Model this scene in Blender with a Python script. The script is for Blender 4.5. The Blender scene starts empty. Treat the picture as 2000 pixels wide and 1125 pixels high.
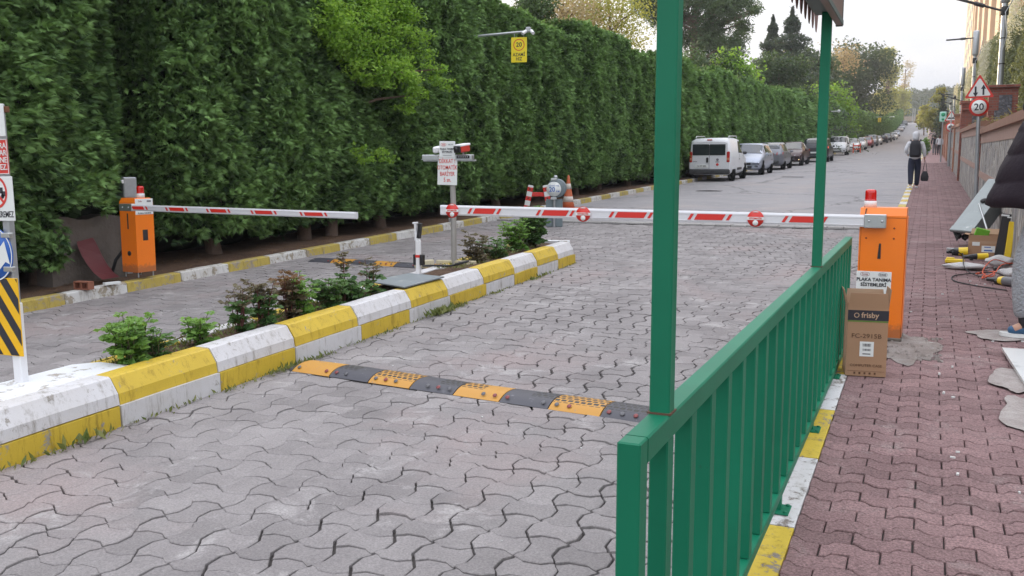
import bpy, math, random
import numpy as np
from mathutils import Vector, Matrix
R=math.radians; PI=math.pi
rnd=random.Random(7)
SC=bpy.context.scene; COL=SC.collection

# ---------------- camera ----------------
YAW=math.atan(807/1800); PIT=math.atan((562.5-333)/1800)
CAM=Vector((0,0,1.6))
cam=bpy.data.cameras.new('camera'); cam.sensor_width=36; cam.lens=1800/2000*36
cam.clip_start=.05; cam.clip_end=3000
co=bpy.data.objects.new('camera',cam); COL.objects.link(co)
co.location=CAM; co.rotation_euler=(PI/2-PIT,0,YAW); SC.camera=co
_fw=Vector((-math.sin(YAW)*math.cos(PIT),math.cos(YAW)*math.cos(PIT),-math.sin(PIT)))
_rt=Vector((math.cos(YAW),math.sin(YAW),0)); _up=_rt.cross(_fw)
def atY(x,y,Y):
    d=_fw*1800+_rt*(x-1000)-_up*(y-562.5); return CAM+d*(Y/d.y)
def atX(x,y,X):
    d=_fw*1800+_rt*(x-1000)-_up*(y-562.5); return CAM+d*(X/d.x)

# ---------------- sky and sun ----------------
SUN_EL=R(12); SUN_AZ=R(48)      # azimuth: degrees to the left of +Y
w=bpy.data.worlds.new('World'); SC.world=w; w.use_nodes=True
nt=w.node_tree; nt.nodes.clear()
def N(t,k,**kw):
    n=t.nodes.new(k)
    for a,b in kw.items(): setattr(n,a,b)
    return n
out=N(nt,'ShaderNodeOutputWorld'); mx=N(nt,'ShaderNodeMixShader')
bg1=N(nt,'ShaderNodeBackground'); bg2=N(nt,'ShaderNodeBackground')
sky=N(nt,'ShaderNodeTexSky',sky_type='NISHITA',sun_disc=False)
sky.sun_elevation=SUN_EL; sky.sun_rotation=-SUN_AZ; sky.dust_density=2.5; sky.air_density=1.0
nt.links.new(sky.outputs[0],bg1.inputs[0]); bg1.inputs[1].default_value=.12
tc=N(nt,'ShaderNodeTexCoord'); mp=N(nt,'ShaderNodeMapping'); mp.inputs['Scale'].default_value=(1,1,3.2)
nz=N(nt,'ShaderNodeTexNoise'); nz.inputs['Scale'].default_value=2.2; nz.inputs['Detail'].default_value=7; nz.inputs['Roughness'].default_value=.55
rp=N(nt,'ShaderNodeValToRGB'); rp.color_ramp.elements[0].position=.34; rp.color_ramp.elements[0].color=(.60,.66,.82,1)
rp.color_ramp.elements[1].position=.62; rp.color_ramp.elements[1].color=(.98,.955,.94,1)
nt.links.new(tc.outputs['Generated'],mp.inputs[0]); nt.links.new(mp.outputs[0],nz.inputs['Vector']); nt.links.new(nz.outputs[0],rp.inputs[0])
nt.links.new(rp.outputs[0],bg2.inputs[0])
sx=N(nt,'ShaderNodeSeparateXYZ'); nt.links.new(tc.outputs['Generated'],sx.inputs[0])
mr=N(nt,'ShaderNodeMapRange'); mr.inputs['From Min'].default_value=.02; mr.inputs['From Max'].default_value=.9; mr.inputs['To Min'].default_value=.80; mr.inputs['To Max'].default_value=2.5
nt.links.new(sx.outputs['Z'],mr.inputs['Value']); nt.links.new(mr.outputs[0],bg2.inputs[1])
mx.inputs[0].default_value=.86
nt.links.new(bg1.outputs[0],mx.inputs[1]); nt.links.new(bg2.outputs[0],mx.inputs[2]); nt.links.new(mx.outputs[0],out.inputs[0])
sl=bpy.data.lights.new('sun','SUN'); sl.energy=4.2; sl.angle=R(.6); sl.color=(1,.80,.55)
so=bpy.data.objects.new('sun',sl); COL.objects.link(so)
sd=Vector((-math.sin(SUN_AZ)*math.cos(SUN_EL),math.cos(SUN_AZ)*math.cos(SUN_EL),math.sin(SUN_EL)))
so.rotation_euler=sd.to_track_quat('Z','Y').to_euler(); so.location=(-20,0,40)
vs=SC.view_settings; vs.view_transform='Standard'; vs.look='None'; vs.exposure=.36; vs.gamma=1
SC.render.engine='CYCLES'; SC.cycles.max_bounces=6; SC.cycles.transparent_max_bounces=8

# ---------------- helpers: objects ----------------
def tag(o,label=None,cat=None,group=None,kind=None):
    if label: o['label']=label
    if cat: o['category']=cat
    if group: o['group']=group
    if kind: o['kind']=kind
    return o
def empty(name,loc,label,cat,rz=0,group=None):
    o=bpy.data.objects.new(name,None); COL.objects.link(o); o.location=loc; o.rotation_euler=(0,0,rz); o.empty_display_size=.1
    return tag(o,label,cat,group)
class MB:
    def __init__(s): s.v=[]; s.f=[]; s.t=[]; s.M=None; s.sm=[]
    def _a(s,vs,fs,tint=.5,smooth=False,M=None):
        n=len(s.v)
        M=M or s.M
        if M is not None: vs=[tuple(M@Vector(p)) for p in vs]
        s.v+= [tuple(p) for p in vs]; s.f+=[tuple(i+n for i in f) for f in fs]; s.t+=[tint]*len(fs); s.sm+=[smooth]*len(fs); return s
    def box(s,c,d,rot=None,b=0,tint=.5,M=None):
        x,y,z=d[0]/2,d[1]/2,d[2]/2
        if b>0:
            b=min(b,x*.9,y*.9,z*.9); P=[]
            for sx in(-1,1):
                for sy in(-1,1):
                    for sz in(-1,1):
                        P+=[(sx*(x-b),sy*(y-b),sz*z),(sx*(x-b),sy*y,sz*(z-b)),(sx*x,sy*(y-b),sz*(z-b))]
            F=[]
            def ix(a,bb,cc,k): return ((a*2+bb)*2+cc)*3+k
            F.append((ix(0,0,1,0),ix(1,0,1,0),ix(1,1,1,0),ix(0,1,1,0))); F.append((ix(0,0,0,0),ix(0,1,0,0),ix(1,1,0,0),ix(1,0,0,0)))
            F.append((ix(0,0,0,1),ix(1,0,0,1),ix(1,0,1,1),ix(0,0,1,1))); F.append((ix(0,1,0,1),ix(0,1,1,1),ix(1,1,1,1),ix(1,1,0,1)))
            F.append((ix(1,0,0,2),ix(1,1,0,2),ix(1,1,1,2),ix(1,0,1,2))); F.append((ix(0,0,0,2),ix(0,0,1,2),ix(0,1,1,2),ix(0,1,0,2)))
            for sa in(0,1):
                F.append((ix(0,sa,1,0),ix(1,sa,1,0),ix(1,sa,1,1),ix(0,sa,1,1))[::(1 if sa else -1)])
                F.append((ix(0,sa,0,0),ix(1,sa,0,0),ix(1,sa,0,1),ix(0,sa,0,1))[::(-1 if sa else 1)])
                F.append((ix(sa,0,1,0),ix(sa,1,1,0),ix(sa,1,1,2),ix(sa,0,1,2))[::(-1 if sa else 1)])
                F.append((ix(sa,0,0,0),ix(sa,1,0,0),ix(sa,1,0,2),ix(sa,0,0,2))[::(1 if sa else -1)])
                for sb in(0,1):
                    F.append((ix(sa,sb,0,1),ix(sa,sb,1,1),ix(sa,sb,1,2),ix(sa,sb,0,2))[::(1 if (sa==sb) else -1)])
                    for sc in(0,1):
                        F.append((ix(sa,sb,sc,0),ix(sa,sb,sc,1),ix(sa,sb,sc,2)))
        else:
            P=[(sx*x,sy*y,sz*z) for sx in(-1,1) for sy in(-1,1) for sz in(-1,1)]
            F=[(0,1,3,2),(4,6,7,5),(0,4,5,1),(2,3,7,6),(0,2,6,4),(1,5,7,3)]
        T=Matrix.Translation(c)
        if rot is not None: T=T@(rot.to_4x4() if isinstance(rot,Matrix) else __import__('mathutils').Euler(rot).to_matrix().to_4x4())
        P=[T@Vector(p) for p in P]
        return s._a(P,F,tint,M=M)
    def tube(s,pts,r,n=10,tint=.5,cap=True,M=None,smooth=True):
        pts=[Vector(p) for p in pts]; m=len(pts)
        rr=r if isinstance(r,(list,tuple)) else [r]*m
        V=[];F=[]; up=None
        for i,p in enumerate(pts):
            d=(pts[min(i+1,m-1)]-pts[max(i-1,0)]).normalized()
            if up is None:
                up=Vector((0,0,1)) if abs(d.z)<.9 else Vector((1,0,0))
            a=d.cross(up).normalized(); b=a.cross(d).normalized(); up=b
            for k in range(n):
                t=2*PI*k/n; V.append(p+(a*math.cos(t)+b*math.sin(t))*rr[i])
        for i in range(m-1):
            for k in range(n):
                F.append((i*n+k,(i*n+(k+1)%n),((i+1)*n+(k+1)%n),(i+1)*n+k)[::-1])
        s._a(V,F,tint,smooth,M)
        if cap:
            s._a(V[:n],[tuple(range(n))],tint,M=M); s._a(V[-n:],[tuple(range(n))[::-1]],tint,M=M)
        return s
    def lathe(s,prof,n=24,M=None,tint=.5,smooth=True,axis='Z'):
        V=[];F=[];m=len(prof)
        for (r,z) in prof:
            for k in range(n):
                t=2*PI*k/n; c,q=r*math.cos(t),r*math.sin(t)
                V.append({'Z':(c,q,z),'X':(z,c,q),'Y':(q,z,c)}[axis])
        for i in range(m-1):
            for k in range(n): F.append((i*n+k,i*n+(k+1)%n,(i+1)*n+(k+1)%n,(i+1)*n+k))
        if prof[0][0]>1e-4: F.append(tuple(range(n))[::-1])
        if prof[-1][0]>1e-4: F.append(tuple((m-1)*n+k for k in range(n)))
        return s._a(V,F,tint,smooth,M)
    def prism(s,poly,axis,a,b,tint=.5,M=None):
        # poly 2D points; axis: extrude axis 'X','Y','Z' from a to b
        n=len(poly)
        def P(p,h): return {'X':(h,p[0],p[1]),'Y':(p[0],h,p[1]),'Z':(p[0],p[1],h)}[axis]
        V=[P(p,a) for p in poly]+[P(p,b) for p in poly]
        F=[tuple(range(n))[::-1],tuple(range(n,2*n))]+[(k,(k+1)%n,n+(k+1)%n,n+k) for k in range(n)]
        return s._a(V,F,tint,M=M)
    def poly(s,pts,tint=.5,M=None): return s._a(pts,[tuple(range(len(pts)))],tint,M=M)
    def loft(s,rings,tint=.5,cap=True,smooth=True,M=None,closed=True):
        n=len(rings[0]);V=[p for r in rings for p in r];F=[]
        for i in range(len(rings)-1):
            for k in range(n if closed else n-1): F.append((i*n+k,i*n+(k+1)%n,(i+1)*n+(k+1)%n,(i+1)*n+k))
        s._a(V,F,tint,smooth,M)
        if cap and closed:
            s._a(rings[0],[tuple(range(n))[::-1]],tint,M=M); s._a(rings[-1],[tuple(range(n))],tint,M=M)
        return s
    def build(s,name,mat,parent=None,loc=None,rot=None,fix=True,autosmooth=None):
        me=bpy.data.meshes.new(name); me.from_pydata(s.v,[],s.f)
        mats=mat if isinstance(mat,(list,tuple)) else [mat]
        for m in mats: me.materials.append(m)
        at=me.attributes.new('tint','FLOAT','FACE'); at.data.foreach_set('value',s.t)
        me.polygons.foreach_set('use_smooth',s.sm)
        if fix:
            import bmesh
            bm=bmesh.new(); bm.from_mesh(me); bmesh.ops.recalc_face_normals(bm,faces=bm.faces[:]); bm.to_mesh(me); bm.free()
        me.update()
        o=bpy.data.objects.new(name,me); COL.objects.link(o)
        if parent: o.parent=parent
        if loc: o.location=loc
        if rot: o.rotation_euler=rot
        return o
def npmesh(name,verts,quads,tint,mats,parent=None,midx=None,smooth=False):
    me=bpy.data.meshes.new(name); nv=len(verts); nf=len(quads); k=quads.shape[1]
    me.vertices.add(nv); me.vertices.foreach_set('co',verts.astype(np.float32).ravel())
    me.loops.add(nf*k); me.loops.foreach_set('vertex_index',quads.astype(np.int32).ravel())
    me.polygons.add(nf); me.polygons.foreach_set('loop_start',np.arange(0,nf*k,k,dtype=np.int32))
    me.update(calc_edges=True)
    for m in mats: me.materials.append(m)
    if midx is not None: me.polygons.foreach_set('material_index',midx.astype(np.int32))
    at=me.attributes.new('tint','FLOAT','FACE'); at.data.foreach_set('value',tint.astype(np.float32))
    me.validate(); me.update()
    return me
def mobj(name,me,parent=None,loc=None,rz=0):
    o=bpy.data.objects.new(name,me); COL.objects.link(o)
    if parent: o.parent=parent
    if loc is not None: o.location=loc
    o.rotation_euler=(0,0,rz); return o
def copy_tree(o,parent=None):
    c=o.copy(); COL.objects.link(c)
    if parent: c.parent=parent; c.matrix_parent_inverse=o.matrix_parent_inverse.copy()
    for ch in [q for q in COL.objects if q.parent==o]: copy_tree(ch,c)
    return c
_dg=None
def text(name,body,mat,parent,loc,size,rot=(PI/2,0,0),align='CENTER',sx=1.0,bold=0,depth=.0008,spacing=1):
    cu=bpy.data.curves.new('t','FONT'); cu.body=body; cu.size=size; cu.align_x=align; cu.align_y='CENTER'
    cu.offset=bold; cu.extrude=depth; cu.space_line=.9; cu.space_character=spacing; cu.resolution_u=3
    to=bpy.data.objects.new('t',cu); COL.objects.link(to)
    dg=bpy.context.evaluated_depsgraph_get(); me=bpy.data.meshes.new_from_object(to.evaluated_get(dg))
    bpy.data.objects.remove(to); bpy.data.curves.remove(cu)
    me.transform(Matrix.Diagonal((sx,1,1,1))); me.name=name; me.materials.clear(); me.materials.append(mat)
    o=bpy.data.objects.new(name,me); COL.objects.link(o); o.parent=parent; o.location=loc; o.rotation_euler=rot
    return o

# ---------------- helpers: materials ----------------
MATS={}
def L(t,a,b): t.links.new(a,b)
def base(name):
    m=bpy.data.materials.new(name); m.use_nodes=True; t=m.node_tree; p=t.nodes['Principled BSDF']; return m,t,p
def mixc(t,f,a,b,mode='MIX'):
    n=N(t,'ShaderNodeMix',data_type='RGBA',blend_type=mode)
    for s,v in((0,f),(6,a),(7,b)):
        if isinstance(v,bpy.types.NodeSocket): L(t,v,n.inputs[s])
        else: n.inputs[s].default_value=v if s==0 else (*v,1) if len(v)==3 else v
    return n.outputs[2]
def noise(t,scale,detail=4,rough=.6,vec=None,dist=0):
    n=N(t,'ShaderNodeTexNoise'); n.inputs['Scale'].default_value=scale; n.inputs['Detail'].default_value=detail; n.inputs['Roughness'].default_value=rough; n.inputs['Distortion'].default_value=dist
    if vec is None: vec=N(t,'ShaderNodeTexCoord').outputs['Object']
    L(t,vec,n.inputs['Vector']); return n.outputs[0]
def ramp(t,f,a,b,ca=(0,0,0),cb=(1,1,1)):
    r=N(t,'ShaderNodeValToRGB'); r.color_ramp.elements[0].position=a; r.color_ramp.elements[1].position=b
    r.color_ramp.elements[0].color=(*ca,1); r.color_ramp.elements[1].color=(*cb,1); L(t,f,r.inputs[0]); return r.outputs[0]
def bump(t,p,h,s,d=.01):
    b=N(t,'ShaderNodeBump'); b.inputs['Strength'].default_value=s; b.inputs['Distance'].default_value=d; L(t,h,b.inputs['Height']); L(t,b.outputs[0],p.inputs['Normal'])
def mat(name,col,rough=.6,metal=0,ns=8,na=.12,bs=.05,worn=None,wa=.62,coat=0,bd=.004):
    """general surface: colour with two scales of variation, optional worn/dirty patches"""
    if name in MATS: return MATS[name]
    m,t,p=base(name)
    f=noise(t,ns,5); g=noise(t,ns*6,3)
    c=mixc(t,f,tuple(x*(1-na) for x in col),tuple(min(1,x*(1+na)) for x in col))
    if worn:
        wv=ramp(t,noise(t,ns*1.7,8,.7),wa,wa+.05); c=mixc(t,wv,c,worn)
    L(t,c,p.inputs['Base Color']); p.inputs['Roughness'].default_value=rough; p.inputs['Metallic'].default_value=metal
    if coat: p.inputs['Coat Weight'].default_value=coat; p.inputs['Coat Roughness'].default_value=.08
    if bs: bump(t,p,g,bs*4,bd)
    MATS[name]=m; return m
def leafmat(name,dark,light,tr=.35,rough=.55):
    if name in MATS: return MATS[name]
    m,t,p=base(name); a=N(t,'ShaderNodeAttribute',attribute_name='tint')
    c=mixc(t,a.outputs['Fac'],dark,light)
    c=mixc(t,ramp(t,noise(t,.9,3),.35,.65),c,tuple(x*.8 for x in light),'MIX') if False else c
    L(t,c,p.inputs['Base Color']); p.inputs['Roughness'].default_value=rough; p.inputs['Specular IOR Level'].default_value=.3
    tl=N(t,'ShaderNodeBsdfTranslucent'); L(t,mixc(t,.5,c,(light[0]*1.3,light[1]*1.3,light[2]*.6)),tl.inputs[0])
    mxs=N(t,'ShaderNodeMixShader'); mxs.inputs[0].default_value=tr
    L(t,p.outputs[0],mxs.inputs[1]); L(t,tl.outputs[0],mxs.inputs[2]); L(t,mxs.outputs[0],t.nodes['Material Output'].inputs[0])
    MATS[name]=m; return m
def flat(name,col,rough=.5,metal=0,**k): return mat(name,col,rough,metal,ns=12,na=.06,bs=.01,**k)

M_white=mat('white_paint',(.74,.75,.77),.45,ns=5,na=.07,worn=(.42,.41,.39),wa=.7)
M_steel=mat('galvanised_steel',(.42,.44,.46),.42,.7,ns=14,na=.18)
M_alu=mat('brushed_aluminium',(.52,.55,.56),.3,.85,ns=20,na=.12)
M_dark=mat('dark_rubber',(.02,.02,.022),.7,ns=20,na=.3)
M_black=mat('black_plastic',(.015,.015,.017),.4,ns=20,na=.2)
M_orange=mat('orange_powder_coat',(.86,.20,.012),.36,ns=3,na=.05,worn=(.50,.12,.01),wa=.72,coat=.2)
_t=M_orange.node_tree; _p=_t.nodes['Principled BSDF']; _c=_p.inputs['Base Color'].links[0].from_socket
_s=N(_t,'ShaderNodeSeparateXYZ'); L(_t,N(_t,'ShaderNodeTexCoord').outputs['Object'],_s.inputs[0]); _m=N(_t,'ShaderNodeMath',operation='MULTIPLY_ADD'); L(_t,noise(_t,16,7,.75),_m.inputs[0]); _m.inputs[1].default_value=-.18; L(_t,_s.outputs[2],_m.inputs[2])
L(_t,mixc(_t,mixc(_t,.35,ramp(_t,_m.outputs[0],0.0,.045,(1,1,1),(0,0,0)),(0,0,0)),_c,(.22,.10,.05)),_p.inputs['Base Color'])
M_red=flat('red_film',(.62,.028,.02),.35)
M_redtext=flat('red_print',(.62,.04,.03),.5)
M_blacktext=flat('black_print',(.02,.02,.03),.5)
M_greytext=flat('grey_print',(.18,.18,.2),.5)
M_bluetext=flat('blue_print',(.02,.11,.42),.5)
M_board=mat('white_sign_film',(.72,.75,.74),.3,ns=4,na=.05,worn=(.5,.5,.46),wa=.74)
M_yel=mat('yellow_sign_film',(.82,.66,.02),.35,ns=5,na=.06)
M_blue=mat('blue_sign_film',(.01,.10,.42),.3,ns=5,na=.08)
M_soil=None

# ---------------- terrain profile ----------------
_py=[-30,0,100,134,158,197,235,260,296,338,369,420,470,700,2500]
_pz=[-1.02,0,3.4,4.75,5.7,7.25,8.9,10.6,13.4,16.9,19.05,20.2,20.5,21,22]
def prof(y): return float(np.interp(y,_py,_pz))
def sheet(name,x0,x1,ys,off,mat_,nx=2,lab=None,kind='structure',fn=None):
    V=[];F=[];xs=np.linspace(x0,x1,nx)
    for y in ys:
        for x in xs: V.append((x,y,prof(y)+off+(fn(x,y) if fn else 0)))
    n=len(xs)
    for j in range(len(ys)-1):
        for i in range(n-1): F.append((j*n+i,j*n+i+1,(j+1)*n+i+1,(j+1)*n+i))
    b=MB(); b._a(V,F,smooth=True); o=b.build(name,mat_,fix=False); tag(o,kind=kind); return o
YS=[-30,-10,0,10,20,40,60,80,100]+list(range(110,480,10))+[500,600,700]

# ---------------- ground materials ----------------
def ground_mat(name,c1,c2,rough=.9,ns=1.5,crack=None,crs=.8,patch=None,speck=.25,tintamt=0,bs=.5,bd=.006,pink=None):
    m,t,p=base(name)
    c=mixc(t,ramp(t,noise(t,ns,6,.65),.32,.68),c1,c2)
    if tintamt:
        a=N(t,'ShaderNodeAttribute',attribute_name='tint')
        c=mixc(t,a.outputs['Fac'],mixc(t,1,c,(1-tintamt,)*3,'MULTIPLY'),mixc(t,1,c,(1+tintamt,)*3,'MULTIPLY'))
    if pink:
        c=mixc(t,ramp(t,noise(t,.55,4,.6),.52,.68),c,pink)
    if patch: c=mixc(t,ramp(t,noise(t,2.3,9,.75,dist=.6),.55,.66),c,patch)
    c=mixc(t,speck,c,mixc(t,ramp(t,noise(t,95,3,.8),.36,.66),(.35,.35,.35),(1.55,1.53,1.5)),'MULTIPLY')
    d=ramp(t,noise(t,9,8,.8),.66,.72); c=mixc(t,d,c,tuple(x*.45 for x in c1))
    if crack:
        v=N(t,'ShaderNodeTexVoronoi',feature='DISTANCE_TO_EDGE'); v.inputs['Scale'].default_value=crs
        tcn=N(t,'ShaderNodeTexCoord'); nn=N(t,'ShaderNodeTexNoise'); nn.inputs['Scale'].default_value=2.5; nn.inputs['Detail'].default_value=6
        L(t,tcn.outputs['Object'],nn.inputs['Vector'])
        vm=N(t,'ShaderNodeVectorMath',operation='MULTIPLY_ADD'); L(t,nn.outputs['Color'],vm.inputs[0]); vm.inputs[1].default_value=(.9,.9,.9); L(t,tcn.outputs['Object'],vm.inputs[2]); L(t,vm.outputs[0],v.inputs['Vector'])
        k=ramp(t,v.outputs[0],.002,.009,(1,1,1),(0,0,0)); c=mixc(t,k,c,crack)
    L(t,c,p.inputs['Base Color']); p.inputs['Roughness'].default_value=rough; p.inputs['Specular IOR Level'].default_value=.3
    n=noise(t,70,6,.75); bump(t,p,n,bs,bd); return m
M_paver=ground_mat('concrete_paver',(.203,.189,.190),(.278,.262,.262),patch=(.355,.34,.337),tintamt=.13,pink=(.285,.243,.240),speck=.34)
M_redpav=ground_mat('red_paver',(.178,.112,.114),(.250,.163,.163),patch=(.28,.215,.21),tintamt=.18,speck=.75,bs=.7)
M_redfar=ground_mat('red_paver_far',(.27,.17,.17),(.33,.225,.22),patch=(.33,.27,.26),speck=.3)
M_asph=ground_mat('worn_asphalt',(.255,.25,.26),(.315,.305,.315),patch=(.36,.345,.345),crack=(.12,.118,.12),crs=.16,speck=.28,ns=.5,pink=(.33,.30,.295))
M_joint=ground_mat('joint_sand',(.06,.054,.052),(.11,.10,.095))
M_soil=ground_mat('bed_soil',(.10,.060,.040),(.17,.105,.07),patch=(.20,.135,.095),speck=.6,ns=4,bs=1,bd=.03)
M_terrain=ground_mat('terrain_soil',(.10,.09,.055),(.16,.14,.09),ns=.2)
M_concrete=ground_mat('grey_concrete',(.27,.26,.255),(.36,.35,.34),patch=(.2,.19,.185))
M_grit=ground_mat('grit',(.25,.21,.19),(.40,.37,.35),ns=6,bs=1,bd=.02)

sheet('ground',-60,60,YS,-.19,M_terrain,nx=25,fn=lambda x,y:(max(0,x-5)*.25 if x>5 else 0)+(max(0,-x-12)*.05))
sheet('road',-8.75,-.5,[18.3,20,40,60,80,100]+list(range(110,380,6)),-.12,M_asph,nx=6,fn=lambda x,y:.012*math.sin(x*1.7+y*.3))
sheet('road_bed',-8.8,-.5,[-2,0,10,18.3],-.142,M_joint)
sheet('sidewalk_bed',-.45,1.2,[-2,0,10,20,40,60,62],-.02,M_joint)
sheet('sidewalk',-.46,1.1,[60,70,80,100]+list(range(110,380,8)),.0,M_redfar,nx=3)
sheet('verge_soil',-14,-8.78,list(np.arange(0,60,.8))+list(range(60,380,10)),-.03,M_soil,nx=16,fn=lambda x,y:.05*math.sin(x*3.1+y*1.3)*math.sin(y*2.3+x)+.05*max(0,-x-9)*.6)
# crossing road at the top of the hill
_b=MB(); _b._a([(-60,372,19.0),(60,372,19.9),(60,388,20.2),(-60,388,19.3)],[(0,1,2,3)]); tag(_b.build('crossing_road',M_asph),kind='structure')

def pavers(name,x0,x1,y0,y1,p,mat_,skip=None,d=.17,gap=.0062,off=-.12):
    T=[0,.09,.27,.5,.73,.91]; H=[0,.22,.97,1.0,.97,.22]
    def tile(even):
        s=1 if even else -1; P=[]
        for t,h in zip(T,H): P.append((t-.5,-.5+s*h*d))            # bottom edge, moving +x: even inwards
        for t,h in zip(T,H): P.append((.5+s*h*d,t-.5))             # right edge: even outwards
        for t,h in zip(T,H): P.append((.5-t,.5-s*h*d))
        for t,h in zip(T,H): P.append((-.5-s*h*d,.5-t))
        return np.array(P)*p
    rg=np.random.default_rng(3); V=[];F=[];TT=[]; n=24; base_n=0
    nx=int((x1-x0)/p)+1; ny=int((y1-y0)/p)+1
    tl=[tile(False),tile(True)]
    for i in range(nx):
        for j in range(ny):
            cx=x0+i*p; cy=y0+j*p
            if skip and skip(cx,cy): continue
            P=tl[(i+j)%2==0]
            wx=cx+.035*math.sin(cy*.9+cx*.35)+.02*math.sin(cy*2.1-cx*1.3); wy=cy+.03*math.sin(cx*1.1+cy*.5)+.02*math.sin(cx*2.7)
            g=gap*(1+.9*abs(rg.normal())*(math.sin(cx*1.7+cy*.8)>.35)); a=rg.normal()*.008
            R2=np.array([[math.cos(a),-math.sin(a)],[math.sin(a),math.cos(a)]])
            tx,ty,dz=rg.normal()*.007,rg.normal()*.007,rg.normal()*.0018+.006*math.sin(cx*1.3)*math.sin(cy*.7+.5)
            for (sc,h) in (((p-g-.007)/p,0),((p-g)/p,-.003),((p-g)/p,-.03)):
                Q=(P*sc)@R2.T
                z=np.interp(wy+Q[:,1],_py,_pz)+off+dz+h+Q[:,0]*tx+Q[:,1]*ty
                V.append(np.column_stack([wx+Q[:,0],wy+Q[:,1],z]))
            F.append(tuple(range(base_n,base_n+n)))
            for q in (0,n):
                for k in range(n): F.append((base_n+q+k,base_n+q+n+k,base_n+q+n+(k+1)%n,base_n+q+(k+1)%n))
            TT+=[min(1,max(0,rg.normal()*.25+.5))]*(1+2*n); base_n+=3*n
    V=np.concatenate(V)
    me=bpy.data.meshes.new(name); me.from_pydata(V.tolist(),[],F); me.materials.append(mat_)
    at=me.attributes.new('tint','FLOAT','FACE'); at.data.foreach_set('value',TT)
    return tag(mobj(name,me),kind='structure')
def island(x,y): return (-5.35<x<-4.72 and y<12.1)
pavers('paved_road',-8.7,-.55,1.6,18.2,(.186),M_paver,skip=lambda x,y:island(x,y) or (x<-4.5 and y<2.9))
def redpavers(name,x0,x1,y0,y1,l,p,mat_):
    rg=np.random.default_rng(5);V=[];F=[];TT=[];b=0
    def wv(x):
        u=(x/l)%1
        return .17*p*float(np.interp(u,[0,.17,.32,.72,.80,1],[1,1,-1,-1,1,1]))
    fr=[k/16 for k in range(17)]
    j=0; y=y0
    while y<y1:
        x=x0-(l/2 if j%2 else 0)
        while x<x1:
            if not(x<-.25 and 7.45<y<8.0) :
                g=.0018*(1+.9*abs(rg.normal())); xs=[x+g+(l-2*g)*f for f in fr]; xs=[min(max(q,x0),x1) for q in xs]
                if xs[-1]-xs[0]>.03:
                    tx,ty,dz=rg.normal()*.006,rg.normal()*.008,rg.normal()*.0012+.006*math.sin(x*2.3+y)*math.sin(y*.8)
                    drift=.02*math.sin(x*1.5+y*.3)+.015*x
                    # bowed edges mirrored so that the bricks are wide at the ends
                    bot=[(q,y+g+wv(q)) for q in xs]; top=[(q,y+p-g+wv(q)) for q in xs]
                    P=bot+top[::-1]; n=len(P); cx=(xs[0]+xs[-1])/2; cy=y+p/2
                    for (ins,h) in ((.0035,0),(0,-.004),(0,-.025)):
                        for (a,c) in P:
                            aa=cx+(a-cx)*(1-ins*2/max(.04,xs[-1]-xs[0])); cc=cy+(c-cy)*(1-ins*2/p)
                            V.append((aa,cc+drift,prof(cc+drift)+dz+h+(a-cx)*tx+(c-cy)*ty))
                    F.append(tuple(range(b,b+n)))
                    for q in(0,n):
                        for k in range(n): F.append((b+q+k,b+q+n+k,b+q+n+(k+1)%n,b+q+(k+1)%n))
                    TT+=[min(1,max(0,rg.normal()*.25+.5))]*(1+2*n); b+=3*n
            x+=l
        y+=p; j+=1
    me=bpy.data.meshes.new(name); me.from_pydata(V,[],F); me.materials.append(mat_)
    at=me.attributes.new('tint','FLOAT','FACE'); at.data.foreach_set('value',TT)
    return tag(mobj(name,me),kind='structure')
redpavers('paved_sidewalk',-.43,1.15,1.6,60,.225,.118,M_redpav)

# ---------------- painted kerbs ----------------
def kerbmat(name,wh,ye,bare,a=.60,fade=0):
    m,t,p=base(name); at=N(t,'ShaderNodeAttribute',attribute_name='tint').outputs['Fac']
    c=mixc(t,at,wh,ye); c=mixc(t,ramp(t,noise(t,3,4),.3,.7),c,mixc(t,1,c,(.86,.84,.80),'MULTIPLY'))
    w1=ramp(t,noise(t,7,10,.78,dist=.4),a,a+.03); c=mixc(t,w1,c,bare)
    # dirt smears
    mpp=N(t,'ShaderNodeMapping'); mpp.inputs['Scale'].default_value=(1,1,.18); L(t,N(t,'ShaderNodeTexCoord').outputs['Object'],mpp.inputs[0]); w2=ramp(t,noise(t,17,8,.8,vec=mpp.outputs[0]),.52,.68); c=mixc(t,w2,c,mixc(t,1,c,(.50,.47,.42),'MULTIPLY'))
    L(t,c,p.inputs['Base Color']); p.inputs['Roughness'].default_value=.62
    h=mixc(t,.5,w1,noise(t,40,5,.7)); bump(t,p,h,.5,.004); return m
M_kerb=kerbmat('island_kerb_paint',(.60,.60,.62),(.60,.43,.04),(.30,.28,.25),.60)
M_kerb2=kerbmat('roadside_kerb_paint',(.60,.60,.59),(.46,.36,.08),(.30,.26,.20),.535)
M_kerb3=kerbmat('footpath_kerb_paint',(.62,.62,.64),(.58,.43,.04),(.22,.19,.17),.54)
def kerb_run(mb,prof2,y0,y1,ln,first,off=0,xf=None,jit=.004,ys=None):
    k=first;y=y0
    while y<y1-.02:
        ye=min(y+ln,y1) if ys is None else min([q for q in ys if q>y+.05]+[y1]); j=rnd.uniform(-jit,jit); g=.005
        rings=[]
        nseg=2
        for q in range(nseg+1):
            yy=y+g+(ye-y-2*g)*q/nseg; dx=xf(yy) if xf else 0
            ins=0.006 if q in(0,nseg) else 0
            rings.append([(x+dx+j,yy,prof(yy)+off+z+j*.6-(ins if z>-.05 else 0)*.4) for x,z in prof2])
        mb.loft(rings,tint=float(k%2),smooth=False); k+=1; y=ye
def chip(poly,n=1): return poly
ib=MB()
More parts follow.
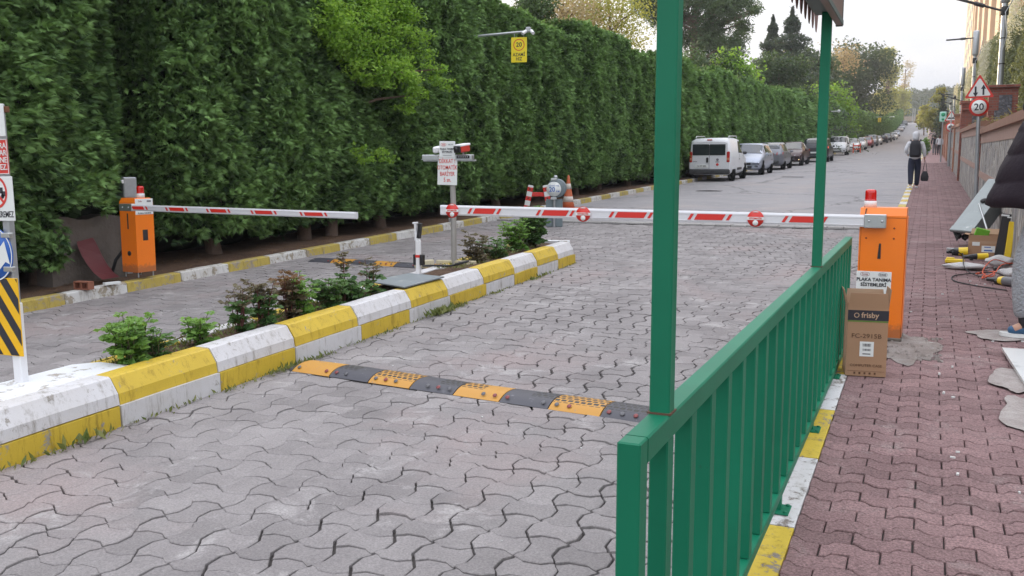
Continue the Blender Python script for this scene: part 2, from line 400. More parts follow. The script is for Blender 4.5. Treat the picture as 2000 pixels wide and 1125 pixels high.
# front of the island: lower course and bevelled upper course
kerb_run(ib,[(-4.495,-.16),(-4.50,.012),(-4.62,.012),(-4.62,-.16)],2.13,12.24,.915,0,off=0,ys=[3.12]+[atX(q,600,-4.5).y for q in (225,425,575,705,800,880,950,1005,1050,1090)])
kerb_run(ib,[(-4.515,.016),(-4.525,.085),(-4.585,.178),(-4.60,.186),(-4.72,.186),(-4.74,.016)],2.24,12.22,.915,1,off=0,ys=[3.2]+[atX(q,580,-4.55).y for q in (215,413,567,692,797,870,940,1000,1045,1085)])
bx=lambda y:-.028*(y-4)-(.02*math.sin(y*1.2))
kerb_run(ib,[(-5.02,-.16),(-5.02,.15),(-5.04,.158),(-5.13,.158),(-5.16,.13),(-5.18,-.16)],4.3,12.2,.9,1,off=0,xf=bx)
tag(ib.build('island_kerb',M_kerb),kind='structure')
nb=MB(); nb.prism([(-4.74,2.0),(-4.74,4.42),(-5.02,4.42),(-5.14,4.30),(-5.22,2.0)],'Z',-.2,.172); 
nb.prism([(-4.6,12.27),(-5.38,12.18),(-5.40,12.32),(-4.66,12.42)],'Z',.25,.602)
o=nb.build('island_nose',mat('chalky_white_paint',(.70,.72,.75),.6,ns=4,na=.08,worn=(.36,.33,.29),wa=.545)); tag(o,kind='structure')
for v in o.data.vertices: v.co.z+= (prof(v.co.y) if v.co.y<10 else 0)
sheet('planting_bed',-5.45,-4.70,list(np.arange(4.3,12.35,.25)),.145,M_soil,nx=6,fn=lambda x,y:.025*math.sin(x*9+y*3)*math.sin(y*4.4))
for v in bpy.data.objects['planting_bed'].data.vertices: v.co.x=max(v.co.x,-5.09+bx(v.co.y))
kb=MB(); kerb_run(kb,[(-8.655,-.16),(-8.67,-.01),(-8.69,.0),(-8.80,.002),(-8.82,-.16)],7.21-.88*7,60,.88,1,jit=.008)
kerb_run(kb,[(-8.655,-.16),(-8.67,-.01),(-8.80,.0),(-8.82,-.16)],60,368,4.4,1)
tag(kb.build('roadside_kerb',M_kerb2),kind='structure')
kc=MB(); kerb_run(kc,[(-.612,-.16),(-.60,-.006),(-.585,.003),(-.435,.004),(-.43,-.10)],1.1,60,.905,1,jit=.006)
kerb_run(kc,[(-.612,-.16),(-.60,.0),(-.435,.004),(-.43,-.10)],60,368,4.5,1)
tag(kc.build('footpath_kerb',M_kerb3),kind='structure')
# drainage strip across the road where the paving ends, thin painted lines farther on
db=MB()
for k in range(27):
    x=-8.6+.3*k; db.box((x+.15,18.52,prof(18.52)-.118+rnd.uniform(-.004,.006)),(.285,.36,.05),b=.008,tint=rnd.random())
tag(db.build('drain_strip',M_concrete),kind='structure')
sheet('road_line',-3.4,-.9,[66,66.35],-.108,mat('road_line_paint',(.55,.55,.55),.7,ns=6,na=.1,worn=(.34,.33,.33),wa=.5))
sheet('road_line',-8,-5.2,[63.2,63.4],-.108,MATS['road_line_paint'])
gb=MB()
for (x,y,l) in ((-6.6,30.7,1.0),(-5.4,42.1,1.1)):
    gb.lathe([(.0,0),(.30,0)],20,M=Matrix.Translation((x,y,prof(y)-.105))); gb.box((x,y,prof(y)-.107),(l*.8,.5,.004))
tag(gb.build('manhole_patch',ground_mat('old_patch',(.10,.095,.095),(.17,.16,.155))),kind='structure')
# broken paving round the barrier foot
gb=MB(); r2=random.Random(11)
for k in range(150):
    a=r2.uniform(-.22,.16); y=r2.uniform(7.15,8.0); s=r2.uniform(.008,.035)
    gb.box((a,y,prof(y)-.004),(s,s*r2.uniform(.6,1.4),s*.8),rot=(r2.random(),r2.random(),r2.random()*3),tint=r2.random())
tag(gb.build('rubble',M_grit),kind='stuff')
gb=MB(); P=[]
for k in range(40):
    a=2*PI*k/40; q=1+.16*math.sin(3*a+1)+.10*math.sin(7*a)+.05*math.sin(13*a+2); P.append((-.06+.19*math.cos(a)*q,7.55+.52*math.sin(a)*q))
gb._a([(x,y,prof(y)+.004) for x,y in P]+[(-.06+(x+.06)*.6,7.55+(y-7.55)*.6,prof(y)+.012) for x,y in P]+[(-.06,7.55,prof(7.55)+.010)],[(k,(k+1)%40,40+(k+1)%40,40+k) for k in range(40)]+[(40+k,40+(k+1)%40,80) for k in range(40)])
tag(gb.build('grit_patch',M_grit),kind='structure')
tag(bpy.data.objects['rubble'],'loose rubble and grit at the foot of the orange barrier','rubble')

# ---------------- foliage ----------------
M_bark=mat('bark',(.17,.115,.085),.9,ns=9,na=.35,bs=.3,bd=.03)
M_barkg=mat('grey_bark',(.17,.15,.13),.9,ns=9,na=.3,bs=.3,bd=.03)
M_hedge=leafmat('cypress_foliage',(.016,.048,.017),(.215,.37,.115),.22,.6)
M_core=mat('dark_inner_core',(.012,.018,.010),1,ns=6,na=.4)  # near-black solid stand-in for inner twigs, added to block light
M_lime=leafmat('spring_maple_leaf',(.085,.21,.025),(.33,.52,.09),.45)
M_pine=leafmat('pine_needles',(.034,.070,.030),(.13,.20,.085),.3)
M_fir=leafmat('fir_needles',(.035,.060,.045),(.10,.14,.10),.3)
M_dense=leafmat('dense_evergreen_leaf',(.028,.062,.022),(.105,.165,.06),.25)
M_pale=leafmat('pale_spring_leaf',(.22,.24,.05),(.48,.46,.14),.4)
M_pinkish=leafmat('new_leaf_pinkish',(.25,.20,.12),(.50,.40,.26),.4)
M_ivy=leafmat('ivy_leaf',(.055,.080,.035),(.25,.27,.14),.3)
M_flower=leafmat('cream_blossom',(.50,.47,.36),(.75,.72,.60),.3)
M_far=leafmat('far_wood_leaf',(.030,.050,.030),(.075,.105,.06),.3)
def vn(y,z,s):  # cheap smooth noise
    return (np.sin(y*2.1+s)*np.sin(z*1.7+s*2)+.6*np.sin(y*4.3+z*1.9+s*3)*np.sin(z*3.7-s)+.4*np.sin(y*7.9-z*5.1+s)*np.sin(z*7.3+y*2+s*5))/2
def sprays(C,D,S,ln,wd,nb,rg,tint,spread=.8):
    """feathery fans: C centres, D directions, S side vectors; nb narrow blades each"""
    n=len(C); V=np.zeros((n,nb,4,3)); 
    for b in range(nb):
        u=(b/(nb-1))*2-1; a=u*spread
        d=D*math.cos(a)+S*math.sin(a); l=(ln*(1-.42*abs(u))*(rg.uniform(.75,1.15,(n,1))))
        st=C+D*(ln*.16*(1-abs(u))*1.0)
        nn=np.cross(d,S); nn/=np.linalg.norm(nn,axis=1,keepdims=True)+1e-9
        sd=np.cross(nn,d); sd/=np.linalg.norm(sd,axis=1,keepdims=True)+1e-9
        sd=sd*math.cos(.5*u)+nn*math.sin(.9*u+.25)
        droop=np.array([0,0,-1])*l*.12
        V[:,b,0]=st; V[:,b,1]=st+d*l*.5+sd*wd*.5; V[:,b,2]=st+d*l+droop; V[:,b,3]=st+d*l*.5-sd*wd*.5
    V=V.reshape(-1,3); Q=np.arange(len(V)).reshape(-1,4); T=np.repeat(tint,nb)+rg.normal(0,.06,n*nb)
    return V,Q,np.clip(T,0,1)
def unit(v): return v/(np.linalg.norm(v,axis=1,keepdims=True)+1e-9)
def leaves(C,ln,wd,rg,tint,up=.5,fold=0):
    n=len(C); D=unit(rg.normal(0,1,(n,3))*[1,1,.7]); A=unit(rg.normal(0,1,(n,3))+[0,0,up*2]); S=unit(np.cross(D,A))
    l=ln*rg.uniform(.6,1.25,(n,1)); w_=wd*rg.uniform(.7,1.2,(n,1))
    V=np.stack([C-D*l*.5,C+S*w_*.5,C+D*l*.5-np.array([0,0,.15])*l,C-S*w_*.5],1).reshape(-1,3)
    return V,np.arange(n*4).reshape(-1,4),np.clip(tint,0,1)
def joinv(parts):
    V=[];Q=[];T=[];b=0
    for v,q,t in parts: V.append(v);Q.append(q+b);T.append(t);b+=len(v)
    return np.concatenate(V),np.concatenate(Q),np.concatenate(T)
def hedge_crown(name,w_,h,z0,nspr,ln,wd,nb,seed,depth=1.9,notch=None):
    """clipped conifer: local +X faces the road, face at x=.62"""
    rg=np.random.default_rng(seed); parts=[]
    def face(y,z):
        e=np.abs(y)/(w_/2); rnd_=np.clip(1-e**5,0,1)**.5
        low=np.clip((z-z0)/.9,0,1)**.5
        return .62*(rnd_*.85+.15)*(.55+.45*low)+.20*vn(y*1.25,z*1.25,seed)+.07*vn(y*3.4,z*3.4,seed+3)-.1*(z/h)
    K=8; m_=nspr//K; n=m_*K
    yc=rg.uniform(-w_/2,w_/2,m_); zc=z0+(h-z0)*rg.random(m_)**.95
    if notch: bad=(zc<notch[1]+.12*np.sin(yc*9))&(yc>notch[0]); yc=np.where(bad,rg.uniform(-w_/2,notch[0],m_),yc)
    zc+=.18*vn(yc*2,yc*0,seed)*(zc<z0+.5)
    out=rg.uniform(-.10,.10,m_)*(1 if ln<.2 else 1.4); sg=np.sign(vn(yc*.8,zc*.8,seed+9)+.25*rg.normal(0,1,m_))
    Dc=unit(np.column_stack([rg.uniform(.35,.8,m_),sg*rg.uniform(.35,1.1,m_)+.4*yc/(w_/2),rg.normal(.10,.22,m_)]))
    tcl=.42+.36*vn(yc*1.25,zc*1.25,seed)+rg.normal(0,.24,m_)+.12*(zc/h)+1.4*out  # hollows tinted darker, bulges lighter: depth shade put into the leaf colour
    r_=lambda a: np.repeat(a,K,0)
    u=rg.uniform(-1.1,.6,n)[:,None]; C=np.column_stack([np.zeros(n),r_(yc),r_(zc)])+r_(Dc)*u*ln*1.1*[.2,1,1]+rg.normal(0,ln*.28,(n,3))*[.3,.8,.9]
    C[:,0]=face(np.clip(C[:,1],-w_/2,w_/2),C[:,2])+r_(out)-rg.exponential(.05,n)+(u[:,0])*.04
    D=unit(r_(Dc)+rg.normal(0,.50,(n,3))); S=unit(np.column_stack([rg.normal(.1,.5,n),rg.normal(0,.45,n)+.5,rg.normal(0,.45,n)])); S=unit(S-D*np.sum(S*D,1,keepdims=True))
    parts.append(sprays(C,D,S,ln,wd,nb,rg,r_(tcl)+.16*u[:,0]+rg.normal(0,.07,n)))
    # sides
    for sgn in(-1,1):
        m=int(n*.16); xx=rg.uniform(-depth*.35,.45,m); lo_=(notch[1] if notch and sgn>0 else z0); zz=lo_+(h-lo_)*rg.random(m); yy=sgn*(w_/2-.10+.12*vn(xx*2,zz*1.5,seed))
        C=np.column_stack([xx,yy,zz]); D=unit(np.column_stack([rg.uniform(0,1,m),sgn*rg.uniform(.4,1,m),rg.normal(.1,.3,m)])); S=unit(np.cross(D,rg.normal(0,1,(m,3))))
        parts.append(sprays(C,D,S,ln,wd,nb,rg,.3+rg.normal(0,.14,m)))
    # top
    m=int(n*.22); xx=rg.uniform(-depth*.6,.55,m); yy=rg.uniform(-w_/2,w_/2,m); zz=h-.10+.16*vn(xx*2,yy*2,seed+4)-.12*np.abs(yy/(w_/2))**2-.15*np.clip(xx-.2,0,1)
    C=np.column_stack([xx,yy,zz]); D=unit(np.column_stack([rg.normal(.2,.6,m),rg.normal(0,.6,m),rg.uniform(.4,1.2,m)])); S=unit(np.cross(D,rg.normal(0,1,(m,3))))
    parts.append(sprays(C,D,S,ln*.95,wd,nb,rg,.55+rg.normal(0,.12,m)))
    V,Q,T=joinv(parts)
    # inner mass: solid dark core, added to stop light passing through the crown
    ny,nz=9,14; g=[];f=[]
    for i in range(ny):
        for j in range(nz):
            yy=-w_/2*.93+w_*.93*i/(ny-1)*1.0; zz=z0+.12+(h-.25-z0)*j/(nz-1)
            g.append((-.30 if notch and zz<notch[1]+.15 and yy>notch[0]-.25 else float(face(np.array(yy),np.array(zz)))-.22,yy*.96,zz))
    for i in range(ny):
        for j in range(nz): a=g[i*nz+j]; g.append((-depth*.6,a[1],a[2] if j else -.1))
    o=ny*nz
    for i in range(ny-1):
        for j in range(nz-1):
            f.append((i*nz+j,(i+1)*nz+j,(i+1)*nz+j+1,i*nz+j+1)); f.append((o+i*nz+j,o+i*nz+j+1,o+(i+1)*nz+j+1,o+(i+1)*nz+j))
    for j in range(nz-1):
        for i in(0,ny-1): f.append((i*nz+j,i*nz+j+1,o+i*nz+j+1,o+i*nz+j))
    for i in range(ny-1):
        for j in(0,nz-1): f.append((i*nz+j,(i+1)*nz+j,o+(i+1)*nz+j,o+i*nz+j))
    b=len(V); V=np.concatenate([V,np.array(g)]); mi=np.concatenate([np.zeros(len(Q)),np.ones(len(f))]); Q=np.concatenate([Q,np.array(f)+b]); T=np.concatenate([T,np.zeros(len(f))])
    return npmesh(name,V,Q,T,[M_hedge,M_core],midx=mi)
def trunk_mesh(name,h,r,seed,mat_,lean=0):
    b=MB(); rr=random.Random(seed); pts=[];rs=[]
    for k in range(7):
        t=k/6; pts.append((lean*t+rr.uniform(-.03,.03),rr.uniform(-.03,.03),h*t-.05)); rs.append(r*(1.35 if k==0 else 1-.5*t))
    b.tube(pts,rs,10); 
    o=b.build(name,mat_); me=o.data; bpy.data.objects.remove(o); return me
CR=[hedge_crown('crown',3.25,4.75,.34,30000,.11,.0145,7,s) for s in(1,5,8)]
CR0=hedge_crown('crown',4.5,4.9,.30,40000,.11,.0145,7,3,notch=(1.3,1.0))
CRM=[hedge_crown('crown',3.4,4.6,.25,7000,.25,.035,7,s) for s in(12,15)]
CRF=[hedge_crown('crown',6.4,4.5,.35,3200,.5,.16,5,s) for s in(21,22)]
TR=[trunk_mesh('trunk',3.2,.10,s,M_bark) for s in(1,2)]
hl={0:'widest clipped cypress at the far left, behind the black and yellow striped post',
    1:'clipped cypress right of the dark gap, rising behind the left orange barrier cabinet',
    2:'clipped cypress behind the middle of the left barrier arm',
    3:'clipped cypress behind the maple branches, above the left barrier arm tip',
    4:'clipped cypress behind the red lettered warning sign on its pole',
    5:'clipped cypress just left of the round 20 km sign',
    6:'clipped cypress behind the yellow hanging speed sign',
    7:'clipped cypress right of the yellow hanging speed sign',
    8:'clipped cypress partly hidden by the tall near green post'}
HL2={9:'clipped cypress just right of the tall near green post',10:'clipped cypress short of the white van, second right of the near green post',12:'clipped cypress directly behind the white van',15:'clipped cypress behind the silver blue hatchback',18:'clipped cypress behind the grey hatchback',20:'clipped cypress behind the dark red car'}
ys=[6.4,10.8,13.2,15.45,18.1,20.8,23.5,26.2,28.9]; y=28.9
while y<62: y+=2.7; ys.append(y)
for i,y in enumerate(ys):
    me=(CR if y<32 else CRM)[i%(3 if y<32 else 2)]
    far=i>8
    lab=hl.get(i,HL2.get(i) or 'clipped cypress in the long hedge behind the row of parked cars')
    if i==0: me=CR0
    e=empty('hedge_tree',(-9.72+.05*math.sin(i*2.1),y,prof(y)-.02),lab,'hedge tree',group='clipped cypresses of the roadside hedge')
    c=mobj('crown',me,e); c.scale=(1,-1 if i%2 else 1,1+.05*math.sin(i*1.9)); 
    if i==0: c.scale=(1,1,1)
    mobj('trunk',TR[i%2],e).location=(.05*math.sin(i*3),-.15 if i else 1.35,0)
    if i<6:
        b=MB(); rr=random.Random(i)
        for k in range(5):
            a=rr.uniform(-1,1); b.tube([(.05,0,.3),(.25,a*.3,.6),(.45,a*.9,1.0)],[.018,.012,.006],5)
        b.build('limb',M_bark,e)
y=ys[-1]+4.3; i=0
while y<345:
    e=empty('hedge_tree',(-9.75,y,prof(y)-.02),'clipped cypress in the long hedge behind the row of parked cars','hedge tree',group='clipped cypresses of the roadside hedge')
    c=mobj('crown',CRF[i%2],e); c.scale=(1,-1 if i%3==0 else 1,1+.07*math.sin(i*2.3)); mobj('trunk',TR[0],e); y+=5.6; i+=1

def blob_tree(name,loc,label,cat,clumps,leafm,nleaf,ln,wd,seed,trunk=None,barkm=None,limbs=6,tintb=.5,up=.5,group=None,shell=.6,droop=0,fuzzy=0):
    """clumps: list of (x,y,z,rx,ry,rz) in local coordinates"""
    e=empty(name,loc,label,cat,group=group); rg=np.random.default_rng(seed); parts=[]
    vol=sum(c[3]*c[4]+c[4]*c[5]+c[3]*c[5] for c in clumps)
    for c in clumps:
        n=max(10,int(nleaf*(c[3]*c[4]+c[4]*c[5]+c[3]*c[5])/vol))
        d=unit(rg.normal(0,1,(n,3))); r=rg.random((n,1))**.45; r=shell+(1-shell)*r if shell>.8 else r
        r*=1+.18*np.sin(d[:,:1]*7+seed)*np.sin(d[:,2:]*6+seed*2)+rg.normal(0,.05,(n,1))
        P=np.array(c[:3])+(np.clip(rg.normal(0,fuzzy,(n,3)),-1.35,1.35) if fuzzy else d*r)*np.array(c[3:])
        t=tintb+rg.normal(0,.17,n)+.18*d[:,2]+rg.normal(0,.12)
        parts.append(leaves(P,ln,wd,rg,t,up))
    V,Q,T=joinv(parts); mobj('crown',npmesh('crown',V,Q,T,[leafm]),e)
    if trunk:
        b=MB(); h,r=trunk; rr=random.Random(seed)
        b.tube([(0,0,-.2),(.03*h*rr.uniform(-1,1),.02*h,h*.5),(0,0,h)],[r*1.3,r*.9,r*.4],9)
        for c in (clumps if len(clumps)<=limbs else rr.sample(clumps,limbs)):
            z=min(h*.95,max(h*.35,c[2]-.5*c[5]-.4*abs(c[0]))); b.tube([(0,0,z),(c[0]*.5,c[1]*.5,(z+c[2])/2+.1),(c[0],c[1],c[2])],[r*.42,r*.3,r*.1],6)
        b.build('trunk',barkm or M_bark,e)
    return e
def rclumps(n,w_,h,z,r,seed,taper=0,wy=None):
    rr=random.Random(seed); o=[]
    for k in range(n):
        t=rr.random(); s=(1-taper*t)
        a=rr.uniform(0,2*PI); q=math.sqrt(rr.random())*w_*s; o.append((math.cos(a)*q,math.sin(a)*(wy or q) if wy else math.sin(a)*q,z+t*h,r*s*rr.uniform(.7,1.3)+.05,r*s*rr.uniform(.7,1.3)+.05,r*s*rr.uniform(.55,1)+.05))
    return o
# maple whose fresh leaves push through the hedge (clump positions in local coordinates)
mx_=Vector((-9.6,13.6,prof(13.6)))
mc=[]
r3=random.Random(4)
for (px_,py_,X,rad) in [(640,20,-9.0,.34),(690,60,-8.85,.42),(740,20,-8.95,.42),(790,40,-8.9,.36),(700,110,-8.85,.36),(760,100,-8.8,.38),(800,120,-8.85,.25),(740,150,-8.8,.24),(650,85,-8.95,.22),(690,10,-9.1,.4),(780,0,-9.1,.38),(740,-60,-9.2,.5),
   (800,160,-8.55,.22),(845,150,-8.5,.20),(870,165,-8.5,.12),(815,185,-8.5,.18),(790,205,-8.6,.12),(700,150,-8.9,.12),(715,305,-8.75,.11),(740,300,-8.7,.11),(755,310,-8.7,.08),(700,290,-8.8,.07)]:
    p=atX(px_,py_,X)-mx_
    for q in range(5): mc.append((p.x+r3.uniform(-.15,.15),p.y+r3.gauss(0,.62)*rad,p.z+r3.gauss(0,.5)*rad,rad*.45,rad*r3.uniform(.35,.7),rad*r3.uniform(.18,.34)))
blob_tree('maple_tree',mx_,'fresh lime green maple branches pushing out through the dark hedge','tree',mc,M_lime,14500,.075,.05,3,trunk=(4.2,.09),limbs=4,up=.9,tintb=.55,fuzzy=.95)
# smaller lime shrubs over the hedge farther along
def over(name,px_,py_,Y,label,n,wpx,hpx,leafm,ln,nleaf,seed,cat='tree',taper=0,tr=True,tintb=.5,bark=None,rr_=.62,base_z=None,up=.5,group=None):
    """tree whose crown is centred on a photo point, standing at distance Y"""
    if Y<0:
        Y=atX(px_,py_,Y).y
    c=atY(px_,py_,Y); a=atY(px_+wpx/2,py_,Y).x-c.x; hh=(atY(px_,py_-hpx/2,Y).z-c.z)
    gz=prof(Y)-.1 if c.x>-60 else prof(Y); loc=Vector((c.x,Y,gz)); H=c.z-gz
    cl=rclumps(n,a*.82,2*hh*.9,H-hh*.92,max(.25,a*rr_),seed,taper)
    return blob_tree(name,loc,label,cat,cl,leafm,int(nleaf*1.35),ln,ln*.62,seed,trunk=(H+hh*.5,.05+hh*.05) if tr else None,barkm=bark,tintb=tintb,up=up,group=group,fuzzy=0 if leafm is M_dense else .6)
over('maple_tree',1440,160,-11,'lime green tree top poking over the hedge above the white van',12,75,90,M_lime,.26,2600,31,tintb=.45)
over('maple_tree',1610,205,-11.4,'lime green tree top poking over the hedge beside the second green post',12,95,60,M_lime,.45,2600,32,tintb=.45)
over('cypress_tree',1395,165,-12,'olive toned shrubby tree above the hedge left of the lime one',10,120,110,M_dense,.22,5200,33,tintb=.35)
over('cypress_tree',1520,160,-12.5,'dull green bushy tree between the two lime tree tops',14,110,110,M_dense,.3,5200,34,tintb=.5)
over('evergreen_tree',1655,160,-15,'big rounded dark evergreen behind the second green post',26,150,130,M_dense,.6,14000,35,tintb=.35)
over('evergreen_tree',1575,150,-14.5,'dark evergreen mass left of the second green post',18,110,110,M_dense,.5,9000,36,tintb=.45)
over('willow_tree',1733,160,-12.5,'tall pale yellow tree in new leaf standing past the dark evergreen',22,62,170,M_pale,.75,8200,37,taper=.6,tintb=.5)
over('maple_tree',1752,207,-11.5,'small bright yellow green tree at the end of the hedge',8,42,60,M_pale,.9,2200,38,tintb=.3)
over('bare_tree',1650,105,-14,'thin tree with sparse orange buds rising over the rounded evergreen',9,70,45,M_pinkish,.42,700,39,tintb=.5)
over('bare_tree',1768,150,-9.5,'thin leafless looking tree right of the pale yellow one',7,26,60,M_pinkish,.6,500,40)
over('spring_tree',1100,30,36,'loose pale tree catching the light over the hedge, left of the near green post',16,150,90,M_pinkish,.13,3600,41,tintb=.6)
over('spring_tree',1190,55,38,'pale green leafy tree over the hedge just left of the near green post',18,150,120,M_pale,.13,5200,42,tintb=.25)
over('spring_tree',1040,30,33,'mid green tree top where the near hedge meets the bright sky',10,80,80,M_dense,.12,4200,43,tintb=.7)
# dark screen of taller trees behind the near hedge
for k,(X,Y,h) in enumerate(((-15,6,8.5),(-15.5,11,9),(-15,16,8.5),(-15.5,21,7.2))):
    blob_tree('evergreen_tree',(X,Y,prof(Y)),'dark evergreen tree standing behind the near stretch of hedge','tree',rclumps(14,1.8,h-2,1.5,1.2,50+k),M_dense,3500,.3,.2,50+k,trunk=(h,.16),group='evergreens behind the near hedge',tintb=.3)
blob_tree('sun_block_shrub',(-12.7,10.7,prof(10.7)),'added unseen shrub blocking low sun in the gap behind the left orange cabinet','shrub',[(0,0,z_,1.3,1.3,.7) for z_ in (.3,.9,1.6,2.4,3.2)]+[(-.3,-.9,z_,.9,.9,.7) for z_ in (.4,1.2,2.0)],M_dense,9000,.22,.15,58,trunk=(3,.1),limbs=2,tintb=.3)  # added out of view to keep low sun out of the hedge gap
# tall pine: layered plates of needles with gaps, visible limbs
pb=Vector((-18.2,78,prof(78))); pc=[]
r4=random.Random(9)
for (px_,py_,rad) in [(1330,20,1.6),(1370,-10,1.9),(1410,25,1.7),(1445,5,1.3),(1395,60,1.5),(1350,75,1.4),(1420,95,1.2),(1375,115,1.3),(1340,130,1.1),(1300,30,1.4),(1270,10,1.3),(1250,-5,1.1),(1455,50,.8),(1440,78,.8),(1470,20,.6),(1320,-30,2),(1400,-40,2),(1335,160,1.2),(1400,140,1.2)]:
    p=atY(px_,py_,78+r4.uniform(-2,2))-pb
    for q in range(5):
        pc.append((p.x+r4.uniform(-1,1)*rad*.6,p.y+r4.uniform(-1,1)*rad,p.z+r4.uniform(-1,1)*rad*.45,rad*.68,rad*.8,rad*.42))
blob_tree('pine_tree',pb,'tall spreading pine rising behind the hedge between the two green posts','tree',pc,M_pine,42000,.40,.09,7,trunk=(18,.38),limbs=26,tintb=.5,fuzzy=.62)
def fir(loc,h,w_,label,seed,n=3600,ln=.4):
    e=empty('fir_tree',loc,label,'tree'); rg=np.random.default_rng(seed); t=rg.random(n)**.75
    lay=np.round(t*16)/16+rg.normal(0,.012,n); r=w_*(1-lay)*(.85+.3*np.sin(lay*50+seed))+.08
    # sparse pointed boughs
    a=rg.integers(0,9,n)*2*PI/9+lay*13+rg.normal(0,.16,n); q=rg.random(n)**.6*r
    P=np.column_stack([np.cos(a)*q,np.sin(a)*q,h*(.12+.88*lay)-q*.28+rg.normal(0,.1,n)])
    V,Q,T=leaves(P,ln,ln*.35,rg,.5+rg.normal(0,.2,n),1.2); mobj('crown',npmesh('crown',V,Q,T,[M_fir]),e)
    b=MB(); b.tube([(0,0,-.1),(0,0,h*.5),(0,0,h)],[.2,.12,.02],8)
    for k in range(20):
        z=h*(.2+.035*k); a=k*2.4; rr=w_*(1-z/h); b.tube([(0,0,z),(math.cos(a)*rr,math.sin(a)*rr,z-.1*rr)],[.04,.01],4)
    b.build('trunk',M_bark,e); return e
for (px_,ty,Y,wd_,lab,s) in ((1510,38,96,4.2,'slim pointed fir behind the hedge, left one of the pair',61),(1548,22,94,6.2,'taller broad fir behind the hedge, right one of the pair',62),(1842,188,150,1.5,'small dark conifer on the right beyond the brick pillars',63)):
    p=atY(px_,ty,Y); gz=prof(Y); fir((p.x,Y,gz),p.z-gz,wd_*1.35,lab,s,12000 if s<63 else 2500)
# far wooded hill
def hill(name,Y0,pts,depth,mat_):
    b=MB(); V=[];F=[]
    xs=np.linspace(pts[0][0],pts[-1][0],60); zz=np.interp(xs,[p[0] for p in pts],[p[1] for p in pts])
    for j in range(8):
        for x,z in zip(xs,zz): t=j/7; V.append((x,Y0+depth*t,20+(z-20)*math.sin(t*PI/2)+.8*math.sin(x*.13+j)))
    for j in range(7):
        for i in range(59): F.append((j*60+i,j*60+i+1,(j+1)*60+i+1,(j+1)*60+i))
    b._a(V,F,smooth=True); o=b.build(name,mat_); tag(o,kind='structure'); return o,xs,zz
hp=[(-260,20),(-120,33),(-60,38),(-13,40),(6,42),(30,43),(90,46)]
hill('hill',440,hp,120,mat('wood_floor',(.045,.065,.035),.95,ns=.3,na=.3,bs=0))
rg=np.random.default_rng(77); n=42000; xs=rg.uniform(-130,50,n); t=rg.random(n)**.8; zt=np.interp(xs,[p[0] for p in hp],[p[1] for p in hp])
rows=np.clip(t,0,1); cz=20+(zt-20)*np.sin(rows*PI/2)
hgt=rg.random(n)**.7; tall=3.2+1.8*np.sin(xs*.45)*np.sin(rows*9)+1.3*np.sin(xs*1.3+rows*31)
P=np.column_stack([xs+rg.normal(0,.3,n),444+120*rows,cz+hgt*np.clip(tall,1.2,7)])
tw=.40+.22*np.sin(xs*.6+rows*22)+rg.normal(0,.14,n)
V,Q,T=leaves(P,1.3,1.0,rg,tw,.6)
o=mobj('wood',npmesh('wood',V,Q,T,[M_far])); tag(o,'grey green wood covering the far hill at the end of the road','wood',kind='stuff')

# ---------------- green fence, tall posts and canopy ----------------
def greenmat():
    m,t,p=base('green_enamel'); c=mixc(t,noise(t,3,4),(.002,.135,.070),(.006,.185,.098))
    wv=ramp(t,noise(t,14,9,.85),.655,.68); c=mixc(t,wv,c,(.055,.022,.012))
    blotch=ramp(t,noise(t,1.3,5),.35,.75); c=mixc(t,1,c,mixc(t,blotch,(.86,.86,.86),(1.1,1.1,1.1)),'MULTIPLY')  # broad random lighter and darker blotches in the enamel
    L(t,c,p.inputs['Base Color']); p.inputs['Roughness'].default_value=.5; p.inputs['Specular IOR Level'].default_value=.3; p.inputs['Coat Weight'].default_value=.04; p.inputs['Coat Roughness'].default_value=.25
    bump(t,p,noise(t,60,4),.12,.003); return m
M_green=greenmat()
FX=-.525; FW=.045; Y0,Y1=1.775,7.40
def ftop(y): return 1.052+.0088*(y-1.6)
def fbot(y): return .185+.0115*(y-1.6)
fe=empty('railing',(FX,Y0,prof(Y0)),'green steel railing with square balusters standing on the yellow and white kerb','railing')
z0=prof(Y0); fm=Matrix.Translation((-FX,-Y0,-z0))
b=MB(); 
a0,a1=Y0+.0285,Y1-.0485
def rail(bb,za,zb,w_=.052):
    x0,x1=FX-w_/2,FX+w_/2; c=.004
    rings=[]
    for y in (a0,a1):
        rings.append([(x0+c,y,za(y)),(x1-c,y,za(y)),(x1,y,za(y)+c),(x1,y,zb(y)-c),(x1-c,y,zb(y)),(x0+c,y,zb(y)),(x0,y,zb(y)-c),(x0,y,za(y)+c)])
    bb.loft(rings,smooth=False,M=fm)
rail(b,lambda y:ftop(y)-.058,ftop); b.build('top_rail',M_green,fe)
b=MB(); rail(b,fbot,lambda y:fbot(y)+.045,.048); b.build('bottom_rail',M_green,fe)
y=Y0; k=0
while y<=Y1+.01:
    zt,zb=ftop(y)-.058,fbot(y)+.045; end=(k==0 or y+.2335>Y1+.01)
    if end: zb=prof(y)+.008 if k==0 else zb
    b=MB(); zt=ftop(y) if end else zt
    b.box((0,y-Y0,(zt+zb)/2-z0),(.050 if end else .043,.056,zt-zb),b=.0035); b.build('end_post' if end else 'baluster',M_green,fe)
    y+=.2335; k+=1
for y in (2.77,3.98,5.19,6.43):
    b=MB(); b.box((0,y-Y0,(prof(y)+.008+fbot(y))/2-z0),(.038,.038,fbot(y)-prof(y)-.008)); b.box((.005,y-Y0,prof(y)+.008-z0),(.10,.12,.008),b=.002)
    for sx in(-1,1):
        for sy in(-1,1): b.lathe([(.009,0),(.009,.006),(0,.008)],6,M=Matrix.Translation((.005+sx*.035,y-Y0+sy*.045,prof(y)+.012-z0)))
    b.build('foot_plate',M_green,fe)
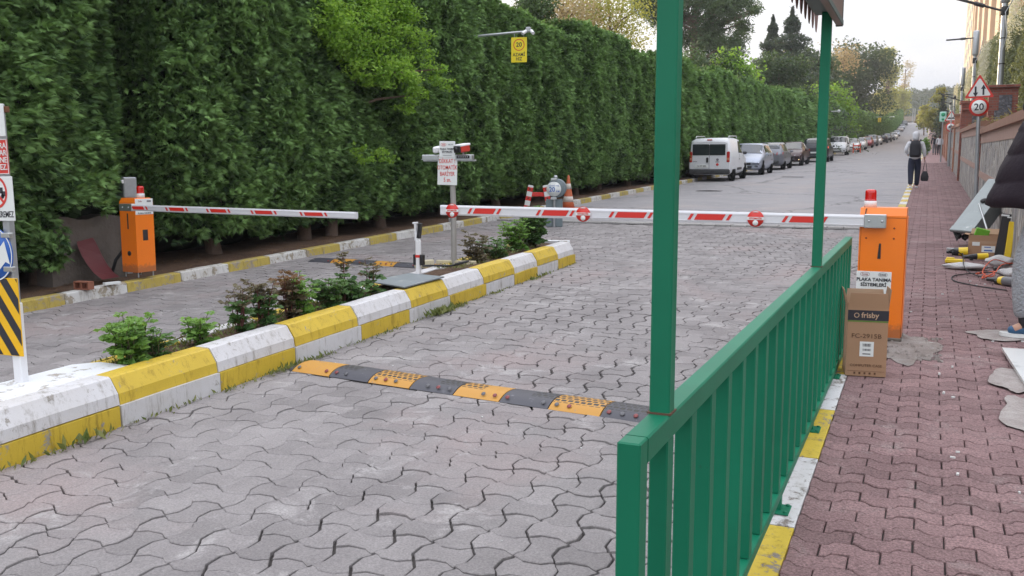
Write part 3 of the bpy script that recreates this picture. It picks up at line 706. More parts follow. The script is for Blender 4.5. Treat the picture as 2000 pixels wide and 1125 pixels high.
for (y,lab) in ((2.003,'thick near green post rising from the corner of the railing out of the picture'),(5.20,'slimmer green post standing on the railing and carrying the canopy corner')):
    zt=2.42; e=empty('canopy_post',(FX,y,ftop(y)),lab,'post',group='green posts on the railing')
    b=MB(); w_=.047 if y<3 else .050
    b.box((0,0,(zt-ftop(y))/2),(w_,w_,zt-ftop(y)),b=.004); b.build('shaft',M_green,e)
    b=MB(); b.box((0,0,.002),(w_+.008,w_+.008,.004)); b.build('weld_seam',mat('rusty_weld',(.10,.05,.03),.8),e)
M_can=mat('brown_cladding',(.17,.115,.10),.5,ns=2,na=.12); M_candark=mat('grey_green_soffit',(.10,.13,.12),.6,ns=4,na=.15)
e=empty('canopy',(FX,3.5,2.36),'brown booth canopy corner with a scalloped hanging edge, top of the picture','canopy')
b=MB(); b.box((.055,0,.27),(.03,3.54,.54)); b.build('fascia',M_can,e)
b=MB(); b.box((-.015,-.02,.11),(.10,3.60,.10)); b.box((.073,0,.012),(.006,3.56,.024)); b.box((.055,1.775,.27),(.036,.012,.55)); b.build('edge_trim',M_candark,e)
b=MB(); pts=[(-1.9,.40)]
y=-1.9
while y<1.98:
    pts+=[(y,.09),(y+.03,.03),(y+.06,.004),(y+.085,.0),(y+.11,.03),(y+.14,.10)]; y+=.165
pts+=[(2.08,.40)]
vv=[(-.085,p[0],p[1]) for p in pts]; n=len(vv)
b._a(vv+[(x+.004,y_,z_) for x,y_,z_ in vv],[tuple(range(n)),tuple(range(n,2*n))[::-1]]+[(k,(k+1)%n,n+(k+1)%n,n+k) for k in range(n)])
b.build('scalloped_valance',mat('mauve_valance',(.22,.13,.12),.7,ns=6,na=.15),e)

# ---------------- barriers ----------------
def beacon(parent,loc,s=1):
    b=MB(); b.lathe([(.047,0),(.047,.048),(.042,.052),(0,.052)],24,M=Matrix.Scale(s,4)); o=b.build('beacon_base',M_white,parent,loc)
    m=mat('red_lens',(.55,.008,.006),.15,ns=3,na=.05,bs=0,coat=.6)
    b=MB(); pr=[(.044,.052),(.046,.058)]
    for k in range(7): z=.060+k*.009; pr+=[(.0435,z),(.0415,z+.0045)]
    pr+=[(.041,.128),(.036,.137),(.02,.141),(0,.142)]
    b.lathe(pr,24,M=Matrix.Scale(s,4)); b.build('beacon_lens',m,o)
M_arm=mat('arm_aluminium_white',(.68,.69,.72),.35,.15,ns=4,na=.06,worn=(.5,.5,.5),wa=.74)
# right barrier
e=empty('barrier',(-.30,7.85,prof(7.85)+.01),'orange barrier cabinet with red beacon on the brick footpath beside the cardboard carton','barrier',rz=R(-1))
W,D,H=.335,.30,1.035
b=MB()
b.loft([[(-W/2,-D/2,.02),(W/2,-D/2,.02),(W/2,D/2,.02),(-W/2,D/2,.02)],[(-W/2,-D/2,H-.06),(W/2,-D/2,H-.06),(W/2,D/2,H-.06),(-W/2,D/2,H-.06)],[(-W/2,-D/2+.03,H),(W/2,-D/2+.03,H),(W/2,D/2-.03,H),(-W/2,D/2-.03,H)]],smooth=False)
b.build('body',M_orange,e)
b=MB(); b.box((W/2+.004,0,H/2-.02),(.006,D-.03,H-.10),b=.002); b.build('side_door',M_orange,e)
b=MB(); b.box((0,-D/2-.001,H-.075),(W-.006,.002,.003)); b.box((-W/2+.012,-D/2-.001,H/2-.03),(.002,.002,H-.12)); b.build('door_seam',mat('seam_shadow_gap',(.16,.04,.01),.8),e)
b=MB(); b.box((0,0,.012),(W+.02,D+.02,.024),b=.004); b.build('base_plate',mat('dirty_steel',(.16,.14,.12),.7,.4),e)
b=MB(); b.loft([[(x*s,-D/2-.003,z) for x,z in ((-.012,.70),(.012,.70),(.010,.82),(-.004,.82))] for s in(1,)]+[[(x,-D/2-.0005,z) for x,z in ((-.012,.70),(.012,.70),(.010,.82),(-.004,.82))]],smooth=False); b.build('handle_slot',M_dark,e,loc=(-.015,0,-.06))
for (x,z) in ((.085,.88),(.085,.80),(-.115,.80)):
    b=MB(); b.lathe([(.007,0),(.006,.004),(0,.005)],10,M=Matrix.Translation((x,-D/2,z))@Matrix.Rotation(PI/2,4,'X')); b.build('bolt',mat('red_brown_bolt',(.20,.03,.01),.5),e)
b=MB(); b.box((-.045,-D/2-.003,.44),(.255,.004,.20),b=.0015); pl=b.build('name_plate',M_board,e)
text('lettering','PLAKA TANIMA',M_blacktext,pl,(-.045,-D/2-.007,.475),.036,bold=.0009)
text('lettering','SİSTEMLERİ',M_blacktext,pl,(-.045,-D/2-.007,.435),.036,bold=.0009)
text('lettering','Sole',mat('mauve_print',(.35,.12,.14),.5),pl,(-.110,-D/2-.007,.517),.026)
def oval(rx,rz,th,n=28):
    b=MB(); V=[];F=[]
    for k in range(n):
        t=2*PI*k/n; V+=[(rx*math.cos(t),0,rz*math.sin(t)),((rx-th)*math.cos(t),0,(rz-th)*math.sin(t))]
    for k in range(n): F.append((2*k,2*((k+1)%n),2*((k+1)%n)+1,2*k+1))
    b._a(V,F); return b
oval(.036,.017,.0022).build('logo_ring',MATS['mauve_print'],pl,loc=(-.110,-D/2-.0068,.517)); oval(.034,.017,.0022).build('logo_ring',M_greytext,pl,loc=(.02,-D/2-.0068,.517))
b=MB(); b.box((.02,-D/2-.0062,.517),(.046,.002,.014)); b.build('logo_block',M_greytext,pl); text('lettering','NK-HY',M_board,pl,(.02,-D/2-.0080,.517),.013)
beacon(e,(-.105,-.02,H),1.0)
b=MB(); b.tube([(-.118,-.10,H-.005),(-.125,-D/2+.01,H-.01),(-.128,-D/2-.004,H-.05),(-.13,-D/2-.004,H-.09)],.004,6); b.build('beacon_cable',M_dark,e)
# arm
def barrier_arm(e_loc,label,length,h,slant,stripes,discs,dirn,rz,tw=.048,holder=.16,zslope=0,dsc=1):
    cab=PAR; R_=Matrix.Rotation(-cab.rotation_euler.z,4,'Z'); lo=R_@(Vector(e_loc)-cab.location)

    b=MB(); 
    def sec(x,z):
        hh=h/2; return [(x,-tw/2+.006,z-hh),(x,tw/2-.006,z-hh),(x,tw/2,z-hh+.014),(x,tw/2,z+hh-.014),(x,tw/2-.006,z+hh),(x,-tw/2+.006,z+hh),(x,-tw/2,z+hh-.014),(x,-tw/2,z+hh*.45),(x,-tw/2+.003,z+hh*.42),(x,-tw/2+.003,z-hh*.62),(x,-tw/2,z-hh*.66),(x,-tw/2,z-hh+.014)]
    b.loft([sec(dirn*length*k/12,-.012*math.sin(PI*k/12)*0+zslope*length*k/12) for k in range(13)],smooth=False); e=b.build('arm',M_arm,cab,tuple(lo),(0,0,-cab.rotation_euler.z)); e['label']=label
    b=MB(); b.box((dirn*.02,-.0,0),(holder,tw+.014,h+.014),b=.005); b.build('clamp',M_alu,e); hb=e
    for dx in(-.045,.05):
        b=MB(); b.lathe([(.010,0),(.010,.005),(.006,.008),(0,.009)],8,M=Matrix.Translation((dirn*.02+dx,-tw/2-.006,0))@Matrix.Rotation(PI/2,4,'X')); b.build('bolt',M_steel,hb)
    yf=-tw/2-.0005; hh=h*.27
    for (c,l) in stripes:
        b=MB(); z=zslope*c; 
        def par(x0,x1,k=.30):
            s=hh*k*2
            b.loft([[(dirn*0+x0-s/2,yf,z-hh),(x1-s/2,yf,z-hh),(x1+s/2,yf,z+hh),(x0+s/2,yf,z+hh)],[(x0-s/2,yf-.001,z-hh),(x1-s/2,yf-.001,z-hh),(x1+s/2,yf-.001,z+hh),(x0+s/2,yf-.001,z+hh)]],smooth=False)
        cx=dirn*c; par(cx-l/2,cx+l/2,slant); par(cx-l/2-.055,cx-l/2-.030,slant); par(cx+l/2+.030,cx+l/2+.055,slant); b.build('reflective_stripe',M_red,e)
    for c in discs:
        b=MB(); M_=Matrix.Translation((dirn*c,yf-.003,zslope*c-.004))@Matrix.Rotation(PI/2,4,'X'); b.lathe([(0,-.002),(.066*dsc,-.002),(.066*dsc,.003),(0,.003)],28,M=M_); b.build('warning_disc',M_red,e); d=e
        b=MB(); r=.066*dsc; yy=yf-.0075
        b.box((dirn*c,yy,zslope*c-.002),(r*2.1,.002,r*.36)); b.prism([(dirn*c+r*.8*math.sin(a),zslope*c-.004+r*.93*math.cos(a)) for a in np.linspace(-.55,.55,7)],'Y',yy-.001,yy+.001); b.build('white_bar',M_board,d)
        b=MB(); b.lathe([(0,0),(r*.34,0),(r*.34,.002),(0,.002)],16,M=Matrix.Translation((dirn*c,yy+.002,zslope*c-.038))@Matrix.Rotation(PI/2,4,'X')); b.build('white_spot',M_board,d)
        text('lettering','OTOMATİK',M_redtext,d,(dirn*c,yy-.0025,zslope*c-.002),.019,bold=.0006)
    return e
PAR=e; AR=7.85-.15-.035
a=atY(1715,432,AR); tpp=atY(862,410,AR)
Ln=a.x-tpp.x
def armx(px_): return a.x-atY(px_,420,AR).x
st=[(armx((p+q)/2),abs(atY(q,420,AR).x-atY(p,420,AR).x)) for p,q in ((928,968),(1062,1110),(1205,1262),(1360,1415),(1545,1600))]
barrier_arm((a.x,AR,a.z),'long white striped barrier arm with three round discs, reaching left from the right cabinet',Ln,.092,.6,st,[armx(886),armx(1141),armx(1477)],-1,0,zslope=(tpp.z-a.z)/Ln)
# left barrier
e=empty('barrier',(-8.80,8.42,prof(8.4)+.055),'orange barrier cabinet at the roadside under the hedge, seen corner on','barrier',rz=R(-4))
W,D,H=.27,.27,.93
b=MB(); b.loft([[(-W/2,-D/2,.03),(W/2,-D/2,.03),(W/2,D/2,.03),(-W/2,D/2,.03)],[(-W/2,-D/2,H-.05),(W/2,-D/2,H-.05),(W/2,D/2,H-.05),(-W/2,D/2,H-.05)],[(-W/2+.02,-D/2+.02,H),(W/2-.02,-D/2+.02,H),(W/2-.02,D/2-.02,H),(-W/2+.02,D/2-.02,H)]],smooth=False); b.build('body',M_orange,e)
for sx in(-1,1):
    for sy in(-1,1): b=MB(); b.tube([(sx*.11,sy*.11,-.03),(sx*.11,sy*.11,.035)],.009,6); b.build('foot_bolt',M_steel,e)
b=MB(); b.box((.0,-D/2-.001,.65),(.022,.004,.19),b=.002); b.build('handle_slot',M_dark,e); b=MB(); b.lathe([(0,0),(.030,0),(.030,.003),(0,.003)],18,M=Matrix.Translation((0,-D/2,.26))@Matrix.Rotation(PI/2,4,'X')); b.build('round_opening',M_dark,e)
b=MB(); b.box((W/2+.001,.0,.48),(.004,.075,.13),b=.002); b.build('service_opening',M_dark,e)
b=MB(); b.box((W/2+.003,0,H-.105),(.004,.26,.19),b=.0015); pl=b.build('name_plate',M_board,e)
text('lettering','Sole',MATS['mauve_print'],pl,(W/2+.0065,-.06,H-.04),.03,rot=(PI/2,0,PI/2)); text('lettering','PLAKA TANIMA',M_blacktext,pl,(W/2+.0065,0,H-.185),.028,rot=(PI/2,0,PI/2))
b=MB(); b.box((W/2+.006,.07,H-.04),(.002,.06,.02)); b.build('logo_block',M_greytext,pl)
beacon(e,(.06,.02,H),1.02)
b=MB(); b.tube([(-W/2-.01,.0,.75),(-W/2-.09,.0,.35),(-W/2-.03,.05,.05),(-W/2+.02,.1,-.02)],.022,8); b.tube([(-W/2-.09,.0,.32),(-W/2-.22,-.05,.16),(-W/2-.3,-.05,.0)],.02,8); b.build('cable_hose',M_dark,e)
PAR=bpy.data.objects['barrier.001']; AL=8.05
a=atY(246,405,AL); tpp=atY(697,421,AL); Ln=tpp.x-a.x
def armx(px_): return atY(px_,412,AL).x-a.x
st=[(armx((p+q)/2),abs(armx(q)-armx(p))) for p,q in ((262,284),(334,362),(414,444),(501,534),(597,632))]
barrier_arm((a.x,AL,a.z),'shorter white barrier arm with red stripes, reaching right from the left orange cabinet',Ln,.070,-.6,st,[],1,0,holder=.20,zslope=(tpp.z-a.z)/Ln)

# things round the left cabinet
p=Vector((-9.33,8.75,prof(8.7))); e=empty('control_box',p,'grey control box on a post behind the left orange cabinet','control box',rz=R(-15))
b=MB(); b.box((0,0,1.09),(.30,.18,.26),b=.012); b.build('housing',M_steel,e)
b=MB(); b.box((0,0,.48),(.07,.07,.98)); b.build('post',M_steel,e)
b=MB(); b.box((.03,-.10,1.165),(.24,.03,.045),b=.004); b.build('lamp_bar',M_white,e); b=MB(); b.box((.05,-.093,1.08),(.12,.012,.08),b=.003); b.build('window',M_black,e)
b=MB(); r5=random.Random(5); V=[];F=[]; nxx,nzz=9,8
for s in(0,1):
    for i in range(nxx):
        for j in range(nzz): V.append((-.0+(.26 if s else 0)+(r5.uniform(-.008,.008)),-.62+1.1*i/(nxx-1),(.80+.03*math.sin(i*1.3))*j/(nzz-1)))
for i in range(nxx-1):
    for j in range(nzz-1):
        q=i*nzz+j; F.append((q,q+nzz,q+nzz+1,q+1)); q+=nxx*nzz; F.append((q,q+1,q+nzz+1,q+nzz))
o_=nxx*nzz
for i in range(nxx-1): F.append((i*nzz+nzz-1,(i+1)*nzz+nzz-1,o_+(i+1)*nzz+nzz-1,o_+i*nzz+nzz-1))
for j in range(nzz-1):
    for i in (0,nxx-1): F.append((i*nzz+j,i*nzz+j+1,o_+i*nzz+j+1,o_+i*nzz+j))
b._a(V,F); o=b.build('low_wall',mat('stained_concrete',(.13,.11,.095),.9,ns=4,na=.35,bs=.3,bd=.01),None,(-9.62,8.25,prof(8.2)-.05)); tag(o,'rough grey concrete wall stub under the hedge, left of the orange cabinet','wall')
# leaning dark red board
b=MB(); rr_=[]
for (xa,ya,xb,yb_,Yd) in ((150,472,181,464,-9.28),(152,482,187,474,-9.26),(160,500,198,497,-9.20),(170,516,208,515,-9.12),(183,533,220,531,-9.02),(200,546,233,541,-8.92)):
    p=atX(xa,ya,Yd)-Vector((-8.93,7.78,prof(7.8)-.02)); q=atX(xb,yb_,Yd)-Vector((-8.93,7.78,prof(7.8)-.02)); o_=Vector((-.012,.016,.0)); rr_.append([p,q,q+o_,p+o_])
b.loft(rr_,smooth=False); o=b.build('board',mat('dark_red_board',(.10,.018,.022),.55,ns=5,na=.2),None,(-8.93,7.78,prof(7.8)-.02)); tag(o,'curved dark red board leaning by the left orange cabinet','board')
b=MB(); 
for (sx,sz) in((-.095,0),(.095,0),(0,0)): b.box((sx,0,.045),(.012,.09,.085))
b.box((0,0,.086),(.205,.09,.012)); b.box((0,0,.006),(.205,.09,.012)); b.box((0,.03,.045),(.2,.02,.08)); o=b.build('hollow_brick',mat('terracotta',(.26,.10,.06),.85,ns=9,na=.25),None,(-8.70,7.50,prof(7.5)+.004),(0,0,R(8))); tag(o,'hollow red clay brick lying on the left kerb','brick')
b=MB(); b.box((0,0,.02),(.20,.05,.03),b=.003); o=b.build('wood_offcut',M_board,None,(-8.66,7.86,prof(7.86)+.004),(0,0,R(80))); tag(o,'small white slat lying on the kerb before the left orange cabinet','slat')

# ---------------- median: signs, cameras, plate, bushes ----------------
def Z(x,y,off=.15): return prof(y)+off
def striped_board(parent,x0,x1,z0,z1,y,ang=-1):
    b=MB(); b.box(((x0+x1)/2,y,(z0+z1)/2),(x1-x0,.006,z1-z0),b=.002); bd=b.build('hazard_board',M_yel2,parent)
    b=MB(); w_=x1-x0; h=z1-z0; s=.095; 
    def clip(poly,ax,v,keep):
        o=[]
        for i in range(len(poly)):
            p,q=poly[i],poly[(i+1)%len(poly)]; a,c=keep*(p[ax]-v)>=0,keep*(q[ax]-v)>=0
            if a: o.append(p)
            if a!=c: t=(v-p[ax])/(q[ax]-p[ax]); o.append((p[0]+t*(q[0]-p[0]),p[1]+t*(q[1]-p[1])))
        return o
    k=-6
    while k<8:
        za=z1+.06-k*s*2.05; poly=[(x0-1,za+1.35),(x1+1,za-1.35*(w_+2-1)/(w_+2-1)-(w_)*1.35),(x1+1,za-s-1.35-(w_)*1.35),(x0-1,za-s+1.35)]
        for ax,v,kp in((0,x0+.004,1),(0,x1-.004,-1),(1,z0+.004,1),(1,z1-.004,-1)):
            if poly: poly=clip(poly,ax,v,kp)
        if len(poly)>2: b.prism(poly,'Y',y-.0052,y-.0035)
        k+=1
    b.build('black_stripe',M_blacktext,bd)
M_yel2=mat('hazard_yellow',(.80,.46,.01),.4,ns=6,na=.08,worn=(.35,.1,.03),wa=.75)
# left post with four boards
lp=Vector((-5.06,3.86,Z(-5.09,3.86,.165))); e=empty('sign_post',lp,'leaning white post at the left edge carrying four traffic boards','sign post',rz=0); e.rotation_euler=(0,R(-1.2),0)
b=MB(); b.box((0,0,.25),(.075,.05,.50),b=.006); b.build('post_foot',M_white,e)
b=MB(); b.box((0,.0,1.08),(.055,.045,1.24),b=.006); b.build('post',M_steel,e)
rot_=mat('rusty_clip',(.16,.07,.03),.8)
b=MB(); b.box((.035,.01,1.665),(.05,.03,.035),b=.003); b.build('clip',rot_,e)
b=MB(); b.box((-.055,-.032,1.60),(.27,.006,.19),b=.002); bb=b.build('board',M_board,e)
b=MB(); b.box((-.055,-.032,1.385),(.285,.006,.205),b=.002); bb=b.build('red_board',M_red,e)
b=MB()
for xx in(-.1955,.0855): b.box((xx,-.0362,1.385),(.004,.002,.205))
for zz in (1.284,1.486): b.box((-.055,-.0362,zz),(.277,.002,.004))
b.build('border',M_board,bb)
text('lettering','RA\nLAR\nNE\nEZ.',M_board,bb,(.080,-.037,1.385),.047,align='RIGHT',bold=.0006)
b=MB(); b.box((-.055,-.036,1.135),(.33,.006,.265),b=.002); bb=b.build('board',M_board,e)
o=oval(.098,.098,.016,36); o.build('prohibition_ring',M_redtext,bb,loc=(-.035,-.0405,1.175))
b=MB(); b.box((-.035,-.0407,1.175),(.18,.001,.016),rot=(0,R(45),0)); b.build('prohibition_bar',M_redtext,bb)
b=MB(); b.box((-.035,-.0400,1.185),(.12,.001,.035)); b.box((.03,-.0400,1.165),(.035,.001,.03))
for xx in(-.07,.02): b.lathe([(0,0),(.014,0),(.014,.001),(0,.001)],14,M=Matrix.Translation((xx,-.0395,1.15))@Matrix.Rotation(PI/2,4,'X'))
b.build('truck_symbol',M_blacktext,bb)
text('lettering','GİREMEZ',M_blacktext,bb,(.105,-.0402,1.04),.052,align='RIGHT',sx=.72,bold=.0003)
b=MB(); b.lathe([(0,-.003),(.165,-.003),(.165,.003),(0,.003)],40,M=Matrix.Translation((-.10,-.038,.80))@Matrix.Rotation(PI/2,4,'X')); bb=b.build('blue_disc',M_blue,e)
oval(.163,.163,.008,40).build('rim',M_board,bb,loc=(-.10,-.0425,.80))
b=MB(); b.prism([(.002,.88),(.038,.74),(.002,.755),(-.075,.69),(-.10,.72),(-.05,.775),(-.085,.80)],'Y',-.0435,-.0422); b.build('arrow',M_board,bb)
for zz in(.915,.71): b=MB(); b.box((.015,-.03,zz),(.075,.03,.03),b=.003); b.build('bracket',M_alu,e)
striped_board(e,-.20,.085,.175,.655,-.036)
# number plate camera post
lp=Vector((-5.16,9.80,Z(-5.16,9.8,.14))); e=empty('sign_post',lp,'grey steel pole in the island carrying the red lettered warning board and cameras','sign post')
b=MB(); b.tube([(0,0,-.05),(.0,0,.7),(-.03,0,1.42)],[.034,.034,.033],16); b.build('pole',mat('weathered_steel',(.33,.32,.30),.55,.35,ns=6,na=.2),e)
b=MB(); b.tube([(-.02,-.0,.52),(-.035,-.035,.52),(-.035,-.04,.56)],.012,6); b.build('hook',M_steel,e)
b=MB(); b.box((-.055,-.045,1.12),(.262,.005,.33),rot=(0,R(1.5),0),b=.002); bb=b.build('warning_board',M_board,e)
for t_,z_,s_ in (('DİKKAT !',1.235,.064),('OTOMATİK',1.16,.064),('BARİYER',1.085,.064),('5 sn.',1.015,.068)):
    text('lettering',t_,M_redtext,bb,(-.055,-.0495,z_),s_*1.05,sx=.74,bold=.0004)
b=MB(); b.box((-.05,-.052,1.375),(.21,.005,.19),rot=(0,R(1),0),b=.002); bb=b.build('name_board',M_board,e)
text('lettering','PLAKA TANIMA',M_blacktext,bb,(-.05,-.0565,1.378),.031,sx=.85,bold=.0006); text('lettering','SİSTEMLERİ',M_blacktext,bb,(-.05,-.0565,1.345),.031,sx=.85,bold=.0006)
b=MB(); b.box((-.05,-.0560,1.322),(.13,.001,.003)); b.box((-.05,-.0560,1.302),(.12,.001,.006)); b.build('fine_print',M_greytext,bb)
oval(.037,.019,.003).build('logo_ring',M_redtext,bb,loc=(-.098,-.056,1.43)); text('lettering','Sole',M_redtext,bb,(-.098,-.0565,1.43),.024); text('lettering','NK-HY',M_greytext,bb,(-.003,-.0565,1.43),.022)
b=MB(); b.box((-.06,.02,1.245),(.70,.03,.02),b=.002); b.build('cross_arm',M_alu,e)
for sx,x in((-1,-.28),(1,.17)):
    b=MB(); b.box((x,-.03,1.285),(.22,.07,.055),b=.006); b.box((x,-.055,1.257),(.235,.02,.008)); lb=b.build('lamp_bar',M_alu,e)
    if sx>0:
        b=MB(); b.box((x-.005,-.0665,1.285),(.17,.004,.036)); b.build('led_strip',M_black,lb)
        b=MB()
        for k in range(6): b.lathe([(0,0),(.005,0),(.004,.003),(0,.003)],8,M=Matrix.Translation((x-.065+.024*k,-.068,1.285))@Matrix.Rotation(PI/2,4,'X'))
        b.build('led_row',M_white,lb)
b=MB(); b.box((-.215,.0,1.375),(.06,.14,.075),rot=(R(8),0,0),b=.015); b.build('camera_housing',M_white,e)
b=MB(); b.box((.125,.0,1.385),(.105,.17,.085),rot=(R(8),0,R(-18)),b=.014); cb=b.build('camera_housing',mat('red_camera_shell',(.55,.05,.035),.35),e)
b=MB(); b.box((.125,.0,1.425),(.112,.17,.028),rot=(R(8),0,R(-18)),b=.008); b.build('sun_shield',M_white,cb)
b=MB(); b.box((.10,-.085,1.372),(.10,.035,.08),rot=(R(8),0,R(-18)),b=.008); b.lathe([(0,0),(.026,0),(.026,.012),(0,.012)],16,M=Matrix.Translation((.097,-.105,1.372))@Matrix.Rotation(PI/2,4,'X')); b.build('lens_front',M_black,cb)
b=MB(); b.tube([(.12,.03,1.26),(.12,.03,1.35)],.014,8); b.build('bracket',M_steel,e)
# short forked arm rest
e=empty('arm_rest_post',(-5.16,8.95,Z(0,8.95,.14)),'short white post with a red band and a black forked top on the island','arm rest post')
b=MB(); b.box((0,0,.17),(.052,.045,.42),b=.006); b.build('post',M_white,e)
b=MB(); b.box((0,0,.205),(.056,.049,.03)); b.build('red_band',M_red,e)
b=MB(); b.box((-.042,.0,.165),(.028,.06,.12),b=.006); b.build('photocell',M_black,e); b=MB(); b.box((.048,0,.165),(.040,.06,.12),b=.006); b.build('photocell',M_black,e)
b=MB(); b.loft([[(-.035,-.02,.38),(.02,-.02,.38),(.02,.02,.38),(-.035,.02,.38)],[(-.035,-.02,.50),(-.018,-.02,.50),(-.018,.02,.50),(-.035,.02,.50)],[(-.045,-.02,.58),(-.022,-.02,.58),(-.022,.02,.58),(-.045,.02,.58)]],smooth=False); b.build('fork_stem',M_white,e)
b=MB(); b.box((.018,0,.49),(.036,.05,.17),rot=(0,R(8),0),b=.004); b.build('rubber_fork',M_black,e)
b=MB(); b.box((-.035,0,.575),(.05,.05,.02),rot=(0,R(-4),0),b=.004); b.build('fork_cap',M_white,e)
# steel cover plate
b=MB(); r5=random.Random(8); g=[(-5.13,7.86),(-4.60,7.70),(-4.57,8.46),(-5.02,8.52)]
b._a([(x+4.85,y-8.1,0) for x,y in g]+[(x+4.85,y-8.1,.012) for x,y in g],[(0,3,2,1),(4,5,6,7),(0,1,5,4),(1,2,6,5),(2,3,7,6),(3,0,4,7)])
o=b.build('cover_plate',mat('scuffed_steel_plate',(.24,.27,.29),.5,.45,ns=3,na=.25,worn=(.36,.38,.38),wa=.58),None,(-4.85,8.1,Z(0,8.1,.205)),(R(1.9),R(1),0)); tag(o,'flat grey steel plate lying across the island beside the short forked post','cover plate')
e=empty('cable_duct',(-5.25,9.45,Z(0,9.45,.15)),'half buried painted duct block with a loop of black cable at the pole foot','duct block')
b=MB(); b.box((-.12,.0,.035),(.26,.07,.09),rot=(0,0,R(70)),b=.01); b.box((.12,.35,.03),(.5,.05,.05),rot=(0,0,R(8)),b=.006); b.build('block',MATS['hazard_yellow'] if False else M_kerb2,e)
b=MB(); b.tube([(.30*math.sin(a)+.25,.16*math.cos(a)-.2,.03+.08*max(0,math.sin(a))) for a in np.linspace(-1.4,2.4,16)],.012,7); b.build('cable',M_dark,e)
# round speed sign with grey cabinet
e=empty('speed_sign',(-6.84,17.35,prof(17.35)-.12),'round white 20 km sign on a grey backing cabinet past the island end','speed sign',rz=R(12))
m=mat('grey_sign_paint',(.16,.20,.22),.5,ns=5,na=.12)
b=MB(); b.box((-.10,0,.28),(.15,.04,.56),b=.01); b.box((.09,.0,.28),(.15,.04,.56),b=.01); b.build('back_panel',m,e)
b=MB(); b.tube([(0,-.04,0),(0,-.04,.88)],.028,12); b.build('pole',M_steel,e)
b=MB(); b.lathe([(0,-.09),(.165,-.09),(.185,-.07),(.19,.06),(.17,.08),(0,.08)],36,M=Matrix.Translation((.05,.0,.78))@Matrix.Rotation(PI/2,4,'X')); b.build('round_case',m,e)
b=MB(); b.lathe([(0,0),(.148,0),(.148,.012),(0,.012)],36,M=Matrix.Translation((-.0,-.090,.76))@Matrix.Rotation(PI/2,4,'X')); bb=b.build('disc',M_board,e)
text('lettering','20',M_bluetext,bb,(-.035,-.1035,.75),.135,bold=.002,sx=.9); text('lettering','KM',M_bluetext,bb,(.082,-.1035,.715),.05,bold=.0005); text('lettering','AZAMİ HIZ',M_bluetext,bb,(.0,-.1035,.828),.043)
for zz in(.955,.575): b=MB(); b.box((0,-.11,zz),(.12,.02,.045),b=.004); b.build('clamp',M_alu,e)
b=MB(); b.lathe([(0,0),(.04,0),(.045,.03),(.03,.06),(0,.065)],14,M=Matrix.Translation((.02,-.02,.97))); b.build('cap',M_steel,e)
# cone and A-frame barricade
def cone(loc,h,label,group=None):
    e=empty('traffic_cone',loc,label,'traffic cone',group=group); s=h/.75
    b=MB(); b.lathe([(.145*s,.035*s),(.117*s,.16*s),(.096*s,.28*s),(.071*s,.44*s),(.048*s,.56*s),(.026*s,.73*s),(.0,.75*s)],20); b.build('cone_body',mat('faded_cone_orange',(.50,.12,.045),.6,ns=9,na=.2,worn=(.45,.25,.2),wa=.62),e)
    mw=mat('dirty_white_band',(.55,.50,.45),.6,ns=9,na=.2)
    for pr in ([(.1205*s,.16*s),(.0995*s,.28*s)],[(.0745*s,.44*s),(.0515*s,.56*s)]): b=MB(); b.lathe(pr,20); b.build('white_band',mw,e)
    b=MB(); b.box((0,0,.018*s),(.40*s,.40*s,.036*s),b=.008); b.build('cone_base',MATS['faded_cone_orange'],e); return e
cone((-8.30,22.0,prof(22)-.12),.86,'faded orange and white traffic cone right behind the round 20 km sign')
e=empty('barricade',(-8.55,20.6,prof(20.6)-.12),'red and white folding A-shaped barricade half hidden by the round 20 km sign','barricade',rz=R(22))
for sx in(-1,1):
    b=MB(); M_=Matrix.Translation((sx*.30,0,0))@Matrix.Rotation(R(-sx*11),4,'Y'); b.box((0,0,.34),(.13,.10,.68),b=.01,M=M_); lg=b.build('leg',M_board,e)
    for k in range(3): b=MB(); b.box((0,0,.09+.22*k+.05),(.134,.104,.10),M=M_); b.build('red_band',M_red,lg)
    for k in range(3): b=MB(); b.lathe([(0,0),(.025,0),(.02,.006),(0,.006)],12,M=M_@Matrix.Translation((.0,-.052,.26+.22*(k-.5)))@Matrix.Rotation(PI/2,4,'X')); b.build('reflector',mat('amber_reflector',(.22,.04,.02),.3),lg)
b=MB(); b.box((0,0,.45),(.52,.05,.10),b=.008); b.build('cross_board',M_red,e)
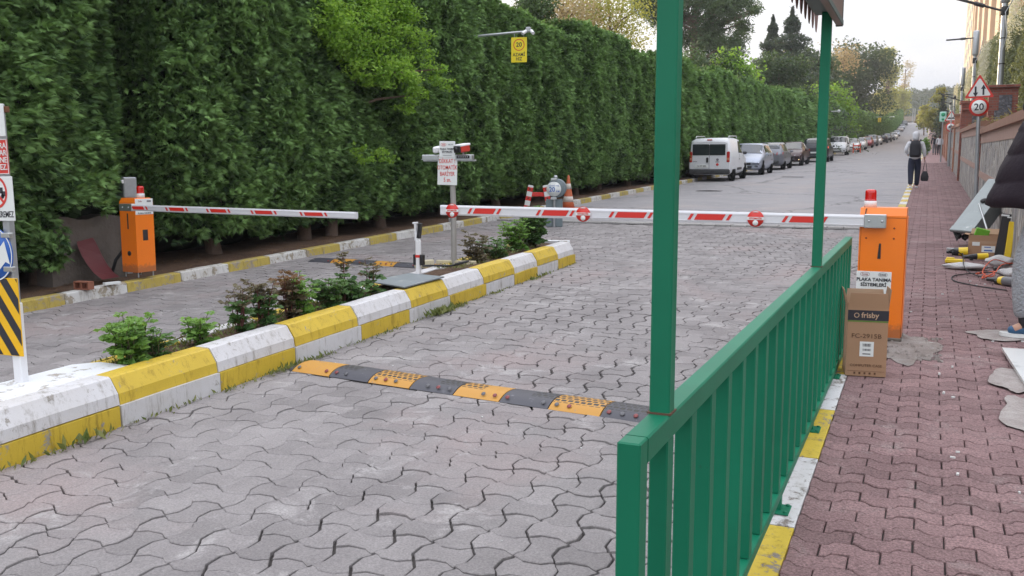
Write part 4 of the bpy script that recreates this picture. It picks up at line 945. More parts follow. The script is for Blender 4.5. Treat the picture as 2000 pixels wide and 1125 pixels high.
# hanging yellow signs on arms out of the hedge
def hang_sign(px_,py_,X,label,full=True,hpx=49):
    p=atX(px_,py_,X); q=atX(px_,py_+hpx,X); h=p.z-q.z; w_=h*.66; s=h/.5
    e=empty('hanging_sign',(X,p.y,q.z),label,'hanging sign',rz=R(8),group='yellow speed signs hanging over the road')
    b=MB(); b.tube([(-1.55,0,h+.03*s),(.28*s,0,h+.115*s)],[.028*s,.024*s],10); b.build('arm',M_steel,e)
    b=MB(); b.box((0,-.01,h/2),(w_,.012,h),b=.002); bb=b.build('board',M_yel,e)
    b=MB(); b.tube([(-w_*.3,-.01,h),(-w_*.3,0,h+.08*s)],.006,5); b.tube([(w_*.3,-.01,h),(w_*.3,0,h+.1*s)],.006,5); b.build('hanger',M_steel,e)
    oval(.118*s,.118*s,.016*s,36).build('ring',M_redtext,bb,loc=(0,-.0175,h*.70)); text('lettering','20',M_blacktext,bb,(0,-.018,h*.70),.125*s,bold=.002)
    text('lettering','AZAMİ\nHIZ',M_blacktext,bb,(0,-.018,h*.22),.095*s,sx=.86,bold=.0015)
    if full:
        b=MB(); b.box((.20,0,h+.16),(.10,.08,.08),b=.01); b.tube([(.2,0,h+.11),(.2,0,h+.14)],.05,8); b.build('junction_box',M_steel,e)
        for dx,rz_ in((.16,-.5),(.27,.6)):
            b=MB(); b.tube([(dx,-.03,h+.12),(dx+math.sin(rz_)*.12,-.12,h+.055)],[.034,.034],12); b.build('camera',M_white,e)
    return e
hang_sign(1014,73,-8.0,'bright yellow 20 speed sign with cameras on its arm, hanging over the near hedge')
hang_sign(1718,230,-8.2,'tiny far yellow speed sign hanging above the distant parked cars',False,9)
for (px_,py_,lab) in ((1636,217,'white ball lamp on an arm out of the hedge, right of the second green post'),(1745,228,'tiny far lamp arm sticking out of the hedge near its end')):
    p=atX(px_,py_,-8.2); e=empty('arm_lamp',p,lab,'arm lamp'); b=MB(); b.tube([(-1.4,0,-.05),(0,0,0)],.05,8); b.build('arm',M_white,e); b=MB(); b.lathe([(0,-.16),(.12,-.1),(.16,0),(.12,.1),(0,.16)],14,M=Matrix.Translation((.1,0,0))); b.build('lamp_head',M_white,e)

# ---------------- rose bushes in the island ----------------
M_rose=leafmat('rose_leaf',(.055,.15,.028),(.21,.37,.08),.3,.4)
M_rosed=leafmat('dark_rose_leaf',(.03,.085,.025),(.12,.22,.065),.25,.4)
M_rosep=leafmat('young_purple_leaf',(.075,.050,.035),(.17,.15,.09),.25,.4)
M_stem=mat('rose_stem',(.10,.09,.045),.8,ns=9,na=.3); M_stemr=mat('red_rose_stem',(.13,.04,.035),.7,ns=9,na=.3)
M_redbud=leafmat('red_leaf_tip',(.12,.05,.03),(.20,.12,.06),.3,.4)
def rose(loc,label,h,spread,nst,lf,seed,tip=None,ll=.055,stem=None,lean=0,dens=1.0,group='rose bushes in the island bed'):
    e=empty('rose_bush',loc,label,'rose bush',group=group); rr=random.Random(seed); V=[];Q=[];T=[];V2=[];Q2=[];T2=[]
    sb=MB()
    def leaf(P,d,l,w_,tt,VV,QQ,TT):
        d=d.normalized(); s=d.cross(Vector((rr.gauss(.1,.75),rr.gauss(-.35,.75),1))).normalized(); n_=s.cross(d)
        b0=len(VV); pts=[P,P+d*l*.30+s*w_*.42-n_*.01,P+d*l*.62+s*w_*.38,P+d*l-n_*l*.12,P+d*l*.62-s*w_*.38,P+d*l*.30-s*w_*.42-n_*.01]
        mid1=P+d*l*.30+n_*w_*-.12; mid2=P+d*l*.62+n_*w_*-.12
        VV+= [tuple(q) for q in pts]+[tuple(mid1),tuple(mid2)]
        QQ+= [(b0,b0+1,b0+6,b0+6),(b0,b0+6,b0+5,b0+5),(b0+1,b0+2,b0+7,b0+6),(b0+6,b0+7,b0+4,b0+5),(b0+2,b0+3,b0+7,b0+7),(b0+7,b0+3,b0+4,b0+4)]; TT+=[tt]*6
    for s_ in range(nst):
        a=rr.uniform(0,2*PI); q=rr.uniform(.2,1)*spread; hh=h*rr.uniform(.55,1.0) if s_ else h
        P0=Vector((math.cos(a)*q*.25,math.sin(a)*q*.25,-.02)); P3=Vector((math.cos(a)*q+lean,math.sin(a)*q,hh))
        pts=[P0.lerp(P3,t)+Vector((rr.uniform(-.012,.012),rr.uniform(-.012,.012),.06*h*math.sin(t*PI))) for t in (0,.25,.5,.75,1)]
        sb.tube(pts,[.006,.005,.004,.003,.002],5)
        nl=max(5,int(hh/.036*dens))
        for k in range(nl):
            t=.18+.82*k/(nl-1); f=t*4; i0=min(3,int(f)); P=Vector(pts[i0]).lerp(pts[i0+1],f-i0)
            az=k*2.4+rr.uniform(-.4,.4); dr=Vector((math.cos(az),math.sin(az),rr.uniform(-.15,.45))).normalized(); pl=rr.uniform(.03,.07)*(1.3-.5*t)
            isT=tip is not None and t>.70; VV,QQ,TT=(V2,Q2,T2) if isT else (V,Q,T)
            tt=min(1,max(0,.35+.45*t+rr.gauss(0,.15)))
            sz=ll*1.32*(1.15-.45*t)*rr.uniform(.75,1.2); E=P+dr*pl; sd=dr.cross(Vector((0,0,1)))
            leaf(E,dr+Vector((0,0,-.1)),sz,sz*.72,tt,VV,QQ,TT)
            for (u,sg) in ((.75,1),(.75,-1),(.35,1),(.35,-1)):
                leaf(P+dr*pl*u,(dr*.45+sd*sg),sz*.82,sz*.6,tt,VV,QQ,TT)
    sb.build('stem',stem or M_stem,e)
    me=bpy.data.meshes.new('foliage'); 
    def mk(V,Q,T,m,nm):
        F=[q if q[2]!=q[3] else q[:3] for q in Q]; me=bpy.data.meshes.new(nm); me.from_pydata(V,[],F); me.materials.append(m); at=me.attributes.new('tint','FLOAT','FACE'); at.data.foreach_set('value',T); mobj(nm,me,e)
    mk(V,Q,T,lf,'foliage')
    if V2: mk(V2,Q2,T2,tip,'young_leaves')
    return e
def rb(px_,py_,*a,**k):
    # stands in the bed where the photo shows its foot
    d=_fw*1800+_rt*(px_-1000)-_up*(py_-562.5); off=.14; t=(off-1.6)/(d.z-.034*d.y); p=CAM+d*t
    return rose(Vector((min(-4.86,max(-5.22,p.x)),min(p.y,11.85),prof(min(p.y,11.85))+.14)),*a,**k)
rb(255,712,'bright green leafy rose bush, nearest in the island bed',.34,.17,20,M_rose,1,ll=.058,dens=1.2)
rb(300,700,'low dark green shoots at the right foot of the nearest rose bush',.20,.12,9,M_rosed,2)
rb(405,675,'small fresh green rose with pale leaves, second from the near end of the island',.22,.11,12,M_rose,3,dens=1.2)
rb(470,652,'rose with round bluish green leaves and one tall red shoot',.36,.10,8,M_rosed,4,tip=M_rosep,stem=M_stemr)
rb(530,640,'tall purple leaved rose in the middle of the island bed',.38,.14,11,M_rosed,5,tip=M_rosep,stem=M_stemr,ll=.06)
rb(565,622,'rose with red tips and large dusky leaves next to the tall purple one',.40,.12,10,M_rosep,6,tip=M_redbud,stem=M_stemr,ll=.062)
rb(600,618,'light green rose rising above the dense dark ones',.38,.14,14,M_rose,7)
rb(640,600,'dense dark green rose spreading over the white kerb edge',.27,.20,20,M_rosed,8,dens=1.2)
rb(675,590,'tall thin reddish rose shoot over the dark leaves',.46,.05,3,M_rosed,9,tip=M_rosep,stem=M_stemr)
rb(690,588,'low dark green rose beside the steel plate',.20,.17,16,M_rosed,10,dens=1.2)
rb(722,575,'sparse rose with a wilted purple top beside the steel plate',.34,.08,5,M_rosed,11,tip=M_rosep,stem=M_stemr)
rb(930,512,'dusky thin leaved rose just right of the grey camera pole',.36,.17,9,M_rosep,12,ll=.06)
rb(965,503,'low dark green rose beyond the camera pole',.24,.22,18,M_rosed,13)
rb(1005,490,'mid green rose under the long barrier arm',.42,.20,18,M_rose,14,ll=.06)
rb(1050,478,'tall bushy green rose at the far end of the island bed',.56,.24,34,M_rosed,15,ll=.065,dens=1.15)
rb(1025,482,'thin pale stemmed rose left of the tall far bush',.46,.10,6,M_rose,16)
# weeds and leaf litter along the kerb foot and in the bed
rg=np.random.default_rng(5); C=[]
for (px_,py_,n,s) in [(10,910,14,.05),(110,885,12,.045),(165,862,14,.08),(205,850,10,.06),(330,812,12,.045),(450,770,14,.03),(480,760,26,.035),(560,728,50,.05),(590,712,50,.05),(640,700,30,.04),(700,672,20,.03),(760,650,26,.03),(850,612,150,.075),(880,602,50,.05),(950,573,30,.04),(1020,545,30,.05),(1050,540,30,.05)]:
    d=_fw*1800+_rt*(px_-1000)-_up*(py_-562.5); t=(-.12-1.6)/(d.z-.034*d.y); p=CAM+d*t
    for k in range(n): C.append((-4.46+abs(rg.normal())*.03,p.y+rg.normal()*.14,prof(p.y)-.12,s))
for k in range(2600):
    y=rg.uniform(4.45,12.1)
    if 7.6<y<9.4: continue
    C.append((rg.uniform(-5.15,-4.78)+(-.028*(y-4))*.6,y,prof(y)+.145,.035))
for k in range(500): y=rg.uniform(2.5,12.2); C.append((-4.485+abs(rg.normal())*.012,y,prof(y)-.12,.022))
C=np.array(C); n=len(C); A=rg.uniform(0,2*PI,n); le=C[:,3]*rg.uniform(.5,1.6,n)
D=np.column_stack([np.cos(A)*.6,np.sin(A)*.6,rg.uniform(.3,1.2,n)]); D=unit(D)*le[:,None]; S=unit(np.cross(D,rg.normal(0,1,(n,3))))*le[:,None]*.16
V=np.stack([C[:,:3]-S*.4,C[:,:3]+D*.5+S,C[:,:3]+D,C[:,:3]+D*.5-S],1).reshape(-1,3)
o=mobj('weeds',npmesh('weeds',V,np.arange(4*n).reshape(-1,4),rg.uniform(0,1,n),[leafmat('weed_leaf',(.07,.12,.03),(.24,.25,.09),.3)])); tag(o,'small green weeds in the island bed and along its kerb foot','weeds',kind='stuff')
# fallen needles and twigs on the verge
n=5000; y=rg.uniform(3,26,n); x=rg.uniform(-9.9,-8.85,n); a=rg.uniform(0,PI,n); le=rg.uniform(.01,.04,n)
P=np.column_stack([x,y,np.interp(y,_py,_pz)-.012+.05*np.sin(x*3.1+y*1.3)*np.sin(y*2.3+x)]); D=np.column_stack([np.cos(a),np.sin(a),rg.normal(.1,.15,n)])*le[:,None]; S=np.column_stack([-np.sin(a),np.cos(a),a*0])*.004
V=np.stack([P-D-S,P+D-S,P+D+S,P-D+S],1).reshape(-1,3)
o=mobj('needle_litter',npmesh('needle_litter',V,np.arange(4*n).reshape(-1,4),rg.uniform(0,1,n),[leafmat('dry_litter',(.09,.045,.022),(.24,.14,.07),.1,.9)])); tag(o,'brown fallen needles on the soil under the hedge','needle litter',kind='stuff')

# ---------------- speed humps ----------------
#hump
def humpmat(name,c,worn):
    m,t,p=base(name); tcn=N(t,'ShaderNodeTexCoord'); br=N(t,'ShaderNodeTexBrick',offset=.5); br.inputs['Scale'].default_value=1; br.inputs['Mortar Size'].default_value=.0085; br.inputs['Mortar Smooth'].default_value=.3
    br.inputs['Brick Width'].default_value=.046; br.inputs['Row Height'].default_value=.040
    nn=N(t,'ShaderNodeTexNoise'); nn.inputs['Scale'].default_value=9; L(t,tcn.outputs['Object'],nn.inputs['Vector']); vm=N(t,'ShaderNodeVectorMath',operation='MULTIPLY_ADD'); L(t,nn.outputs['Color'],vm.inputs[0]); vm.inputs[1].default_value=(.02,.02,.02); L(t,tcn.outputs['Object'],vm.inputs[2]); L(t,vm.outputs[0],br.inputs['Vector'])
    for i in(1,2): br.inputs[i].default_value=(1,1,1,1)
    br.inputs[3].default_value=(0,0,0,1)
    at=N(t,'ShaderNodeAttribute',attribute_name='tint').outputs['Fac']
    holes=mixc(t,ramp(t,at,.3,.6),(0,0,0),br.outputs[0]); w1=ramp(t,noise(t,14,8,.75),.6,.64)
    cc=mixc(t,w1,c,worn); cc=mixc(t,holes,cc,(.02,.018,.015)); L(t,cc,p.inputs['Base Color']); p.inputs['Roughness'].default_value=.5
    inv=mixc(t,holes,(1,1,1),(0,0,0)); bump(t,p,inv,.9,.008); return m
M_hy=humpmat('hump_yellow_rubber',(.48,.235,.03),(.30,.20,.12)); M_hb=humpmat('hump_black_rubber',(.055,.055,.068),(.13,.13,.15))
def hump(P0,P1,n,label,zoff,yel_first,wd=.34,gridded=()):
    P0=Vector(P0);P1=Vector(P1); d=(P1-P0); e=empty('speed_hump',(P0.x,P0.y,prof(P0.y)-.12),label,'speed hump',rz=math.atan2(d.y,d.x)); l=d.length/n
    dz=(prof(P1.y)-prof(P0.y))/d.length
    for k in range(n):
        b=MB(); x0,x1=k*l+.004,(k+1)*l-.004; G=10; sag=.0
        rings=[]
        for x in np.linspace(x0,x1,5):
            r=[]
            for j in range(G+1):
                t=j/G; yy=(t-.5)*wd; zz=.052*(1-abs(2*t-1)**2.6)+.004*math.sin(x*3); r.append((x,yy,max(.003,zz)+dz*x-.006))
            rings.append(r)
        V=[p for r in rings for p in r];F=[];m=G+1
        for i in range(4):
            for j in range(G):
                F.append((i*m+j,(i+1)*m+j,(i+1)*m+j+1,i*m+j+1))
        tn=[]
        for i in range(4):
            for j in range(G): tn.append(1. if (k in gridded and j>1 and j<G-1) else (1. if (k not in (0,) and (i>=2)==(k%3!=1) and j>2 and j<G) else 0.))
        b0=len(b.v); b._a(V,F,smooth=True); b.t=tn
        for rr_,rev in((rings[0],0),(rings[-1],1)):
            b._a(rr_+[(rr_[0][0],wd/2,dz*rr_[0][0]-.02),(rr_[0][0],-wd/2,dz*rr_[0][0]-.02)],[tuple(range(m+2))],0.)
        yel=(k%2==0)==yel_first; sg=b.build('segment',M_hy if yel else M_hb,e)
        for q in range(4):
            if (k*7+q*3)%5 in (1,3): continue
            x=x0+(q+.5)*(x1-x0)/4; b=MB(); b.lathe([(0,.0012),(.0135,.001),(.016,-.001)],12,M=Matrix.Translation((x,-wd*.40,.030+dz*x))@Matrix.Rotation(R(38),4,'X')); b.build('reflector',mat('dull_red_reflector',(.20,.035,.035),.3) if (k+q)%2 else mat('dull_grey_reflector',(.10,.10,.11),.3),sg)
    for x,s in((-.0,-1),(d.length,1)):
        b=MB(); V=[(x,0,.045+dz*x)]; pts=[(x+s*.11*math.sin(a),-wd/2*math.cos(a)*.98,dz*x-.002) for a in np.linspace(0,PI,11)]
        mid=[(x,(-.5+j/10)*wd,max(.003,.052*(1-abs(2*j/10-1)**2.6))-.006+dz*x) for j in range(11)]
        V=mid+pts; b._a(V,[(j,j+1,12+j,11+j) for j in range(10)],0.,True); b.build('end_cap',M_hb,e)
    return e
hump((-4.36,5.80,0),(-1.42,5.50,0),8,'worn yellow and black rubber speed hump in the near lane before the railing',0,True,gridded=(2,6,7))
hump((-8.25,11.28,0),(-5.72,11.24,0),7,'yellow and black rubber speed hump in the far lane by the left kerb',0,False,wd=.34)

# ---------------- parked vehicles ----------------
M_glass=mat('car_glass',(.018,.024,.028),.06,ns=3,na=.1,bs=0,coat=.5)
M_tyre=mat('tyre_rubber',(.02,.02,.02),.8,ns=20,na=.2); M_rim=mat('alloy_rim',(.40,.41,.42),.3,.8,ns=10,na=.1)
M_trim=mat('bumper_plastic',(.035,.037,.04),.6,ns=12,na=.15)
M_tail=mat('red_tail_lens',(.42,.012,.01),.15,ns=4,na=.05,bs=0,coat=.5); M_head=mat('headlamp_glass',(.55,.58,.62),.12,.2,ns=6,na=.15,bs=0,coat=.6)
def paint(nm,c,metal=.0): return mat('paint_'+nm,c,.42,metal,ns=2,na=.05,bs=0,coat=.25)
PN={'white':paint('white',(.68,.70,.73)),'silver':paint('silver_blue',(.40,.44,.52),.5),'grey':paint('warm_grey',(.21,.22,.25),.5),'dark':paint('dark_grey',(.045,.048,.055),.4),'darkred':paint('dark_red',(.06,.032,.036),.3),'red':paint('red',(.30,.03,.04),.1),'black':paint('black',(.018,.02,.024),.3),'beige':paint('beige',(.30,.25,.23),.3)}
KIND={ # y along length (rear negative, fractions of L), zbottom, zbelt, ztop, top width, body width ; all z in metres
'hatch':(4.05,1.75,[(-.5,.45,.78,.84,.78,.80),(-.485,.30,.90,1.00,.80,.95),(-.42,.24,.95,1.32,.74,1),(-.33,.22,.95,1.43,.75,1),(.0,.21,.93,1.46,.76,1),(.06,.21,.92,1.42,.76,1),(.245,.22,.90,.97,.84,1),(.40,.24,.80,.86,.84,.98),(.475,.26,.66,.72,.80,.92),(.5,.32,.52,.60,.74,.82)],(-.47,-.34),(.055,.25),[(-.36,-.22),(-.205,-.03),(-.015,.15)]),
'sedan':(4.5,1.78,[(-.5,.42,.80,.86,.80,.82),(-.485,.30,.93,1.00,.84,.95),(-.36,.25,.95,1.06,.82,1),(-.22,.22,.95,1.38,.72,1),(-.05,.21,.94,1.44,.74,1),(.04,.21,.92,1.40,.74,1),(.22,.22,.90,.97,.84,1),(.40,.24,.80,.85,.84,.98),(.475,.26,.66,.72,.80,.92),(.5,.32,.52,.60,.74,.82)],(-.35,-.225),(.035,.225),[(-.26,-.15),(-.135,.015),(.03,.13)]),
'suv':(4.45,1.84,[(-.5,.48,.90,.96,.80,.84),(-.485,.34,1.02,1.12,.82,.96),(-.43,.28,1.06,1.50,.78,1),(-.36,.26,1.06,1.62,.80,1),(.0,.25,1.04,1.66,.80,1),(.06,.25,1.03,1.61,.80,1),(.235,.26,1.00,1.08,.86,1),(.40,.28,.92,.98,.86,.98),(.475,.30,.74,.82,.82,.93),(.5,.36,.60,.68,.76,.84)],(-.475,-.37),(.055,.24),[(-.39,-.23),(-.215,-.03),(-.015,.15)]),
'van':(3.95,1.70,[(-.5,.36,1.02,1.58,.84,.94),(-.488,.30,1.04,1.68,.86,.985),(-.40,.25,1.04,1.73,.86,1),(-.1,.24,1.04,1.74,.86,1),(.08,.24,1.04,1.70,.85,1),(.25,.25,1.05,1.20,.86,1),(.40,.26,.93,1.02,.86,.98),(.475,.28,.74,.84,.82,.93),(.5,.34,.60,.66,.76,.84)],None,(.075,.26),[(-.02,.20)])}
def car(kind,col,X,Y,front,label,lit=False,plate=True,rear_glow=False,rz=0):
    Lc,W,ST,back,wind,sidew=KIND[kind]; pm=PN[col]; hw=W/2
    slope=math.atan2(prof(Y+2)-prof(Y-2),4)
    e=empty('parked_car' if kind!='van' else 'parked_van',(X,Y,prof(Y)-.115),label,'van' if kind=='van' else 'car',group='vehicles parked along the hedge')
    e.rotation_euler=(slope,0,rz) if not front else (-slope,0,PI+rz)
    def sec(f):
        fs=[q[0] for q in ST]; v=[float(np.interp(f,fs,[q[i] for q in ST])) for i in range(1,6)]
        zb,zt_,zr,wt,wb=v; w=hw*wb; y=f*Lc; t=hw*wt
        if zr-zt_<.12: t=max(t,w*.86)
        return [(0,y,zb),(w*.80,y,zb),(w*.97,y,zb+.10),(w,y,zb+.26),(w*.985,y,zt_-.06),(w*.955,y,zt_),(t,y,zr-min(.07,(zr-zt_)*.45)),(t*.84,y,zr-.012),(t*.45,y,zr),(0,y,zr+.004)]
    b=MB(); fs=[]
    for i in range(len(ST)-1):
        a,c=ST[i][0],ST[i+1][0]; m=max(1,int((c-a)*Lc/.25))
        fs+=[a+(c-a)*k/m for k in range(m)]
    fs.append(ST[-1][0]); rings=[]
    for f in fs:
        s=sec(f); rings.append(s+[(-x,y,z) for x,y,z in s[-2:0:-1]])
    b.loft(rings); b.build('body',pm,e)
    def patch(f0,f1,v0,v1,g0,g1,nm,m,par,side=0,off=.007,n=4,top=False):
        # side strip between section points; v in section index coordinates
        for sd in ((1,-1) if side==0 else (side,)):
            V=[];F=[]
            for i in range(n+1):
                f=f0+(f1-f0)*i/n; s=sec(f)
                for j in range(n+1):
                    v=v0+(v1-v0)*j/n; k=min(len(s)-2,int(v)); t=v-k; p=Vector(s[k]).lerp(Vector(s[k+1]),t)
                    V.append((sd*(p.x+off),p.y,p.z))
            for i in range(n):
                for j in range(n): q=i*(n+1)+j; F.append((q,q+1,q+n+2,q+n+1))
            b=MB(); b._a(V,F,smooth=True); b.build(nm,m,par)
    for (f0,f1) in sidew: patch(f0,f1,5.12,5.93,0,0,'side_window',M_glass,e)
    def glass(f0,f1,nm,wfrac=.90,sgn=1):
        V=[];F=[];n=5; idx=[6.05,6.6,7.2,8,9]
        for i in range(n+1):
            f=f0+(f1-f0)*i/n; s=sec(f); row=[]
            for v in idx:
                k=min(8,int(v)); t=v-k; p=Vector(s[k]).lerp(Vector(s[k+1]),t); row.append(Vector((p.x*wfrac/.9,p.y+sgn*.010,p.z+.008)))
            full=row+[Vector((-p.x,p.y,p.z)) for p in row[-2::-1]]; V+=full
        m=len(idx)*2-1
        for i in range(n):
            for j in range(m-1): q=i*m+j; F.append((q,q+1,q+m+1,q+m))
        b=MB(); b._a(V,F,smooth=True); b.build(nm,M_glass,e)
    glass(wind[0]+.015,wind[1]-.02,'windscreen',sgn=1)
    if back: glass(back[0]+.012,back[1],'rear_window',sgn=-1)
    # wheels
    for sx in(-1,1):
        for fy in(-.30,.315):
            r=.315 if kind!='suv' else .345; M_=Matrix.Translation((sx*(hw-.105),fy*Lc,r))
            b=MB(); b.lathe([(r*.60,-.095),(r*.95,-.095),(r,-.07),(r,.07),(r*.95,.095),(r*.60,.095)],26,M=M_,axis='X'); wl=b.build('wheel',M_tyre,e)
            b=MB(); x0=sx*.100
            b.lathe([(r*.64,0),(r*.60,-sx*.012),(r*.15,-sx*.004),(0,sx*0)] ,20,M=M_@Matrix.Translation((x0,0,0)),axis='X'); b.build('rim',M_rim,wl)
            b=MB()
            for k in range(5):
                a=k*2*PI/5; b.prism([(r*.22*math.cos(a+.3),r*.22*math.sin(a+.3)),(r*.52*math.cos(a+.22),r*.52*math.sin(a+.22)),(r*.52*math.cos(a+.85),r*.52*math.sin(a+.85)),(r*.22*math.cos(a+.8),r*.22*math.sin(a+.8))],'X',x0,x0+sx*.004,M=M_)
            b.build('spoke_gap',M_tyre,wl)
            b=MB(); b.lathe([(0,0),(r+.045,0)],26,M=Matrix.Translation((sx*(hw*.99+.004),fy*Lc,r+.01)),axis='X'); b.build('wheel_arch',M_black,e)
    if Y<130:
        for sx in(-1,1):
            b=MB(); b.box((sx*(hw+.06),(wind[1]-.06)*Lc,sec(.2)[5][2]+.05),(.15,.09,.13),b=.03); b.build('mirror',pm if kind!='van' else M_trim,e)
            b=MB()
            for f in ((-.02,) if kind=='van' else (-.03,-.20)): b.box((sx*(hw*.985+.012),f*Lc,.86),(.02,.15,.03),b=.006)
            b.build('door_handle',M_trim,e)
            for f in ((.0,.22) if kind=='van' else (-.21,.0,.2)):
                V=[];s=sec(f)
                b=MB(); b.box((sx*(s[4][0]+.001),f*Lc,(s[3][2]+s[5][2])/2),(.006,.008,s[5][2]-s[3][2])); b.build('door_seam',M_black,e)
    # front end
    yf=.5*Lc; zz=ST[-1][2]; f2=ST[-2]
    for sx in(-1,1):
        b=MB(); b.loft([[(sx*hw*.50,yf-.015,zz-.0),(sx*hw*.86,yf-.17,zz+.03),(sx*hw*.89,yf-.20,zz+.17),(sx*hw*.52,yf-.06,zz+.13)],[(sx*hw*.50,yf+.012,zz-.0),(sx*hw*.90,yf-.13,zz+.03),(sx*hw*.925,yf-.20,zz+.175),(sx*hw*.52,yf-.035,zz+.14)]],smooth=False)
        hd=b.build('headlight',M_head,e)
        if lit: b=MB(); b.box((sx*hw*.78,yf-.05,zz-.13),(.10,.03,.06),b=.01); b.build('lit_lamp',bpy.data.materials['lamp_glow'],e)
        b=MB(); b.box((sx*hw*.74,yf-.035,ST[-1][1]+.10),(.16,.08,.07),b=.015); b.build('fog_lamp_recess',M_black,e)
    b=MB(); b.box((0,yf+.0,zz+.01),(hw*.92,.05,.10),b=.02); b.build('grille',M_black,e)
    b=MB(); b.box((0,yf-.02,ST[-1][1]+.06),(hw*1.05,.08,.14),b=.03); b.build('lower_grille',M_trim,e)
    b=MB(); b.lathe([(0,0),(.045,0),(.04,.012),(0,.014)],16,M=Matrix.Translation((0,yf+.024,zz+.03))@Matrix.Rotation(-PI/2,4,'X')); b.build('emblem',M_rim,e)
    b=MB(); b.box((0,yf+.035,zz-.12),(.50,.015,.11)); b.build('number_plate',M_board,e)
    # rear end
    yr=-.5*Lc
    if kind=='van':
        for x0,x1 in((-.68,-.01),(.01,.64)):
            b=MB(); b.box(((x0+x1)/2,yr-.008,1.27),(x1-x0,.03,.44),b=.03); b.build('rear_window',M_glass,e)
        for sx in(-1,1):
            b=MB(); b.box((sx*.745,yr+.03,.98),(.13,.10,.44),b=.03); tl=b.build('tail_light',M_tail,e)
            b=MB(); b.box((sx*.745,yr-.024,.90),(.10,.01,.10),b=.004); b.build('indicator_lens',mat('orange_lens',(.55,.22,.12),.2,bs=0),tl)
            b=MB(); b.tube([(sx*.66,-.38*Lc,1.735),(sx*.66,-.36*Lc,1.80),(sx*.66,.02*Lc,1.80),(sx*.66,.05*Lc,1.73)],.022,8); b.build('roof_rail',M_alu,e)
        b=MB(); b.box((0,yr-.01,.40),(1.66,.16,.20),b=.05); b.build('bumper',M_trim,e)
        b=MB(); b.box((.0,yr-.004,.98),(.010,.02,.95)); b.build('door_seam',M_black,e)
        b=MB(); b.box((-.08,yr-.018,.86),(.09,.03,.20),b=.02); b.build('door_handle',M_black,e)
        b=MB(); b.box((-.30,yr-.014,.615),(.54,.016,.13),b=.006); pl=b.build('number_plate',M_board,e); text('lettering','34 EIT 880',M_blacktext,pl,(-.30,yr-.0235,.615),.10,sx=.8)
        b=MB(); b.lathe([(0,0),(.055,0),(.05,.008),(0,.01)],18,M=Matrix.Translation((.33,yr-.004,.88))@Matrix.Rotation(PI/2,4,'X')); b.build('emblem',M_greytext,e)
        b=MB(); b.box((.33,yr-.003,.785),(.16,.006,.03)); b.build('model_badge',M_greytext,e)
        b=MB(); b.box((-.58,yr-.003,.80),(.18,.006,.022)); b.build('model_badge',M_greytext,e)
        b=MB(); b.lathe([(0,0),(.055,0),(.055,.004),(0,.004)],18,M=Matrix.Translation((.33,yr-.004,.68))@Matrix.Rotation(PI/2,4,'X')); b.build('round_sticker',M_redtext,e)
        b=MB(); b.box((0,yr+.03,1.66),(.22,.06,.05),b=.02); b.build('brake_light',M_tail,e)
        b=MB(); b.box((.86,-.02*Lc,.47),(.02,.9,.10),b=.006); b.build('side_moulding',M_trim,e)
    else:
        zt=ST[1][2]
        for sx in(-1,1):
            b=MB(); b.loft([[(sx*hw*.60,yr+.0,zt-.10),(sx*hw*.93,yr+.14,zt-.09),(sx*hw*.955,yr+.20,zt+.03),(sx*hw*.62,yr+.06,zt+.03)],[(sx*hw*.60,yr-.03,zt-.10),(sx*hw*.97,yr+.10,zt-.09),(sx*hw*.985,yr+.20,zt+.035),(sx*hw*.62,yr+.02,zt+.04)]],smooth=False)
            b.build('tail_light',bpy.data.materials['tail_glow'] if rear_glow else M_tail,e)
        b=MB(); b.box((0,yr-.0,.42),(hw*1.5,.12,.18),b=.05); b.build('bumper',M_trim,e)
        b=MB(); b.box((0,yr-.018,.66),(.52,.02,.11)); b.build('number_plate',M_board,e)
    return e
def glow(nm,c,s):
    m,t,p=base(nm); p.inputs['Base Color'].default_value=(*c,1); p.inputs['Emission Color'].default_value=(*c,1); p.inputs['Emission Strength'].default_value=s
glow('lamp_glow',(1,.75,.35),2.2); glow('tail_glow',(1,.13,.05),.9)
car('van','white',-8.06,39.35,False,'small white panel van with dark rear windows, nearest of the parked vehicles')
car('hatch','silver',-7.95,45.95,True,'silver blue hatchback facing us, parked just past the white van')
car('hatch','grey',-7.98,53.2,False,'grey hatchback seen from behind, parked after the silver blue hatchback')
car('sedan','darkred',-7.95,60.9,True,'dark red car facing us with a light on, left of the second green post',lit=True)
car('suv','dark',-7.25,69.4,False,'tall dark car with glowing tail lights, partly hidden by the second green post',rear_glow=True)
car('van','white',-7.9,93.5,True,'white van facing us, just right of the second green post')
car('sedan','white',-7.9,109.5,True,'white saloon facing us behind the small orange barrier')
for (k,c,Y,f,lab) in (('hatch','white',122,True,'white hatchback close behind the white saloon'),('hatch','red',136,True,'red car between the pale cars in the distant parked row'),('suv','grey',148,True,'grey car just after the red one in the parked row'),('sedan','white',161,True,'white car just before the dark hatchback in the parked row'),
   ('hatch','dark',184,False,'dark hatchback seen from behind, in the distant parked row'),('suv','black',201,True,'tall black car right after the dark hatchback'),('sedan','dark',219,True,'low dark saloon in the distant row, before the white cars on the slope'),('suv','white',236,True,'white car at the start of the steeper slope'),
   ('hatch','silver',256,True,'small silver car on the slope, lower of the far group'),('sedan','beige',286,True,'brownish pink saloon high on the slope'),('hatch','grey',303,True,'grey car next to the highest parked one'),('suv','dark',330,True,'dark topmost car at the far end of the parked row')):
    car(k,c,-7.95,Y,f,lab)
e=empty('folding_barrier',(-6.95,103.5,prof(103.5)-.12),'tiny orange folding barrier standing in front of the white saloon','barrier')
m=mat('bright_orange_plastic',(.75,.09,.03),.5)
b=MB()
for x in(-.35,.35): b.box((x,0,.5),(.10,.08,1.0),b=.01)
